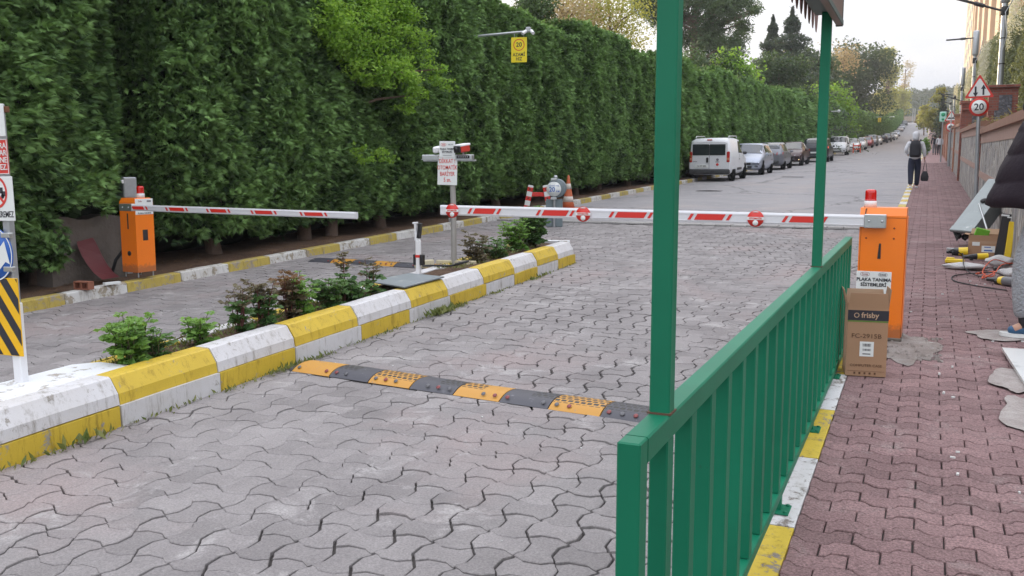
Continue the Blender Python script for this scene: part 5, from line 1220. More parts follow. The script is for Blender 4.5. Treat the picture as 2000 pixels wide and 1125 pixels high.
b.box((0,0,.75),(.7,.05,.14)); b.box((0,0,.4),(.7,.05,.12)); b.build('frame',m,e)
b=MB(); b.box((0,-.03,.58),(.7,.02,.10)); b.build('white_panel',M_board,e)

# ---------------- right side: walls, ivy, building, lamps, signs ----------------
def stonemat(name,c1,c2,joint,sc=(7,7,4.2),bs=1):
    m,t,p=base(name); tcn=N(t,'ShaderNodeTexCoord'); mpn=N(t,'ShaderNodeMapping'); mpn.inputs['Scale'].default_value=sc; L(t,tcn.outputs['Object'],mpn.inputs[0])
    nn=N(t,'ShaderNodeTexNoise'); nn.inputs['Scale'].default_value=1.2; L(t,mpn.outputs[0],nn.inputs['Vector']); vm=N(t,'ShaderNodeVectorMath',operation='MULTIPLY_ADD'); L(t,nn.outputs['Color'],vm.inputs[0]); vm.inputs[1].default_value=(.7,.7,.7); L(t,mpn.outputs[0],vm.inputs[2])
    v=N(t,'ShaderNodeTexVoronoi'); v.inputs['Scale'].default_value=1; L(t,vm.outputs[0],v.inputs['Vector'])
    v2=N(t,'ShaderNodeTexVoronoi',feature='DISTANCE_TO_EDGE'); v2.inputs['Scale'].default_value=1; L(t,vm.outputs[0],v2.inputs['Vector'])
    sp=N(t,'ShaderNodeSeparateColor'); L(t,v.outputs['Color'],sp.inputs[0]); c=mixc(t,sp.outputs[0],c1,c2); c=mixc(t,.5,c,mixc(t,noise(t,30,5,.7),(.5,.5,.5),(1.4,1.4,1.4)),'MULTIPLY')
    j=ramp(t,v2.outputs[0],.03,.09); c=mixc(t,j,joint,c); L(t,c,p.inputs['Base Color']); p.inputs['Roughness'].default_value=.9
    bump(t,p,mixc(t,.3,j,noise(t,25,5,.7)),bs,.03); return m
def brickmat(name,c1,c2,mort,bw=.22,bh=.07):
    m,t,p=base(name); tcn=N(t,'ShaderNodeTexCoord'); gx=N(t,'ShaderNodeNewGeometry'); 
    sp=N(t,'ShaderNodeSeparateXYZ'); L(t,tcn.outputs['Object'],sp.inputs[0]); ad=N(t,'ShaderNodeMath',operation='ADD'); L(t,sp.outputs[0],ad.inputs[0]); L(t,sp.outputs[1],ad.inputs[1])
    cb=N(t,'ShaderNodeCombineXYZ'); L(t,ad.outputs[0],cb.inputs[0]); L(t,sp.outputs[2],cb.inputs[1])
    br=N(t,'ShaderNodeTexBrick'); br.inputs['Scale'].default_value=1; br.inputs['Brick Width'].default_value=bw; br.inputs['Row Height'].default_value=bh; br.inputs['Mortar Size'].default_value=.008
    br.inputs[1].default_value=(*c1,1); br.inputs[2].default_value=(*c2,1); br.inputs[3].default_value=(*mort,1); L(t,cb.outputs[0],br.inputs['Vector'])
    c=mixc(t,.6,br.outputs[0],mixc(t,noise(t,20,5,.7),(.55,.55,.55),(1.4,1.4,1.4)),'MULTIPLY'); L(t,c,p.inputs['Base Color']); p.inputs['Roughness'].default_value=.85; bump(t,p,br.outputs[1],-.6,.01); return m
M_stone=stonemat('grey_rubble_stone',(.17,.17,.18),(.56,.53,.49),(.30,.26,.22),sc=(6,6,3.2))
M_stoned=stonemat('dark_slate_stone',(.10,.11,.13),(.24,.24,.27),(.12,.11,.11),sc=(9,9,14))
M_brick=brickmat('dark_red_brick',(.20,.060,.045),(.30,.10,.07),(.20,.14,.12))
M_brick2=brickmat('orange_brick',(.40,.17,.10),(.48,.22,.14),(.35,.22,.16))
M_mort=mat('pink_mortar_band',(.36,.24,.20),.9,ns=5,na=.14); M_cope=mat('brown_coping',(.27,.145,.10),.8,ns=4,na=.2,worn=(.20,.13,.10),wa=.6)
WX=1.0
def wall(y0,y1,hb,ht,label,th=.35,band=True,pil=True,first=False):
    """hb(y) foot height offset, ht = top z"""
    e=empty('stone_wall',(WX,y0,prof(y0)-.1),label,'wall'); o=Vector((WX,y0,prof(y0)-.1)); n=max(2,int((y1-y0)/.5))
    zt=lambda y:ht[0]+(ht[1]-ht[0])*(y-y0)/(y1-y0)
    def strip(x0,x1,za,zb,nm,m,jit=0):
        b=MB(); r=[]
        for k in range(n+1):
            y=y0+(y1-y0)*k/n; a,c=za(y),zb(y); r.append([(x0-o.x,y-o.y,a-o.z),(x1-o.x,y-o.y,a-o.z),(x1-o.x,y-o.y,c-o.z),(x0-o.x,y-o.y,c-o.z)])
        b.loft(r,smooth=False); return b.build(nm,m,e)
    gz=lambda y:prof(y)-.12
    md=lambda y:(gz(y)+zt(y))/2-.02
    strip(WX,WX+th,gz,lambda y:zt(y)-.30,'stone_face',M_stone)
    strip(WX-.012,WX+th,lambda y:zt(y)-.30,lambda y:zt(y)-.11,'brick_course',M_mort)
    strip(WX-.07,WX+th+.03,lambda y:zt(y)-.11,zt,'coping',M_cope)
    if band: strip(WX-.010,WX+.05,lambda y:md(y)-.065,lambda y:md(y)+.065,'mortar_band',M_mort)
    if pil:
        b=MB(); b.box((-.0,y1-y0-.02,(zt(y1)-.11-gz(y1))/2+gz(y1)-o.z),(.10,.42,zt(y1)-.11-gz(y1))); b.build('brick_pilaster',M_brick,e)
    return e
wall(8.6,22.6,None,(2.22,2.48),'grey rubble stone wall with brown coping, nearest stretch beside the footpath')
wall(23.0,36.2,None,(2.68,3.02),'second stretch of rubble stone wall behind the two way traffic sign',pil=False)
y=37.2
for k in range(7):
    z=prof(y+4)+2.0; wall(y,y+8.2,None,(z-.1,z+.15),['third stretch of stone wall, just past the tall brick pillar','stone wall stretch beside the small bump warning sign'][k] if k<2 else 'far stretch of stone wall along the footpath',band=k<2,pil=False) if k<3 else None
    if k>=3 or k<3:
        pe=empty('brick_pillar',(WX+.12,y-.45,prof(y)-.1),['tall dark brick pillar ending the second stone wall stretch','orange brick pillar behind the bump warning sign','orange brick pillar next along the footpath'][k] if k<3 else 'orange brick pillar in the distant row along the footpath','pillar',group='brick pillars along the footpath')
        h=(4.02-prof(y)) if k==0 else 2.5; b=MB(); b.box((0,0,h/2),(.36,.62,h)); b.build('shaft',M_brick if k==0 else M_brick2,pe); b=MB(); b.box((0,0,h+.05),(.46,.72,.10),b=.01); b.build('cap',M_brick if k==0 else M_cope,pe)
        if k>=3:
            fe2=empty('brick_wall',(WX+.1,y+4,prof(y)-.1),'low orange brick wall between the distant pillars','wall',group='brick walls along the far footpath'); b=MB(); b.box((0,0,.9),(.25,7.4,2.0)); b.build('wall_face',M_brick2,fe2); fe2.rotation_euler=(math.atan2(prof(y+5)-prof(y+3),2),0,0)
    y+=9.0 if k<3 else 10.5
# frontal brick and slate panels of the terrace behind
def panel(px0,px1,pyt,Y,label,zb,seed):
    a=atY(px0,pyt,Y); c=atY(px1,pyt-2,Y); w_=c.x-a.x; e=empty('terrace_wall',(a.x,Y,zb),label,'wall'); H=a.z-zb
    b=MB(); b.box((w_/2,.15,H/2),(w_,.30,H)); b.build('brick_face',M_brick,e)
    b=MB(); b.box((w_/2,.13,H+.04),(w_+.08,.42,.08),b=.01); b.build('coping',M_brick,e)
    b=MB(); rr=random.Random(seed); pts=[(w_*.30,.0),(w_*.30,H*.42),(w_*.22,H*.42),(w_*.22,H*.70),(w_*.36,H*.70),(w_*.36,H*.90),(w_*.80,H*.90),(w_*.80,H*.55),(w_*.72,H*.55),(w_*.72,.0)]
    b.prism(pts,'Y',-.025,.02); b.build('slate_inset',M_stoned,e); return e
panel(1932,1990,172,29.5,'brick terrace wall with a grey slate inset, upper right behind the stone wall',1.8,1)
panel(1880,1934,216,36.4,'brick terrace wall with slate inset, behind the two way traffic sign',1.6,2)
# ivy covered slope wall
rg=np.random.default_rng(91)
def ivy(name,y0,y1,x,ztop,n,ln,label,seed,x2=None,tb=.4,zb=1.0):
    e=empty('ivy_wall',(x,y0,prof(y0)),label,'ivy wall'); rg=np.random.default_rng(seed)
    yy=y0+(y1-y0)*rg.random(n)**1.0; zt=np.interp(yy,[y0,y1],ztop); zz=zb+np.interp(yy,_py,_pz)*0.8+(zt-zb-np.interp(yy,_py,_pz)*.8)*rg.random(n)
    bul=.35*vn(yy*.5,zz*.6,seed)+.15*vn(yy*1.7,zz*1.9,seed+2)
    xx=x+.25-bul-rg.exponential(.06,n)*-1+(.10*(zz-zb))
    P=np.column_stack([xx-x,yy-y0,zz-prof(y0)])
    V,Q,T=leaves(P,ln,ln*.7,rg,tb+.35*vn(yy*.5,zz*.6,seed)+rg.normal(0,.15,n),.2); mobj('foliage',npmesh('foliage',V,Q,T,[M_ivy]),e)
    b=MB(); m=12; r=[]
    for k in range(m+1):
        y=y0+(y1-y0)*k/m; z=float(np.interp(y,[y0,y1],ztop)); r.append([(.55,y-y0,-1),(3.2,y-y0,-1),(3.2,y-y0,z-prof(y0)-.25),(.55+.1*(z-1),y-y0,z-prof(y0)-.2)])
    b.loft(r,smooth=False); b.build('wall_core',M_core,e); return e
ivy('ivy',14,48,2.7,(8.6,9.6),46000,.13,'tall ivy and creeper covered wall at the far right, above the stone wall',3)
ivy('ivy',48,100,2.9,(9.4,13.2),34000,.22,'ivy covered wall farther on, under the cream building',4,tb=.55)
ivy('ivy',100,235,3.4,(13.2,22),22000,.5,'pale green creeper wall in the distance on the right',5,tb=.8)
def flowers(name,cx,cy,X,w_,h,n,sz,label,seed):
    c=atX(cx,cy,X); e=empty('flowering_vine',c,label,'flowering vine',group='cream flowered vines hanging on the ivy walls'); rg=np.random.default_rng(seed)
    k=rg.integers(0,7,n); yy=(k/6-.5)*w_+rg.normal(0,w_*.05,n); t=rg.random(n)**.8; zz=h*.5-t*h*(.6+.4*np.sin(k*2.1)); P=np.column_stack([rg.normal(-.12,.08,n),yy,zz])
    V,Q,T=leaves(P,sz,sz*.5,rg,rg.random(n),0); mobj('blossom',npmesh('blossom',V,Q,T,[M_flower]),e); 
flowers('f',1985,35,2.45,9,1.9,2600,.085,'cream flowered vine cascading on the ivy in the top right corner',1)
flowers('f',1924,135,2.6,6.5,2.5,2600,.10,'cream flowered vine hanging behind the second lamp post',2)
flowers('f',1893,170,2.75,7,2.6,1800,.14,'cream flowered vine hanging left of the triangular sign',3)
flowers('f',1868,190,2.9,11,2.8,1200,.22,'distant cream flowered vine above the bump warning sign',4)
# grass tufts and dry plants on top of the near terrace
rg=np.random.default_rng(8); n=1500; y=rg.uniform(12,36,n); x=rg.uniform(1.1,2.3,n)
P=np.column_stack([x,y,np.interp(y,[12,22.6,23,36],[2.3,2.45,2.6,2.95])+rg.random(n)*.22]); V,Q,T=leaves(P,.16,.03,rg,rg.random(n),.2)
o=mobj('terrace_weeds',npmesh('terrace_weeds',V,Q,T,[leafmat('dry_weed',(.14,.12,.05),(.34,.28,.14),.3)])); tag(o,'dry weeds growing along the top of the stone wall','weeds',kind='stuff')
for (y0,y1,z0_,z1_) in ((8.6,22.9,2.2,2.4),(23.2,36.2,2.5,2.85),(36.6,100,2.9,5.5)):
    b=MB(); b.loft([[(1.3,y0,z0_-.6),(3.6,y0,z0_-.6),(3.6,y0,z0_+.4),(1.3,y0,z0_-.05)],[(1.3,y1,z1_-.6),(3.6,y1,z1_-.6),(3.6,y1,z1_+.4),(1.3,y1,z1_-.05)]],smooth=False); tag(b.build('terrace_bed',M_soil),kind='structure')
# building
bx0=atX(1884,110,7.5); bx1=7.5
e=empty('apartment_building',(7.5,112,6),'tall cream and orange building lit by the low sun, top right above the ivy','building')
M_cream=mat('cream_render',(.66,.52,.36),.8,ns=.6,na=.08); M_tan=mat('tan_render',(.50,.28,.15),.8,ns=.6,na=.08); M_win=mat('bluish_window',(.10,.13,.17),.12,ns=2,na=.2,bs=0)
Yn,Yf,HT=-4,150,62
b=MB(); b.box((6,(Yn+Yf)/2,HT/2-3),(12,Yf-Yn,HT)); b.build('wall',M_tan,e)
bands=[(k*20) for k in range(8)]
for k,yb in enumerate(bands):
    b=MB(); b.box((-.35,yb,HT/2-3),(.7,7.5,HT)); b.build('pilaster',M_cream,e)
    for j in range(15):
        z=4+j*3.6
        b=MB(); b.box((-.03,yb+10.0,z),(.12,3.2,2.3)); wv_=b.build('window',M_win,e); b=MB(); b.box((-.06,yb+10,z-1.2),(.3,3.6,.16)); b.build('sill',M_cream,wv_)
b=MB(); b.box((-.5,(Yn+Yf)/2,HT-2.6),(1.4,Yf-Yn+1,.8)); b.build('cornice',M_cream,e)
# lower wing nearer the street end
e=empty('building_wing',(6.6,215,8),'slim far wing of the cream building with a small cornice','building')
b=MB(); b.box((6,20,17),(12,46,36)); b.build('wall',M_cream,e); b=MB(); b.box((5.8,20,35.4),(13,48,1.2)); b.build('cornice',M_cream,e)
for j in range(8):
    for q in range(4): b=MB(); b.box((-.02,4+q*10,5+j*3.7),(.1,3,2.1)); b.build('window',M_win,e)
# lamp posts
def lamp(Y,X,ph,arms,label,box=True):
    e=empty('lamp_post',(X,Y,prof(Y)+.2),label,'lamp post',group='grey lamp posts on the terrace'); s=1
    b=MB(); b.tube([(0,0,-.2),(0,0,ph)],[.105,.085],14); b.build('pole',M_steel,e)
    if box: b=MB(); b.lathe([(.09,0),(.14,.05),(.15,.12),(.15,1.25),(.12,1.32),(0,1.34)],18,M=Matrix.Translation((0,0,ph))); b.build('antenna_drum',M_steel,e); b=MB(); b.tube([(0,-.09,ph-1.5),(.1,-.12,ph-1.0),(.02,-.12,ph-.3),(.22,-.05,ph+.1),(.35,0,ph+1)],.018,6); b.build('cable',M_steel,e)
    b=MB(); b.lathe([(.098,0),(.12,.02),(.12,.26),(.098,.28)],14,M=Matrix.Translation((0,0,ph-.38))); b.build('collar',M_dark,e)
    for z in (ph-1.1,ph-1.9): b=MB(); b.lathe([(.105,0),(.105,.03)],14,M=Matrix.Translation((0,0,z))); b.build('strap',M_dark,e)
    for (dx,z0_,dz) in arms:
        b=MB(); b.tube([(0,0,z0_),(dx*.35,0,z0_+dz*.35)],.035,8); b.build('lamp_arm',M_trim,e)
        b=MB(); q=Vector((dx*.35,0,z0_+dz*.35)); r=Vector((dx,0,z0_+dz)); d=(r-q); ang=math.atan2(d.z,d.x)
        b.box(tuple((q+r)/2),(d.length,.26,.055),rot=(0,-ang,0),b=.02); b.box(tuple(q+d*.12),(d.length*.28,.18,.11),rot=(0,-ang,0),b=.02); b.build('lamp_head',M_trim,e)
    return e
p1=atX(1951,38,1.95)
lamp(34,1.95,p1.z-prof(34)-.2+.1,[(-1.72,p1.z-prof(34)-.35,.60)],'nearest grey lamp post with a flat lamp head, top right corner')
lamp(56,1.95,5.55,[(-1.45,6.5,-.05),],'second grey lamp post, right above the triangular sign')
lamp(77,1.95,5.0,[(-1.4,3.9,.5)],'third grey lamp post left of the triangular sign')
lamp(100,1.95,5.2,[(-1.5,5.2,.2),(-1.3,3.6,.1)],'fourth grey lamp post, small and far',box=False)
lamp(130,2.1,5.4,[(-1.6,5.2,.3)],'fifth grey lamp post, tiny and far',box=False)
lamp(165,2.1,5.6,[(-1.8,5.0,.5)],'farthest tiny lamp post at the right',box=False)
# traffic signs
def tri_sign(parent,z,s,sym):
    b=MB(); h=s*.866; c=[(0,h*2/3),(-s/2,-h/3),(s/2,-h/3)]
    def rounded(k):
        P=[]
        for i in range(3):
            p=Vector(c[i])*k; a=Vector(c[(i-1)%3])*k; d=Vector(c[(i+1)%3])*k; 
            for t in (0,.5,1): q=p+((a-p).normalized()*(1-t)+(d-p).normalized()*t)*s*.06*(1 if t!=.5 else .75); P.append((q.x,z+q.y))
        return P
    b.prism(rounded(1),'Y',-.050,-.044); bd=b.build('triangle_board',M_redtext,parent)
    b=MB(); b.prism(rounded(.78),'Y',-.054,-.0505); b.build('white_field',M_board,bd)
    b=MB()
    if sym=='arrows':
        for sx,up_ in((-.085,-1),(.085,1)):
            x=sx*s/.65; zc=z-.03*s; L_=.115*s/.65; 
            b.prism([(x-.016,zc-L_*.9),(x+.016,zc-L_*.9),(x+.016,zc+L_*.9),(x-.016,zc+L_*.9)],'Y',-.0575,-.0545)
            b.prism([(x-.045,zc+up_*L_*.35),(x+.045,zc+up_*L_*.35),(x,zc+up_*L_*1.25)],'Y',-.0585,-.0550)
    else:
        pts=[(-.17*s/.65,z-.07*s/.65)]+[(-.17*s/.65+.34*s/.65*k/16,z-.03*s/.65+.035*s/.65*abs(math.sin(k/16*2*PI))) for k in range(17)]+[(.17*s/.65,z-.07*s/.65)]
        b.prism(pts,'Y',-.0575,-.0545)
    b.build('symbol',M_blacktext,bd)
def round_sign(parent,z,r,txt=None):
    b=MB(); b.lathe([(0,0),(r,0),(r,.006),(0,.006)],36,M=Matrix.Translation((0,-.044,z))@Matrix.Rotation(PI/2,4,'X')); bd=b.build('round_board',M_redtext,parent)
    b=MB(); b.lathe([(0,0),(r*.76,0),(r*.76,.003),(0,.003)],36,M=Matrix.Translation((0,-.0505,z))@Matrix.Rotation(PI/2,4,'X')); b.build('white_field',M_board,bd)
    if txt: text('lettering',txt,M_blacktext,bd,(0,-.0545,z-.005),r*1.05,sx=.95,bold=.003)
    else:
        b=MB(); b.box((0,-.0545,z),(r*.9,.002,r*.35)); b.box((0,-.0545,z+r*.2),(r*.5,.002,r*.3)); b.build('symbol',M_blacktext,bd)
pb_=atY(1906,400,20.6); pt_=atY(1914.5,150,20.6)
e=empty('traffic_sign',(pb_.x,20.6,prof(20.6)-.02),'two way traffic triangle above a round 20 sign on a grey pole','traffic sign'); e.rotation_euler=(0,math.atan2(pt_.x-pb_.x,pt_.z-pb_.z),0)
hp_=pt_.z-prof(20.6); b=MB(); b.tube([(0,0,-.05),(0,0,hp_)],.036,12); b.build('pole',M_steel,e)
tri_sign(e,hp_-.235,.53,'arrows'); round_sign(e,hp_-.565,.178,'20')
e=empty('traffic_sign',(.93,53.2,prof(53.2)-.02),'smaller bump warning triangle above a round sign on a leaning grey pole','traffic sign')
b=MB(); b.tube([(0,0,-.05),(0,0,2.9)],.06,10); b.build('pole',M_steel,e); tri_sign(e,2.52,.66,'bumps'); round_sign(e,2.03,.24)
p=atY(1842,228,62); e=empty('shop_sign',(p.x,62,prof(62)),'pale green rounded sign with two green marks standing on the footpath edge','sign')
b=MB(); b.box((0,0,p.z-prof(62)),(.38,.08,.60),b=.16); bd=b.build('board',mat('mint_sign',(.42,.72,.62),.4),e); b=MB(); b.tube([(0,0,0),(0,0,p.z-prof(62)-.3)],.04,8); b.build('pole',M_steel,e)
b=MB(); b.lathe([(0,0),(.11,0),(.11,.004),(0,.004)],16,M=Matrix.Translation((0,-.043,p.z-prof(62)+.12))@Matrix.Rotation(PI/2,4,'X')); b.build('green_mark',mat('green_mark',(.02,.35,.16),.5),bd)
b=MB(); b.lathe([(0,0),(.07,0),(.07,.004),(0,.004)],16,M=Matrix.Translation((0,-.043,p.z-prof(62)-.16))@Matrix.Rotation(PI/2,4,'X')); b.build('green_mark',MATS['green_mark'],bd)
# shrubs and trees beyond on the right
def shrub(name,px_,pyb,Y,w_,h,m,label,seed,ln,n=1500):
    p=atY(px_,pyb,Y); gz=prof(Y); return blob_tree(name,(p.x,Y,gz),label,'shrub' if h<3 else 'tree',[(0,0,h*.55,w_/2,w_/2,h*.5)] if h<3 else rclumps(14,w_*.4,h*.8,h*.2,w_*.28,seed),m,n,ln,ln*.6,seed,trunk=(h*.5,.06+h*.008),limbs=1,tintb=.5,fuzzy=0 if h<3 else .6)
shrub('round_shrub',1808,282,83,.80,1.4,M_rose,'clipped round green shrub on the footpath ahead of the two walkers',71,.12)
def rtree(px_,top,wpx,Y,m,label,seed,ln,n):
    p=atY(px_,top,Y); gz=prof(Y); h=p.z-gz; w_=abs(atY(px_+wpx,top,Y).x-p.x)/2
    return blob_tree('roadside_tree',(p.x,Y,gz),label,'tree',rclumps(16,w_*.75,h*.66,h*.26,w_*.5,seed,taper=.35),m,n,ln,ln*.6,seed,trunk=(h*.6,.12),limbs=4,tintb=.5,fuzzy=.55)
rtree(1836,166,50,185,M_pale,'yellow green tree on the right towards the end of the road',72,.5,4200)
rtree(1808,198,30,260,M_pale,'lower yellow tree at the far end of the footpath',73,.7,2600)
rtree(1796,214,12,300,M_pinkish,'tiny orange tinged tree at the far end of the footpath',75,.8,900)
# top of the road: retaining wall and gate posts
b=MB(); b.box((0,0,2.0),(60,.5,4.6)); o=b.build('retaining_wall',mat('beige_render',(.36,.30,.25),.9,ns=.4,na=.12),None,(-8,396,18.2)); tag(o,'long beige retaining wall across the far end of the road','wall')
for (px_,lab) in ((1782,'left grey gate post at the far top of the road'),(1786,'right grey gate post at the far top of the road')):
    p=atY(px_,240,372); o=MB(); o.box((0,0,2.6),(.35,.35,5.4)); o.box((0,0,5.3),(.6,.6,.2)); o=o.build('gate_post',M_steel,None,(p.x,372,18.6)); tag(o,lab,'gate post')

# ---------------- carton, tools and rubbish on the footpath ----------------
M_card=mat('cardboard',(.36,.215,.125),.8,ns=3,na=.12,worn=(.27,.16,.09),wa=.68); M_cardin=mat('cardboard_inside',(.47,.32,.21),.85,ns=3,na=.1)
M_brown=mat('brown_print',(.10,.045,.02),.7,bs=0)
e=empty('carton',(-.335,6.62,prof(6.6)+.006),'tall open cardboard carton printed frisby, standing against the railing','carton',rz=R(9))
W,D,H=.255,.24,.462; th=.004
b=MB()
for sx in(-1,1): b.box((sx*(W/2-th/2),0,H/2),(th,D,H))
b.box((0,-D/2+th/2,H/2),(W-2*th,th,H)); b.box((0,D/2-th/2,H/2),(W-2*th,th,H)); b.box((0,0,.003),(W-.01,D-.01,.004)); b.build('box_body',M_card,e)
def flap(p0,p1,d,l,m=M_card,bend=.02):
    p0=Vector(p0);p1=Vector(p1);d=Vector(d).normalized(); s=(p1-p0).normalized(); nn=d.cross(s)*.004
    q=[p0,p1,p1+d*l-s*.012,p0+d*l+s*.012]; b=MB(); b._a(q+[x+nn for x in q],[(0,1,2,3),(7,6,5,4),(0,4,5,1),(1,5,6,2),(2,6,7,3),(3,7,4,0)]); return b.build('flap',m,e)
flap((-W/2,-D/2,H),(W/2,-D/2,H),(0.0,-.10,1),.10); flap((W/2,-D/2,H),(W/2,D/2,H),(.12,.1,1),.125); flap((W/2,D/2,H),(-W/2,D/2,H),(0,.05,1),.10,M_cardin); flap((-W/2,D/2,H),(-W/2,-D/2,H),(-.25,-.05,1),.12)
b=MB(); b.box((0,-D/2-.0008,.412),(W,.0016,.068)); b.box((W/2+.0008,0,.412),(.0016,D,.068)); b.build('black_band',M_blacktext,e)
b=MB(); b.box((0,-D/2-.0008,.372),(W,.0016,.008)); b.build('green_line',mat('green_print',(.10,.20,.03),.6,bs=0),e)
text('lettering','frisby',M_cardin,e,(.012,-D/2-.0026,.412),.050,bold=.0008); oval(.017,.017,.005,20).build('logo_ring',M_cardin,e,loc=(-.072,-D/2-.0024,.412))
text('lettering','FC-2915B',M_brown,e,(-.005,-D/2-.0014,.272),.042,sx=1.12); text('lettering','COMPUTER CASE',M_brown,e,(.0,-D/2-.0014,.072),.024,sx=1.08)
b=MB(); b.box((.0,-D/2-.001,.185),(.088,.002,.10)); lb=b.build('paper_label',M_board,e)
b=MB(); r5=random.Random(2); x=-.026
while x<.026: w_=r5.choice((.001,.002,.0035)); b.box((x,-D/2-.0024,.212),(w_,.0006,.020)); b.box((x+.001,-D/2-.0024,.180),(w_,.0006,.014)); x+=w_+.0022
b.box((0,-D/2-.0024,.152),(.05,.0006,.006)); b.build('barcode',M_blacktext,lb)
b=MB(); b.box((0,-D/2-.0012,.034),(W-.02,.0008,.0015))
for k in range(5): b.box((-.07+k*.032,-D/2-.0012,.020),(.012,.0008,.014))
b.build('bottom_marks',M_brown,e)
b=MB(); b.box((-.055,-.04,H+.035),(.055,.05,.10),rot=(.1,.2,.3)); o=b.build('blue_packet',mat('cyan_packet',(.02,.40,.48),.4,bs=0),None,(-.335,6.62,prof(6.6))); tag(o,'small turquoise packet sticking out of the open frisby carton','packet')
# galvanised cabinet leaning on the wall
p0=Vector((.47,16.2,prof(16.2))); e=empty('steel_cabinet',(0,0,0),'open galvanised steel cabinet leaning upside down on the stone wall','steel cabinet')
a=atY(1858,448,14.9); t_=atY(1931,352,15.6); ax=(t_-a); ln=ax.length*1.0; zax=ax.normalized(); xax=Vector((1,0,0)); nf=Vector((-.50,-.78,.20)); nf=(nf-zax*nf.dot(zax)).normalized(); yax=-nf; xax=yax.cross(zax)
M_=Matrix((xax,yax,zax)).transposed().to_4x4(); M_.translation=a+Vector((.0,0,.02)); e.matrix_world=M_
W,D,H=.33,.26,ln
b=MB(); 
b.box((W/2,0,H/2),(W,.006,H)); b.box((0,D/2,H/2),(.006,D,H)); b.box((W,D/2,H/2),(.006,D,H)); b.box((W/2,D/2,H),(W,D,.006)); b.box((W/2,.012,.0),(W+.02,.05,.10),b=.01); b.build('shell',mat('zinc_sheet',(.27,.30,.30),.5,.45,ns=4,na=.25,worn=(.5,.52,.52),wa=.62),e)
b=MB(); b.lathe([(0,0),(.04,0),(.05,.015),(.02,.03),(0,.03)],16,M=Matrix.Translation((W*.55,-.004,H*.55))@Matrix.Rotation(PI/2,4,'X')); b.build('knob',M_dark,e)
b=MB(); r5=random.Random(4)
for k in range(12): b.box((r5.uniform(.04,.30),r5.uniform(.03,.24),r5.uniform(.0,.08)),(.07,.06,.06),rot=(r5.random(),r5.random(),r5.random()))
b.build('inner_parts',M_black,e)
p=atY(1912,398,14.4); q=atY(1930,455,14.1); b=MB(); b.tube([p,q],.014,10); o=b.build('metal_tube',M_alu); tag(o,'thin bright metal tube propped against the leaning steel cabinet','tube')
p=atY(1854,478,14.4); q=atY(1898,477,14.2); b=MB(); b.box(((p.x+q.x)/2,14.3,prof(14.3)+.02),((q-p).length,.05,.03),rot=(0,0,R(-2)),b=.003); o=b.build('aluminium_bar',M_alu); tag(o,'flat aluminium bar lying left of the small carton','metal bar')
# small open carton with a green box
e=empty('carton',(.735,13.9,prof(13.9)),'small open carton with two white labels, among the tools by the wall','carton',rz=R(-6))
W,D,H=.36,.30,.27; b=MB()
for sx in(-1,1): b.box((sx*W/2,0,H/2),(.005,D,H))
for sy in(-1,1): b.box((0,sy*D/2,H/2),(W,.005,H))
b.box((0,0,.004),(W,D,.006)); b.build('box_body',M_card,e)
flap((W/2,-D/2,H),(W/2,D/2,H),(.5,0,1),.13,M_cardin); flap((-W/2,D/2,H),(-W/2,-D/2,H),(-.9,0,.15),.06); flap((W/2,D/2,H),(-W/2,D/2,H),(0,.5,1),.08,M_cardin)
b=MB(); b.box((-.09,-D/2-.004,.155),(.09,.003,.05)); b.build('paper_label',M_board,e)
b=MB(); b.box((.06,-D/2-.004,.09),(.16,.003,.085)); lb=b.build('paper_label',M_board,e); b=MB(); b.box((.06,-D/2-.0062,.07),(.10,.001,.018)); b.box((.05,-D/2-.0062,.115),(.08,.001,.012)); b.build('print',M_bluetext,lb)
b=MB(); b.box((.0,-D/2-.0035,H*.66),(W,.002,.035)); b.build('packing_tape',mat('clear_tape',(.42,.28,.18),.25,bs=0),e)
b=MB(); b.box((-.04,.02,.27),(.17,.05,.16),rot=(.15,.25,.15),b=.006); o=b.build('green_packet',mat('green_packet',(.16,.45,.04),.45,bs=0),None,(.735,13.9,prof(13.9))); tag(o,'bright green packet standing in the small carton by the wall','packet')
# leaning level and black board
e=empty('spirit_level',(.93,13.0,prof(13)),'yellow ended black tool leaning upright against the stone wall','tool',rz=R(-10)); e.rotation_euler=(0,R(4),R(-10))
b=MB(); b.box((-.07,.03,.31),(.10,.05,.62),rot=(0,R(3),0),b=.006); b.build('black_body',M_black,e)
b=MB(); b.box((.02,-.0,.30),(.075,.03,.46),b=.006); b.build('yellow_level',mat('tool_yellow',(.78,.55,.02),.4,bs=0),e); b=MB(); b.box((-.07,-.0,.60),(.09,.012,.02)); b.box((-.02,-.01,.58),(.05,.012,.015)); b.build('white_edge',M_board,e)
MT=MATS['tool_yellow']
def sack(loc,l,w_,h,rz,label,m,seed):
    rr=random.Random(seed); b=MB(); R_=[];n=14
    for k in range(9):
        t=k/8; s=max(.08,math.sin(PI*min(1,max(0,t)))**.45); r=[]
        for j in range(n):
            a=2*PI*j/n; q=1+.16*math.sin(a*3+k)+rr.uniform(-.07,.07); r.append((l*(t-.5)+rr.uniform(-.01,.01),math.cos(a)*w_/2*s*q,max(0,h*.5+math.sin(a)*h/2*s*q)))
        R_.append(r)
    b.loft(R_); o=b.build('plastic_sack',m,None,loc,(0,0,rz)); tag(o,label,'sack'); return o
M_bag=mat('white_plastic_bag',(.66,.65,.65),.45,ns=14,na=.14,bs=.3,bd=.02)
sack((.47,12.3,prof(12.3)+.0),.52,.24,.08,R(-4),'long flat white plastic sack in front of the tools',M_bag,1)
sack((.85,12.6,prof(12.6)+.01),.34,.28,.14,R(25),'crumpled pale bag behind the orange cable',M_bag,2)
sack((.93,11.7,prof(11.7)+.01),.36,.24,.10,R(-20),'crumpled white bag under the grey power tool',M_bag,3)
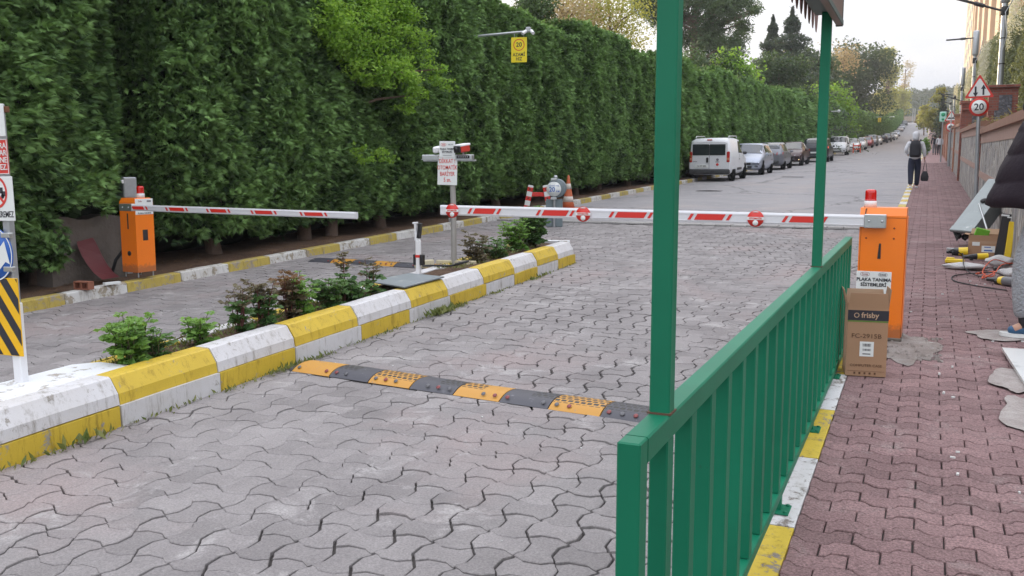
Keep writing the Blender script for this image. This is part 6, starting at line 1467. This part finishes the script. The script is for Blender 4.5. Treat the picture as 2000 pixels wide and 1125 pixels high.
b=MB(); b.box((0,0,.035),(.34,.10,.06),rot=(0,0,.1),b=.01); o=b.build('black_pouch',M_black,None,(.93,12.15,prof(12.15))); tag(o,'black tool pouch lying between the white bags','pouch')
def powertool(loc,rz,label,l,cyl=.045,grey=True):
    e=empty('power_tool',loc,label,'power tool',rz=rz); b=MB(); b.tube([(0,0,.05),(l*.45,0,.055)],[cyl,cyl*1.1],12); b.build('motor_housing',mat('tool_grey',(.14,.14,.15),.45,bs=0) if grey else MT,e)
    b=MB(); b.tube([(-.06,0,.05),(.005,0,.05)],[cyl*.8,cyl*1.02],12); b.build('gear_head',MT if grey else M_black,e)
    b=MB(); b.tube([(-l*.55,0,.04),(-.06,0,.05)],[.02,.03],8); b.box((-l*.2,0,.03),(.05,.07,.05),b=.01); b.build('handle',M_black,e); return e
powertool((.80,11.1,prof(11.1)),R(-50),'grey and yellow power tool lying nearest us among the cables',.42,.05)
powertool((.42,13.75,prof(13.7)),R(0),'yellow power drill left of the small carton',.26,.055,grey=False)
powertool((.62,13.25,prof(13.2)),R(12),'black drill in front of the small carton',.30,.04,grey=False)
b=MB(); b.box((0,0,.03),(.22,.07,.055),b=.012); b.box((-.05,0,.06),(.10,.05,.03),b=.01); o=b.build('yellow_clamp',MT,None,(.36,12.85,prof(12.85)+.0),(0,0,R(-5))); tag(o,'small yellow tool lying on top of the long white sack','tool')
def cable(pts,r,m,label):
    P=[Vector((x,y,prof(y)+z)) for x,y,z in pts]; Q=[]
    for i in range(len(P)-1):
        a,b_,c,d=P[max(0,i-1)],P[i],P[i+1],P[min(len(P)-1,i+2)]
        for k in range(6): t=k/6; Q.append(.5*((2*b_)+(c-a)*t+(2*a-5*b_+4*c-d)*t*t+(3*b_-a-3*c+d)*t**3))
    b=MB(); b.tube(Q+[P[-1]],r,6); o=b.build('cable',m); tag(o,label,'cable')
M_oc=mat('orange_cable',(.70,.10,.03),.5,bs=0)
cable([(.95,12.5,.06),(.75,12.2,.14),(.62,11.7,.06),(.70,11.4,.05),(.82,11.9,.12),(1.0,12.3,.1)],.006,M_oc,'bright orange cable looping over the white bags')
cable([(.55,11.6,.05),(.66,11.9,.03),(.60,11.3,.04),(.74,11.6,.08),(.58,11.8,.02)],.007,M_oc,'tangled knot of orange wire by the power tool')
cable([(.80,10.7,.01),(.55,10.9,.01),(.33,11.2,.01),(.32,11.6,.01),(.50,11.8,.02),(.75,11.5,.08),(.9,11.0,.05)],.007,M_dark,'dark cable curving over the footpath in front of the tools')
cable([(.52,12.9,.08),(.44,12.4,.12),(.46,11.9,.05),(.60,11.5,.03),(.85,11.2,.06)],.006,M_dark,'dark cable running over the long white sack')
cable([(.30,13.7,.04),(.36,13.5,.10),(.48,13.6,.02),(.40,13.9,.08),(.30,13.7,.03)],.008,M_dark,'coiled dark cable round the yellow power drill')
# marble slabs and mortar
M_marb=mat('grey_white_marble',(.62,.63,.62),.25,ns=3,na=.07,worn=(.48,.5,.5),wa=.6)
for (g,lab) in (([(.565,7.62),(1.15,7.62),(1.15,6.62),(.625,6.62)],'pale marble slab lying at the right edge, farther one'),([(.63,6.60),(1.15,6.60),(1.15,5.3),(.745,5.3)],'pale marble slab lying at the right edge, nearer one')):
    b=MB(); V=[(x,y,prof(y)+.018) for x,y in g]+[(x,y,prof(y)+.040) for x,y in g]; b._a(V,[(3,2,1,0),(4,5,6,7),(0,1,5,4),(1,2,6,5),(2,3,7,6),(3,0,4,7)]); o=b.build('marble_slab',M_marb); tag(o,lab,'slab')
r5=random.Random(12); b=MB()
for (cx,cy,w_,l) in ((.60,5.9,.15,.42),(.57,6.75,.13,.30),(.60,8.25,.22,.22)):
    u_=r5.uniform(0,6); P=[(cx+w_*math.cos(a)*(1+.13*math.sin(3*a+u_)+.09*math.sin(5*a-u_)+.05*math.sin(9*a)),cy+l*math.sin(a)*(1+.12*math.sin(2*a+u_)+.07*math.sin(7*a))) for a in np.linspace(0,2*PI,49)[:-1]]
    b._a([(x,y,prof(y)+.010+r5.uniform(-.002,.003)) for x,y in P]+[(cx,cy,prof(cy)+.016)],[(k,(k+1)%48,48) for k in range(48)])
tag(b.build('mortar_patch',ground_mat('spilt_mortar',(.25,.215,.205),(.38,.35,.33),ns=9,bs=1)),kind='structure')
b=MB(); r5=random.Random(3)
for k in range(40): x,y=r5.uniform(-.1,.9),r5.uniform(4.5,12); s=r5.uniform(.004,.013); b.box((x,y,prof(y)+.006),(s*2,s,s),rot=(0,0,r5.random()*3))
for k in range(50): x,y=r5.uniform(-4.4,-.8),r5.uniform(3,14); s=r5.uniform(.003,.009); b.box((x,y,prof(y)-.117),(s*2,s,s*.7),rot=(0,0,r5.random()*3))
tag(b.build('litter_bits',M_marb),'tiny pale chips and cigarette ends scattered on the paving','litter',kind='stuff')

# ---------------- people ----------------
M_skin=mat('skin',(.45,.26,.18),.55,ns=5,na=.06,bs=0); M_hair=mat('dark_hair',(.02,.014,.01),.5,ns=30,na=.3)
def skin(name,V,E,Rd,m,parent,sub=2,root=0):
    me=bpy.data.meshes.new(name); me.from_pydata([tuple(v) for v in V],E,[]); me.materials.append(m)
    o=bpy.data.objects.new(name,me); COL.objects.link(o); o.parent=parent
    md=o.modifiers.new('skin','SKIN'); md.use_smooth_shade=True; md.branch_smoothing=.6
    for i,r in enumerate(Rd):
        rr=r if isinstance(r,tuple) else (r,r); me.skin_vertices[0].data[i].radius=rr; me.skin_vertices[0].data[i].use_root=(i==root)
    s=o.modifiers.new('sub','SUBSURF'); s.levels=sub; s.render_levels=sub
    dg=bpy.context.evaluated_depsgraph_get(); nm=bpy.data.meshes.new_from_object(o.evaluated_get(dg)); o.modifiers.clear(); o.data=nm; nm.name=name
    for p in nm.polygons: p.use_smooth=True
    return o
def walker(loc,rz,label,H,top,legs,stride=.20,hood=None,hairm=None,shoes=None,armR=None,armL=None,fat=1.0,coat=False):
    e=empty('person',loc,label,'person',rz=rz); k=H/1.70
    def S(*p): return (p[0]*k,p[1]*k,p[2]*k)
    hipz=.90; aR=armR or [(.21,.0,1.38),(.26,-.02,1.12),(.27,.05,.88)]; aL=armL or [(-.21,.0,1.38),(-.26,.0,1.12),(-.26,.06,.90)]
    fR=(.09,stride,.06); fL=(-.09,-stride*.9,.08)
    kR=(.095,stride*.62,.49); kL=(-.095,-stride*.28,.49)
    V=[S(0,0,.93),S(0,.0,1.18),S(0,-.01,1.38),S(0,.0,1.48),S(0,.01,1.56),S(0,.015,1.64)]; E=[(0,1),(1,2),(2,3),(3,4),(4,5)]; Rd=[(.11,.09),(.10,.08),(.12,.08),.05,.075,.07]
    def add(chain,rad,frm):
        p=frm
        for c,r in zip(chain,rad): V.append(S(*c)); Rd.append(r); E.append((p,len(V)-1)); p=len(V)-1
        return p
    for s_,a in((1,aR),(-1,aL)):
        q=add(a,[.05,.038,.028],2); wv=Vector(a[2]); d=(wv-Vector(a[1])).normalized(); palm=wv+d*.06
        q=add([tuple(palm)],[.026],q); sd=Vector((0,1,0))
        for f in range(4):
            b0=palm+sd*(.03-.02*f)+d*.02; L_=[.065,.075,.07,.055][f]; add([tuple(b0),tuple(b0+d*L_*.5+Vector((-s_*.008,0,0))),tuple(b0+d*L_+Vector((-s_*.03,0,0)))],[.010,.009,.007],q)
        add([tuple(palm+sd*.045-d*.02),tuple(palm+sd*.06+d*.02)],[.011,.009],q)
    for kk,ff,s_ in((kR,fR,1),(kL,fL,-1)):
        q=add([(.09*s_,0,.86),kk,ff],[.085,.058,.042],0); add([(ff[0],ff[1]+.12,.035)],[.036],q)
    Rd=[(r if isinstance(r,tuple) else (r,r)) for r in Rd]; Rd=[(a*k,b_*k) for a,b_ in Rd]
    skin('body',V,E,Rd,M_skin,e)
    # trousers
    V2=[S(0,0,1.04),S(0,0,.90),S(.09,0,.80),S(*kR),S(fR[0],fR[1],.07),S(-.09,0,.80),S(*kL),S(fL[0],fL[1]-.0,.09)]
    skin('trousers',V2,[(0,1),(1,2),(2,3),(3,4),(1,5),(5,6),(6,7)],[(x*k*fat,y*k*fat) for x,y in((.165,.125),(.17,.14),(.105,.115),(.078,.082),(.062,.064),(.105,.115),(.078,.082),(.062,.064))],legs,e)
    # top with sleeves
    V3=[S(0,0,.82),S(0,0,1.0),S(0,0,1.20),S(0,-.01,1.36),S(0,0,1.46)]+[S(*p) for p in aR]+[S(*p) for p in aL]
    for idx,a in((5+2,aR),(8+2,aL)): p=Vector(a[2])*.94+Vector(a[1])*.06; V3[idx]=S(*p)
    skin('jacket',V3,[(0,1),(1,2),(2,3),(3,4),(3,5),(5,6),(6,7),(3,8),(8,9),(9,10)],[(x*k*fat,y*k*fat) for x,y in((.185,.15),(.17,.135),(.165,.125),(.175,.12),(.075,.075),(.062,.062),(.055,.055),(.046,.046),(.062,.062),(.055,.055),(.046,.046))],top,e)
    for ff,nm in((fR,'shoe'),(fL,'shoe')):
        skin(nm,[S(ff[0],ff[1]-.04,.045),S(ff[0],ff[1]+.06,.042),S(ff[0],ff[1]+.17,.032)],[(0,1),(1,2)],[(.046*k,.05*k),(.044*k,.042*k),(.036*k,.030*k)],shoes or M_white,e)
    if hood: skin('hood',[S(0,-.02,1.42),S(0,-.015,1.52),S(0,.0,1.62),S(0,.02,1.70)],[(0,1),(1,2),(2,3)],[(.10*k,.095*k),(.098*k,.095*k),(.118*k,.125*k),(.085*k,.09*k)],hood,e)
    if hairm: skin('hair',[S(0,-.035,1.40),S(0,-.04,1.52),S(0,-.01,1.62),S(0,.01,1.69)],[(0,1),(1,2),(2,3)],[(.085*k,.05*k),(.09*k,.06*k),(.098*k,.10*k),(.07*k,.07*k)],hairm,e)
    # small face features
    b=MB()
    for sx in(-1,1): b.lathe([(0,0),(.011,0),(.008,.004),(0,.005)],8,M=Matrix.Translation(S(sx*.03,.088,1.60))@Matrix.Rotation(-PI/2,4,'X'))
    b.build('eyes',M_black,e); 
    skin('nose',[S(0,.08,1.60),S(0,.10,1.565)],[(0,1)],[(.010,.010),(.013,.012)],M_skin,e,sub=1)
    return e,k
M_wht=mat('white_cloth',(.66,.67,.71),.8,ns=7,na=.06,bs=.2,bd=.02); M_navy=mat('navy_trousers',(.015,.02,.045),.8,ns=9,na=.2); M_blackcloth=mat('black_cloth',(.02,.02,.026),.8,ns=9,na=.25)
p=(-.40,31.0,prof(31.0)+.005)
e,k=walker(p,R(3),'person in a white hooded top and dark trousers walking away with a black backpack',1.72,M_wht,M_navy,stride=.13,hood=M_wht,armR=[(.19,.0,1.37),(.25,-.03,1.13),(.27,.04,.92)],armL=[(-.19,.0,1.37),(-.27,-.06,1.14),(-.20,.12,1.02)],fat=1.10)
bp=empty('backpack',(p[0],p[1]-.185,p[2]+1.0),'black backpack worn by the person in the white hooded top','backpack')
b=MB(); b.loft([[(x*s,y*t,z) for x,y in [(-.14,.06),(-.15,-.02),(-.11,-.09),(.11,-.09),(.15,-.02),(.14,.06)]] for z,s,t in((-.06,.80,.8),(-.04,.98,1),(.15,1.05,1.15),(.32,1,1),(.42,.80,.8),(.45,.45,.5))]); b.build('pack_body',M_blackcloth,bp)
b=MB(); b.loft([[(x*s,y*t-.06,z) for x,y in [(-.10,.03),(-.10,-.04),(.10,-.04),(.10,.03)]] for z,s,t in((-.02,.9,.8),(.0,1,1.1),(.15,1,1.1),(.17,.9,.8))],smooth=False); b.build('front_pocket',M_blackcloth,bp)
for sx in(-1,1): b=MB(); b.tube([(sx*.10,.02,.40),(sx*.14,.10,.47),(sx*.15,.24,.40),(sx*.15,.25,.2),(sx*.15,.1,.0)],.018,6); b.build('strap',M_blackcloth,bp)
hb=empty('handbag',(p[0]+.30,p[1]+.05,p[2]+.02),'black handbag hanging from the right hand of the person in white','handbag')
b=MB(); b.loft([[(x*s,y*s,z) for x,y in [(-.10,.03),(-.10,-.03),(-.06,-.05),(.06,-.05),(.10,-.03),(.10,.03),(.06,.05),(-.06,.05)]] for z,s in((.20,.7),(.23,1.05),(.34,1.12),(.44,.85),(.50,.5))]); b.build('bag_body',M_blackcloth,hb)
b=MB(); b.tube([(-.06,0,.48),(-.035,0,.66),(0,0,.84),(.035,0,.66),(.06,0,.48)],.010,6); b.build('handle',M_blackcloth,hb)
walker((.36,85,prof(85)),0,'distant person with dark hair, black top and grey trousers walking away',1.66,M_blackcloth,mat('grey_trousers',(.16,.16,.17),.8,bs=0),hairm=M_hair,shoes=M_black)
walker((.70,83.5,prof(83.5)),0,'distant person with long brown hair, white top and black trousers walking away',1.62,M_wht,M_blackcloth,hairm=mat('brown_hair',(.07,.03,.02),.5,bs=0),shoes=M_black)
sh=MB(); sh.loft([[(x*s,y*s,z) for x,y in [(-.14,.06),(-.14,-.06),(.14,-.06),(.14,.06)]] for z,s in((.05,.8),(.1,1),(.4,1),(.5,.5))],smooth=False); tag(sh.build('white_bag',M_wht,None,(-.10,85.2,prof(85.2)+.1)),'white carrier bag beside the two distant walkers','bag')
# person in the puffer coat at the right edge, seen from the side
gz=prof(8.3)+.005; X0=.86
e=empty('person',(X0,8.30,gz),'person in a dark puffer coat and pale jeans, cut off by the right edge','person',rz=0)
V=[(0,0,.95),(0,0,1.25),(.0,0,1.50),(.02,0,1.60),(0,0,1.70),(-.01,0,1.80)];E=[(0,1),(1,2),(2,3),(3,4),(4,5)];Rd=[(.14,.15),(.13,.14),(.13,.17),(.055,.055),(.085,.075),(.085,.075)]
def add(ch,rad,frm):
    p=frm
    for c,r in zip(ch,rad): V.append(c);Rd.append((r,r));E.append((p,len(V)-1));p=len(V)-1
    return p
add([(-.05,-.09,.88),(-.13,-.10,.50),(-.10,-.10,.10),(-.20,-.11,.05)],[.09,.062,.045,.038],0)
add([(.04,.09,.88),(.10,.10,.50),(.22,.10,.10),(.10,.11,.05)],[.09,.062,.045,.038],0)
for sy in(-1,1):
    q=add([(.0,sy*.21,1.46),(.02,sy*.24,1.20),(.0,sy*.20,1.06),(.0,sy*.19,1.03)],[.05,.04,.03,.028],2)
    for f in range(4): add([(-.02,sy*.19+.03-.018*f,1.02-.01*f),(-.03,sy*.19+.03-.018*f,.99-.01*f)],[.010,.008],q)
    add([(-.02,sy*.15,1.03),(-.03,sy*.14,1.02)],[.011,.009],q)
skin('body',V,E,Rd,M_skin,e)
M_jean=mat('pale_grey_jeans',(.36,.39,.42),.85,ns=8,na=.14,bs=.4,bd=.02)
skin('jeans',[(-.02,0,1.0),(-.03,0,.90),(-.09,-.095,.78),(-.135,-.10,.50),(-.12,-.10,.22),(-.11,-.10,.15),(.05,.09,.78),(.12,.10,.50),(.20,.10,.18)],[(0,1),(1,2),(2,3),(3,4),(4,5),(1,6),(6,7),(7,8)],[(.16,.17),(.17,.18),(.115,.11),(.098,.095),(.082,.08),(.070,.07),(.115,.11),(.09,.09),(.078,.075)],M_jean,e)
M_puff=mat('dark_plum_puffer',(.014,.008,.014),.7,ns=5,na=.2,bs=.12,bd=.01)
b=MB(); rings=[]; n=72
prof_c=[(1.00,.40,.33),(1.02,.44,.36),(1.12,.425,.35),(1.205,.385,.33),(1.22,.373,.325),(1.235,.378,.325),(1.33,.350,.32),(1.425,.305,.30),(1.437,.295,.292),(1.45,.298,.295),(1.53,.265,.28),(1.605,.238,.26),(1.617,.231,.255),(1.63,.232,.25),(1.70,.20,.22),(1.76,.14,.16),(1.80,.11,.12)]
for (z,rx,ry) in prof_c:
    r=[]
    for j in range(n):
        a=2*PI*j/n; q=1+.012*math.sin(a*6+z*5)+.007*math.sin(a*11-z*9); r.append((-.0+rx*math.cos(a)*q,ry*math.sin(a)*q,z+(.03*math.cos(a)*-1 if z<1.05 else 0)+.008*math.sin(a*5)))
    rings.append(r)
M_puff.node_tree.nodes['Principled BSDF'].inputs['Specular IOR Level'].default_value=.25
b.loft(rings,cap=False); ct=b.build('coat',M_puff,e)
for sy in(-1,1): skin('sleeve',[(.03,sy*.22,1.60),(.05,sy*.30,1.40),(.05,sy*.30,1.20),(.0,sy*.26,1.08)],[(0,1),(1,2),(2,3)],[(.11,.11),(.115,.11),(.105,.10),(.07,.07)],M_puff,e)
skin('hood',[(-.02,0,1.72),(.05,0,1.79),(.10,0,1.86)],[(0,1),(1,2)],[(.15,.15),(.16,.15),(.13,.13)],M_puff,e)
skin('collar',[(-.10,-.12,1.80),(-.185,0,1.81),(-.10,.12,1.80)],[(0,1),(1,2)],[(.05,.05),(.055,.055),(.05,.05)],M_blackcloth,e)
skin('hair',[(.0,0,1.84),(.03,0,1.90)],[(0,1)],[(.10,.095),(.085,.085)],M_hair,e)
M_sh=mat('blue_shoe',(.03,.10,.20),.6,bs=0)
for (x,y) in((-.075,-.10),(.20,.10)):
    s=skin('shoe',[(x+.05,y,.075),(x-.05,y,.07),(x-.15,y,.05)],[(0,1),(1,2)],[(.055,.06),(.05,.048),(.042,.035)],M_sh,e)
    b=MB(); b.loft([[(x+.10,y-.05,z),(x-.10,y-.052,z),(x-.19,y-.035,z+.004),(x-.205,y,z+.006),(x-.19,y+.035,z+.004),(x-.10,y+.052,z),(x+.10,y+.05,z)] for z in(.005,.035)]); b.build('sole',M_board,s)
    b=MB(); b.tube([(x-.01,y,.09),(x-.025,y,.20)],[.060,.060],14); b.build('sock',M_blackcloth,e)

# ---------------- haze ----------------
b=MB(); b.box((-10,330,38),(560,760,116)); hz=b.build('haze',(lambda m:(m.node_tree.nodes.remove(m.node_tree.nodes['Principled BSDF']),m)[1])(base('haze_air')[0]))
t=hz.data.materials[0].node_tree; pv=N(t,'ShaderNodeVolumePrincipled'); pv.inputs['Density'].default_value=.0005; pv.inputs['Color'].default_value=(.93,.95,1,1); L(t,pv.outputs[0],t.nodes['Material Output'].inputs['Volume'])
tag(hz,'thin pale haze in the air along the road','haze',kind='stuff')
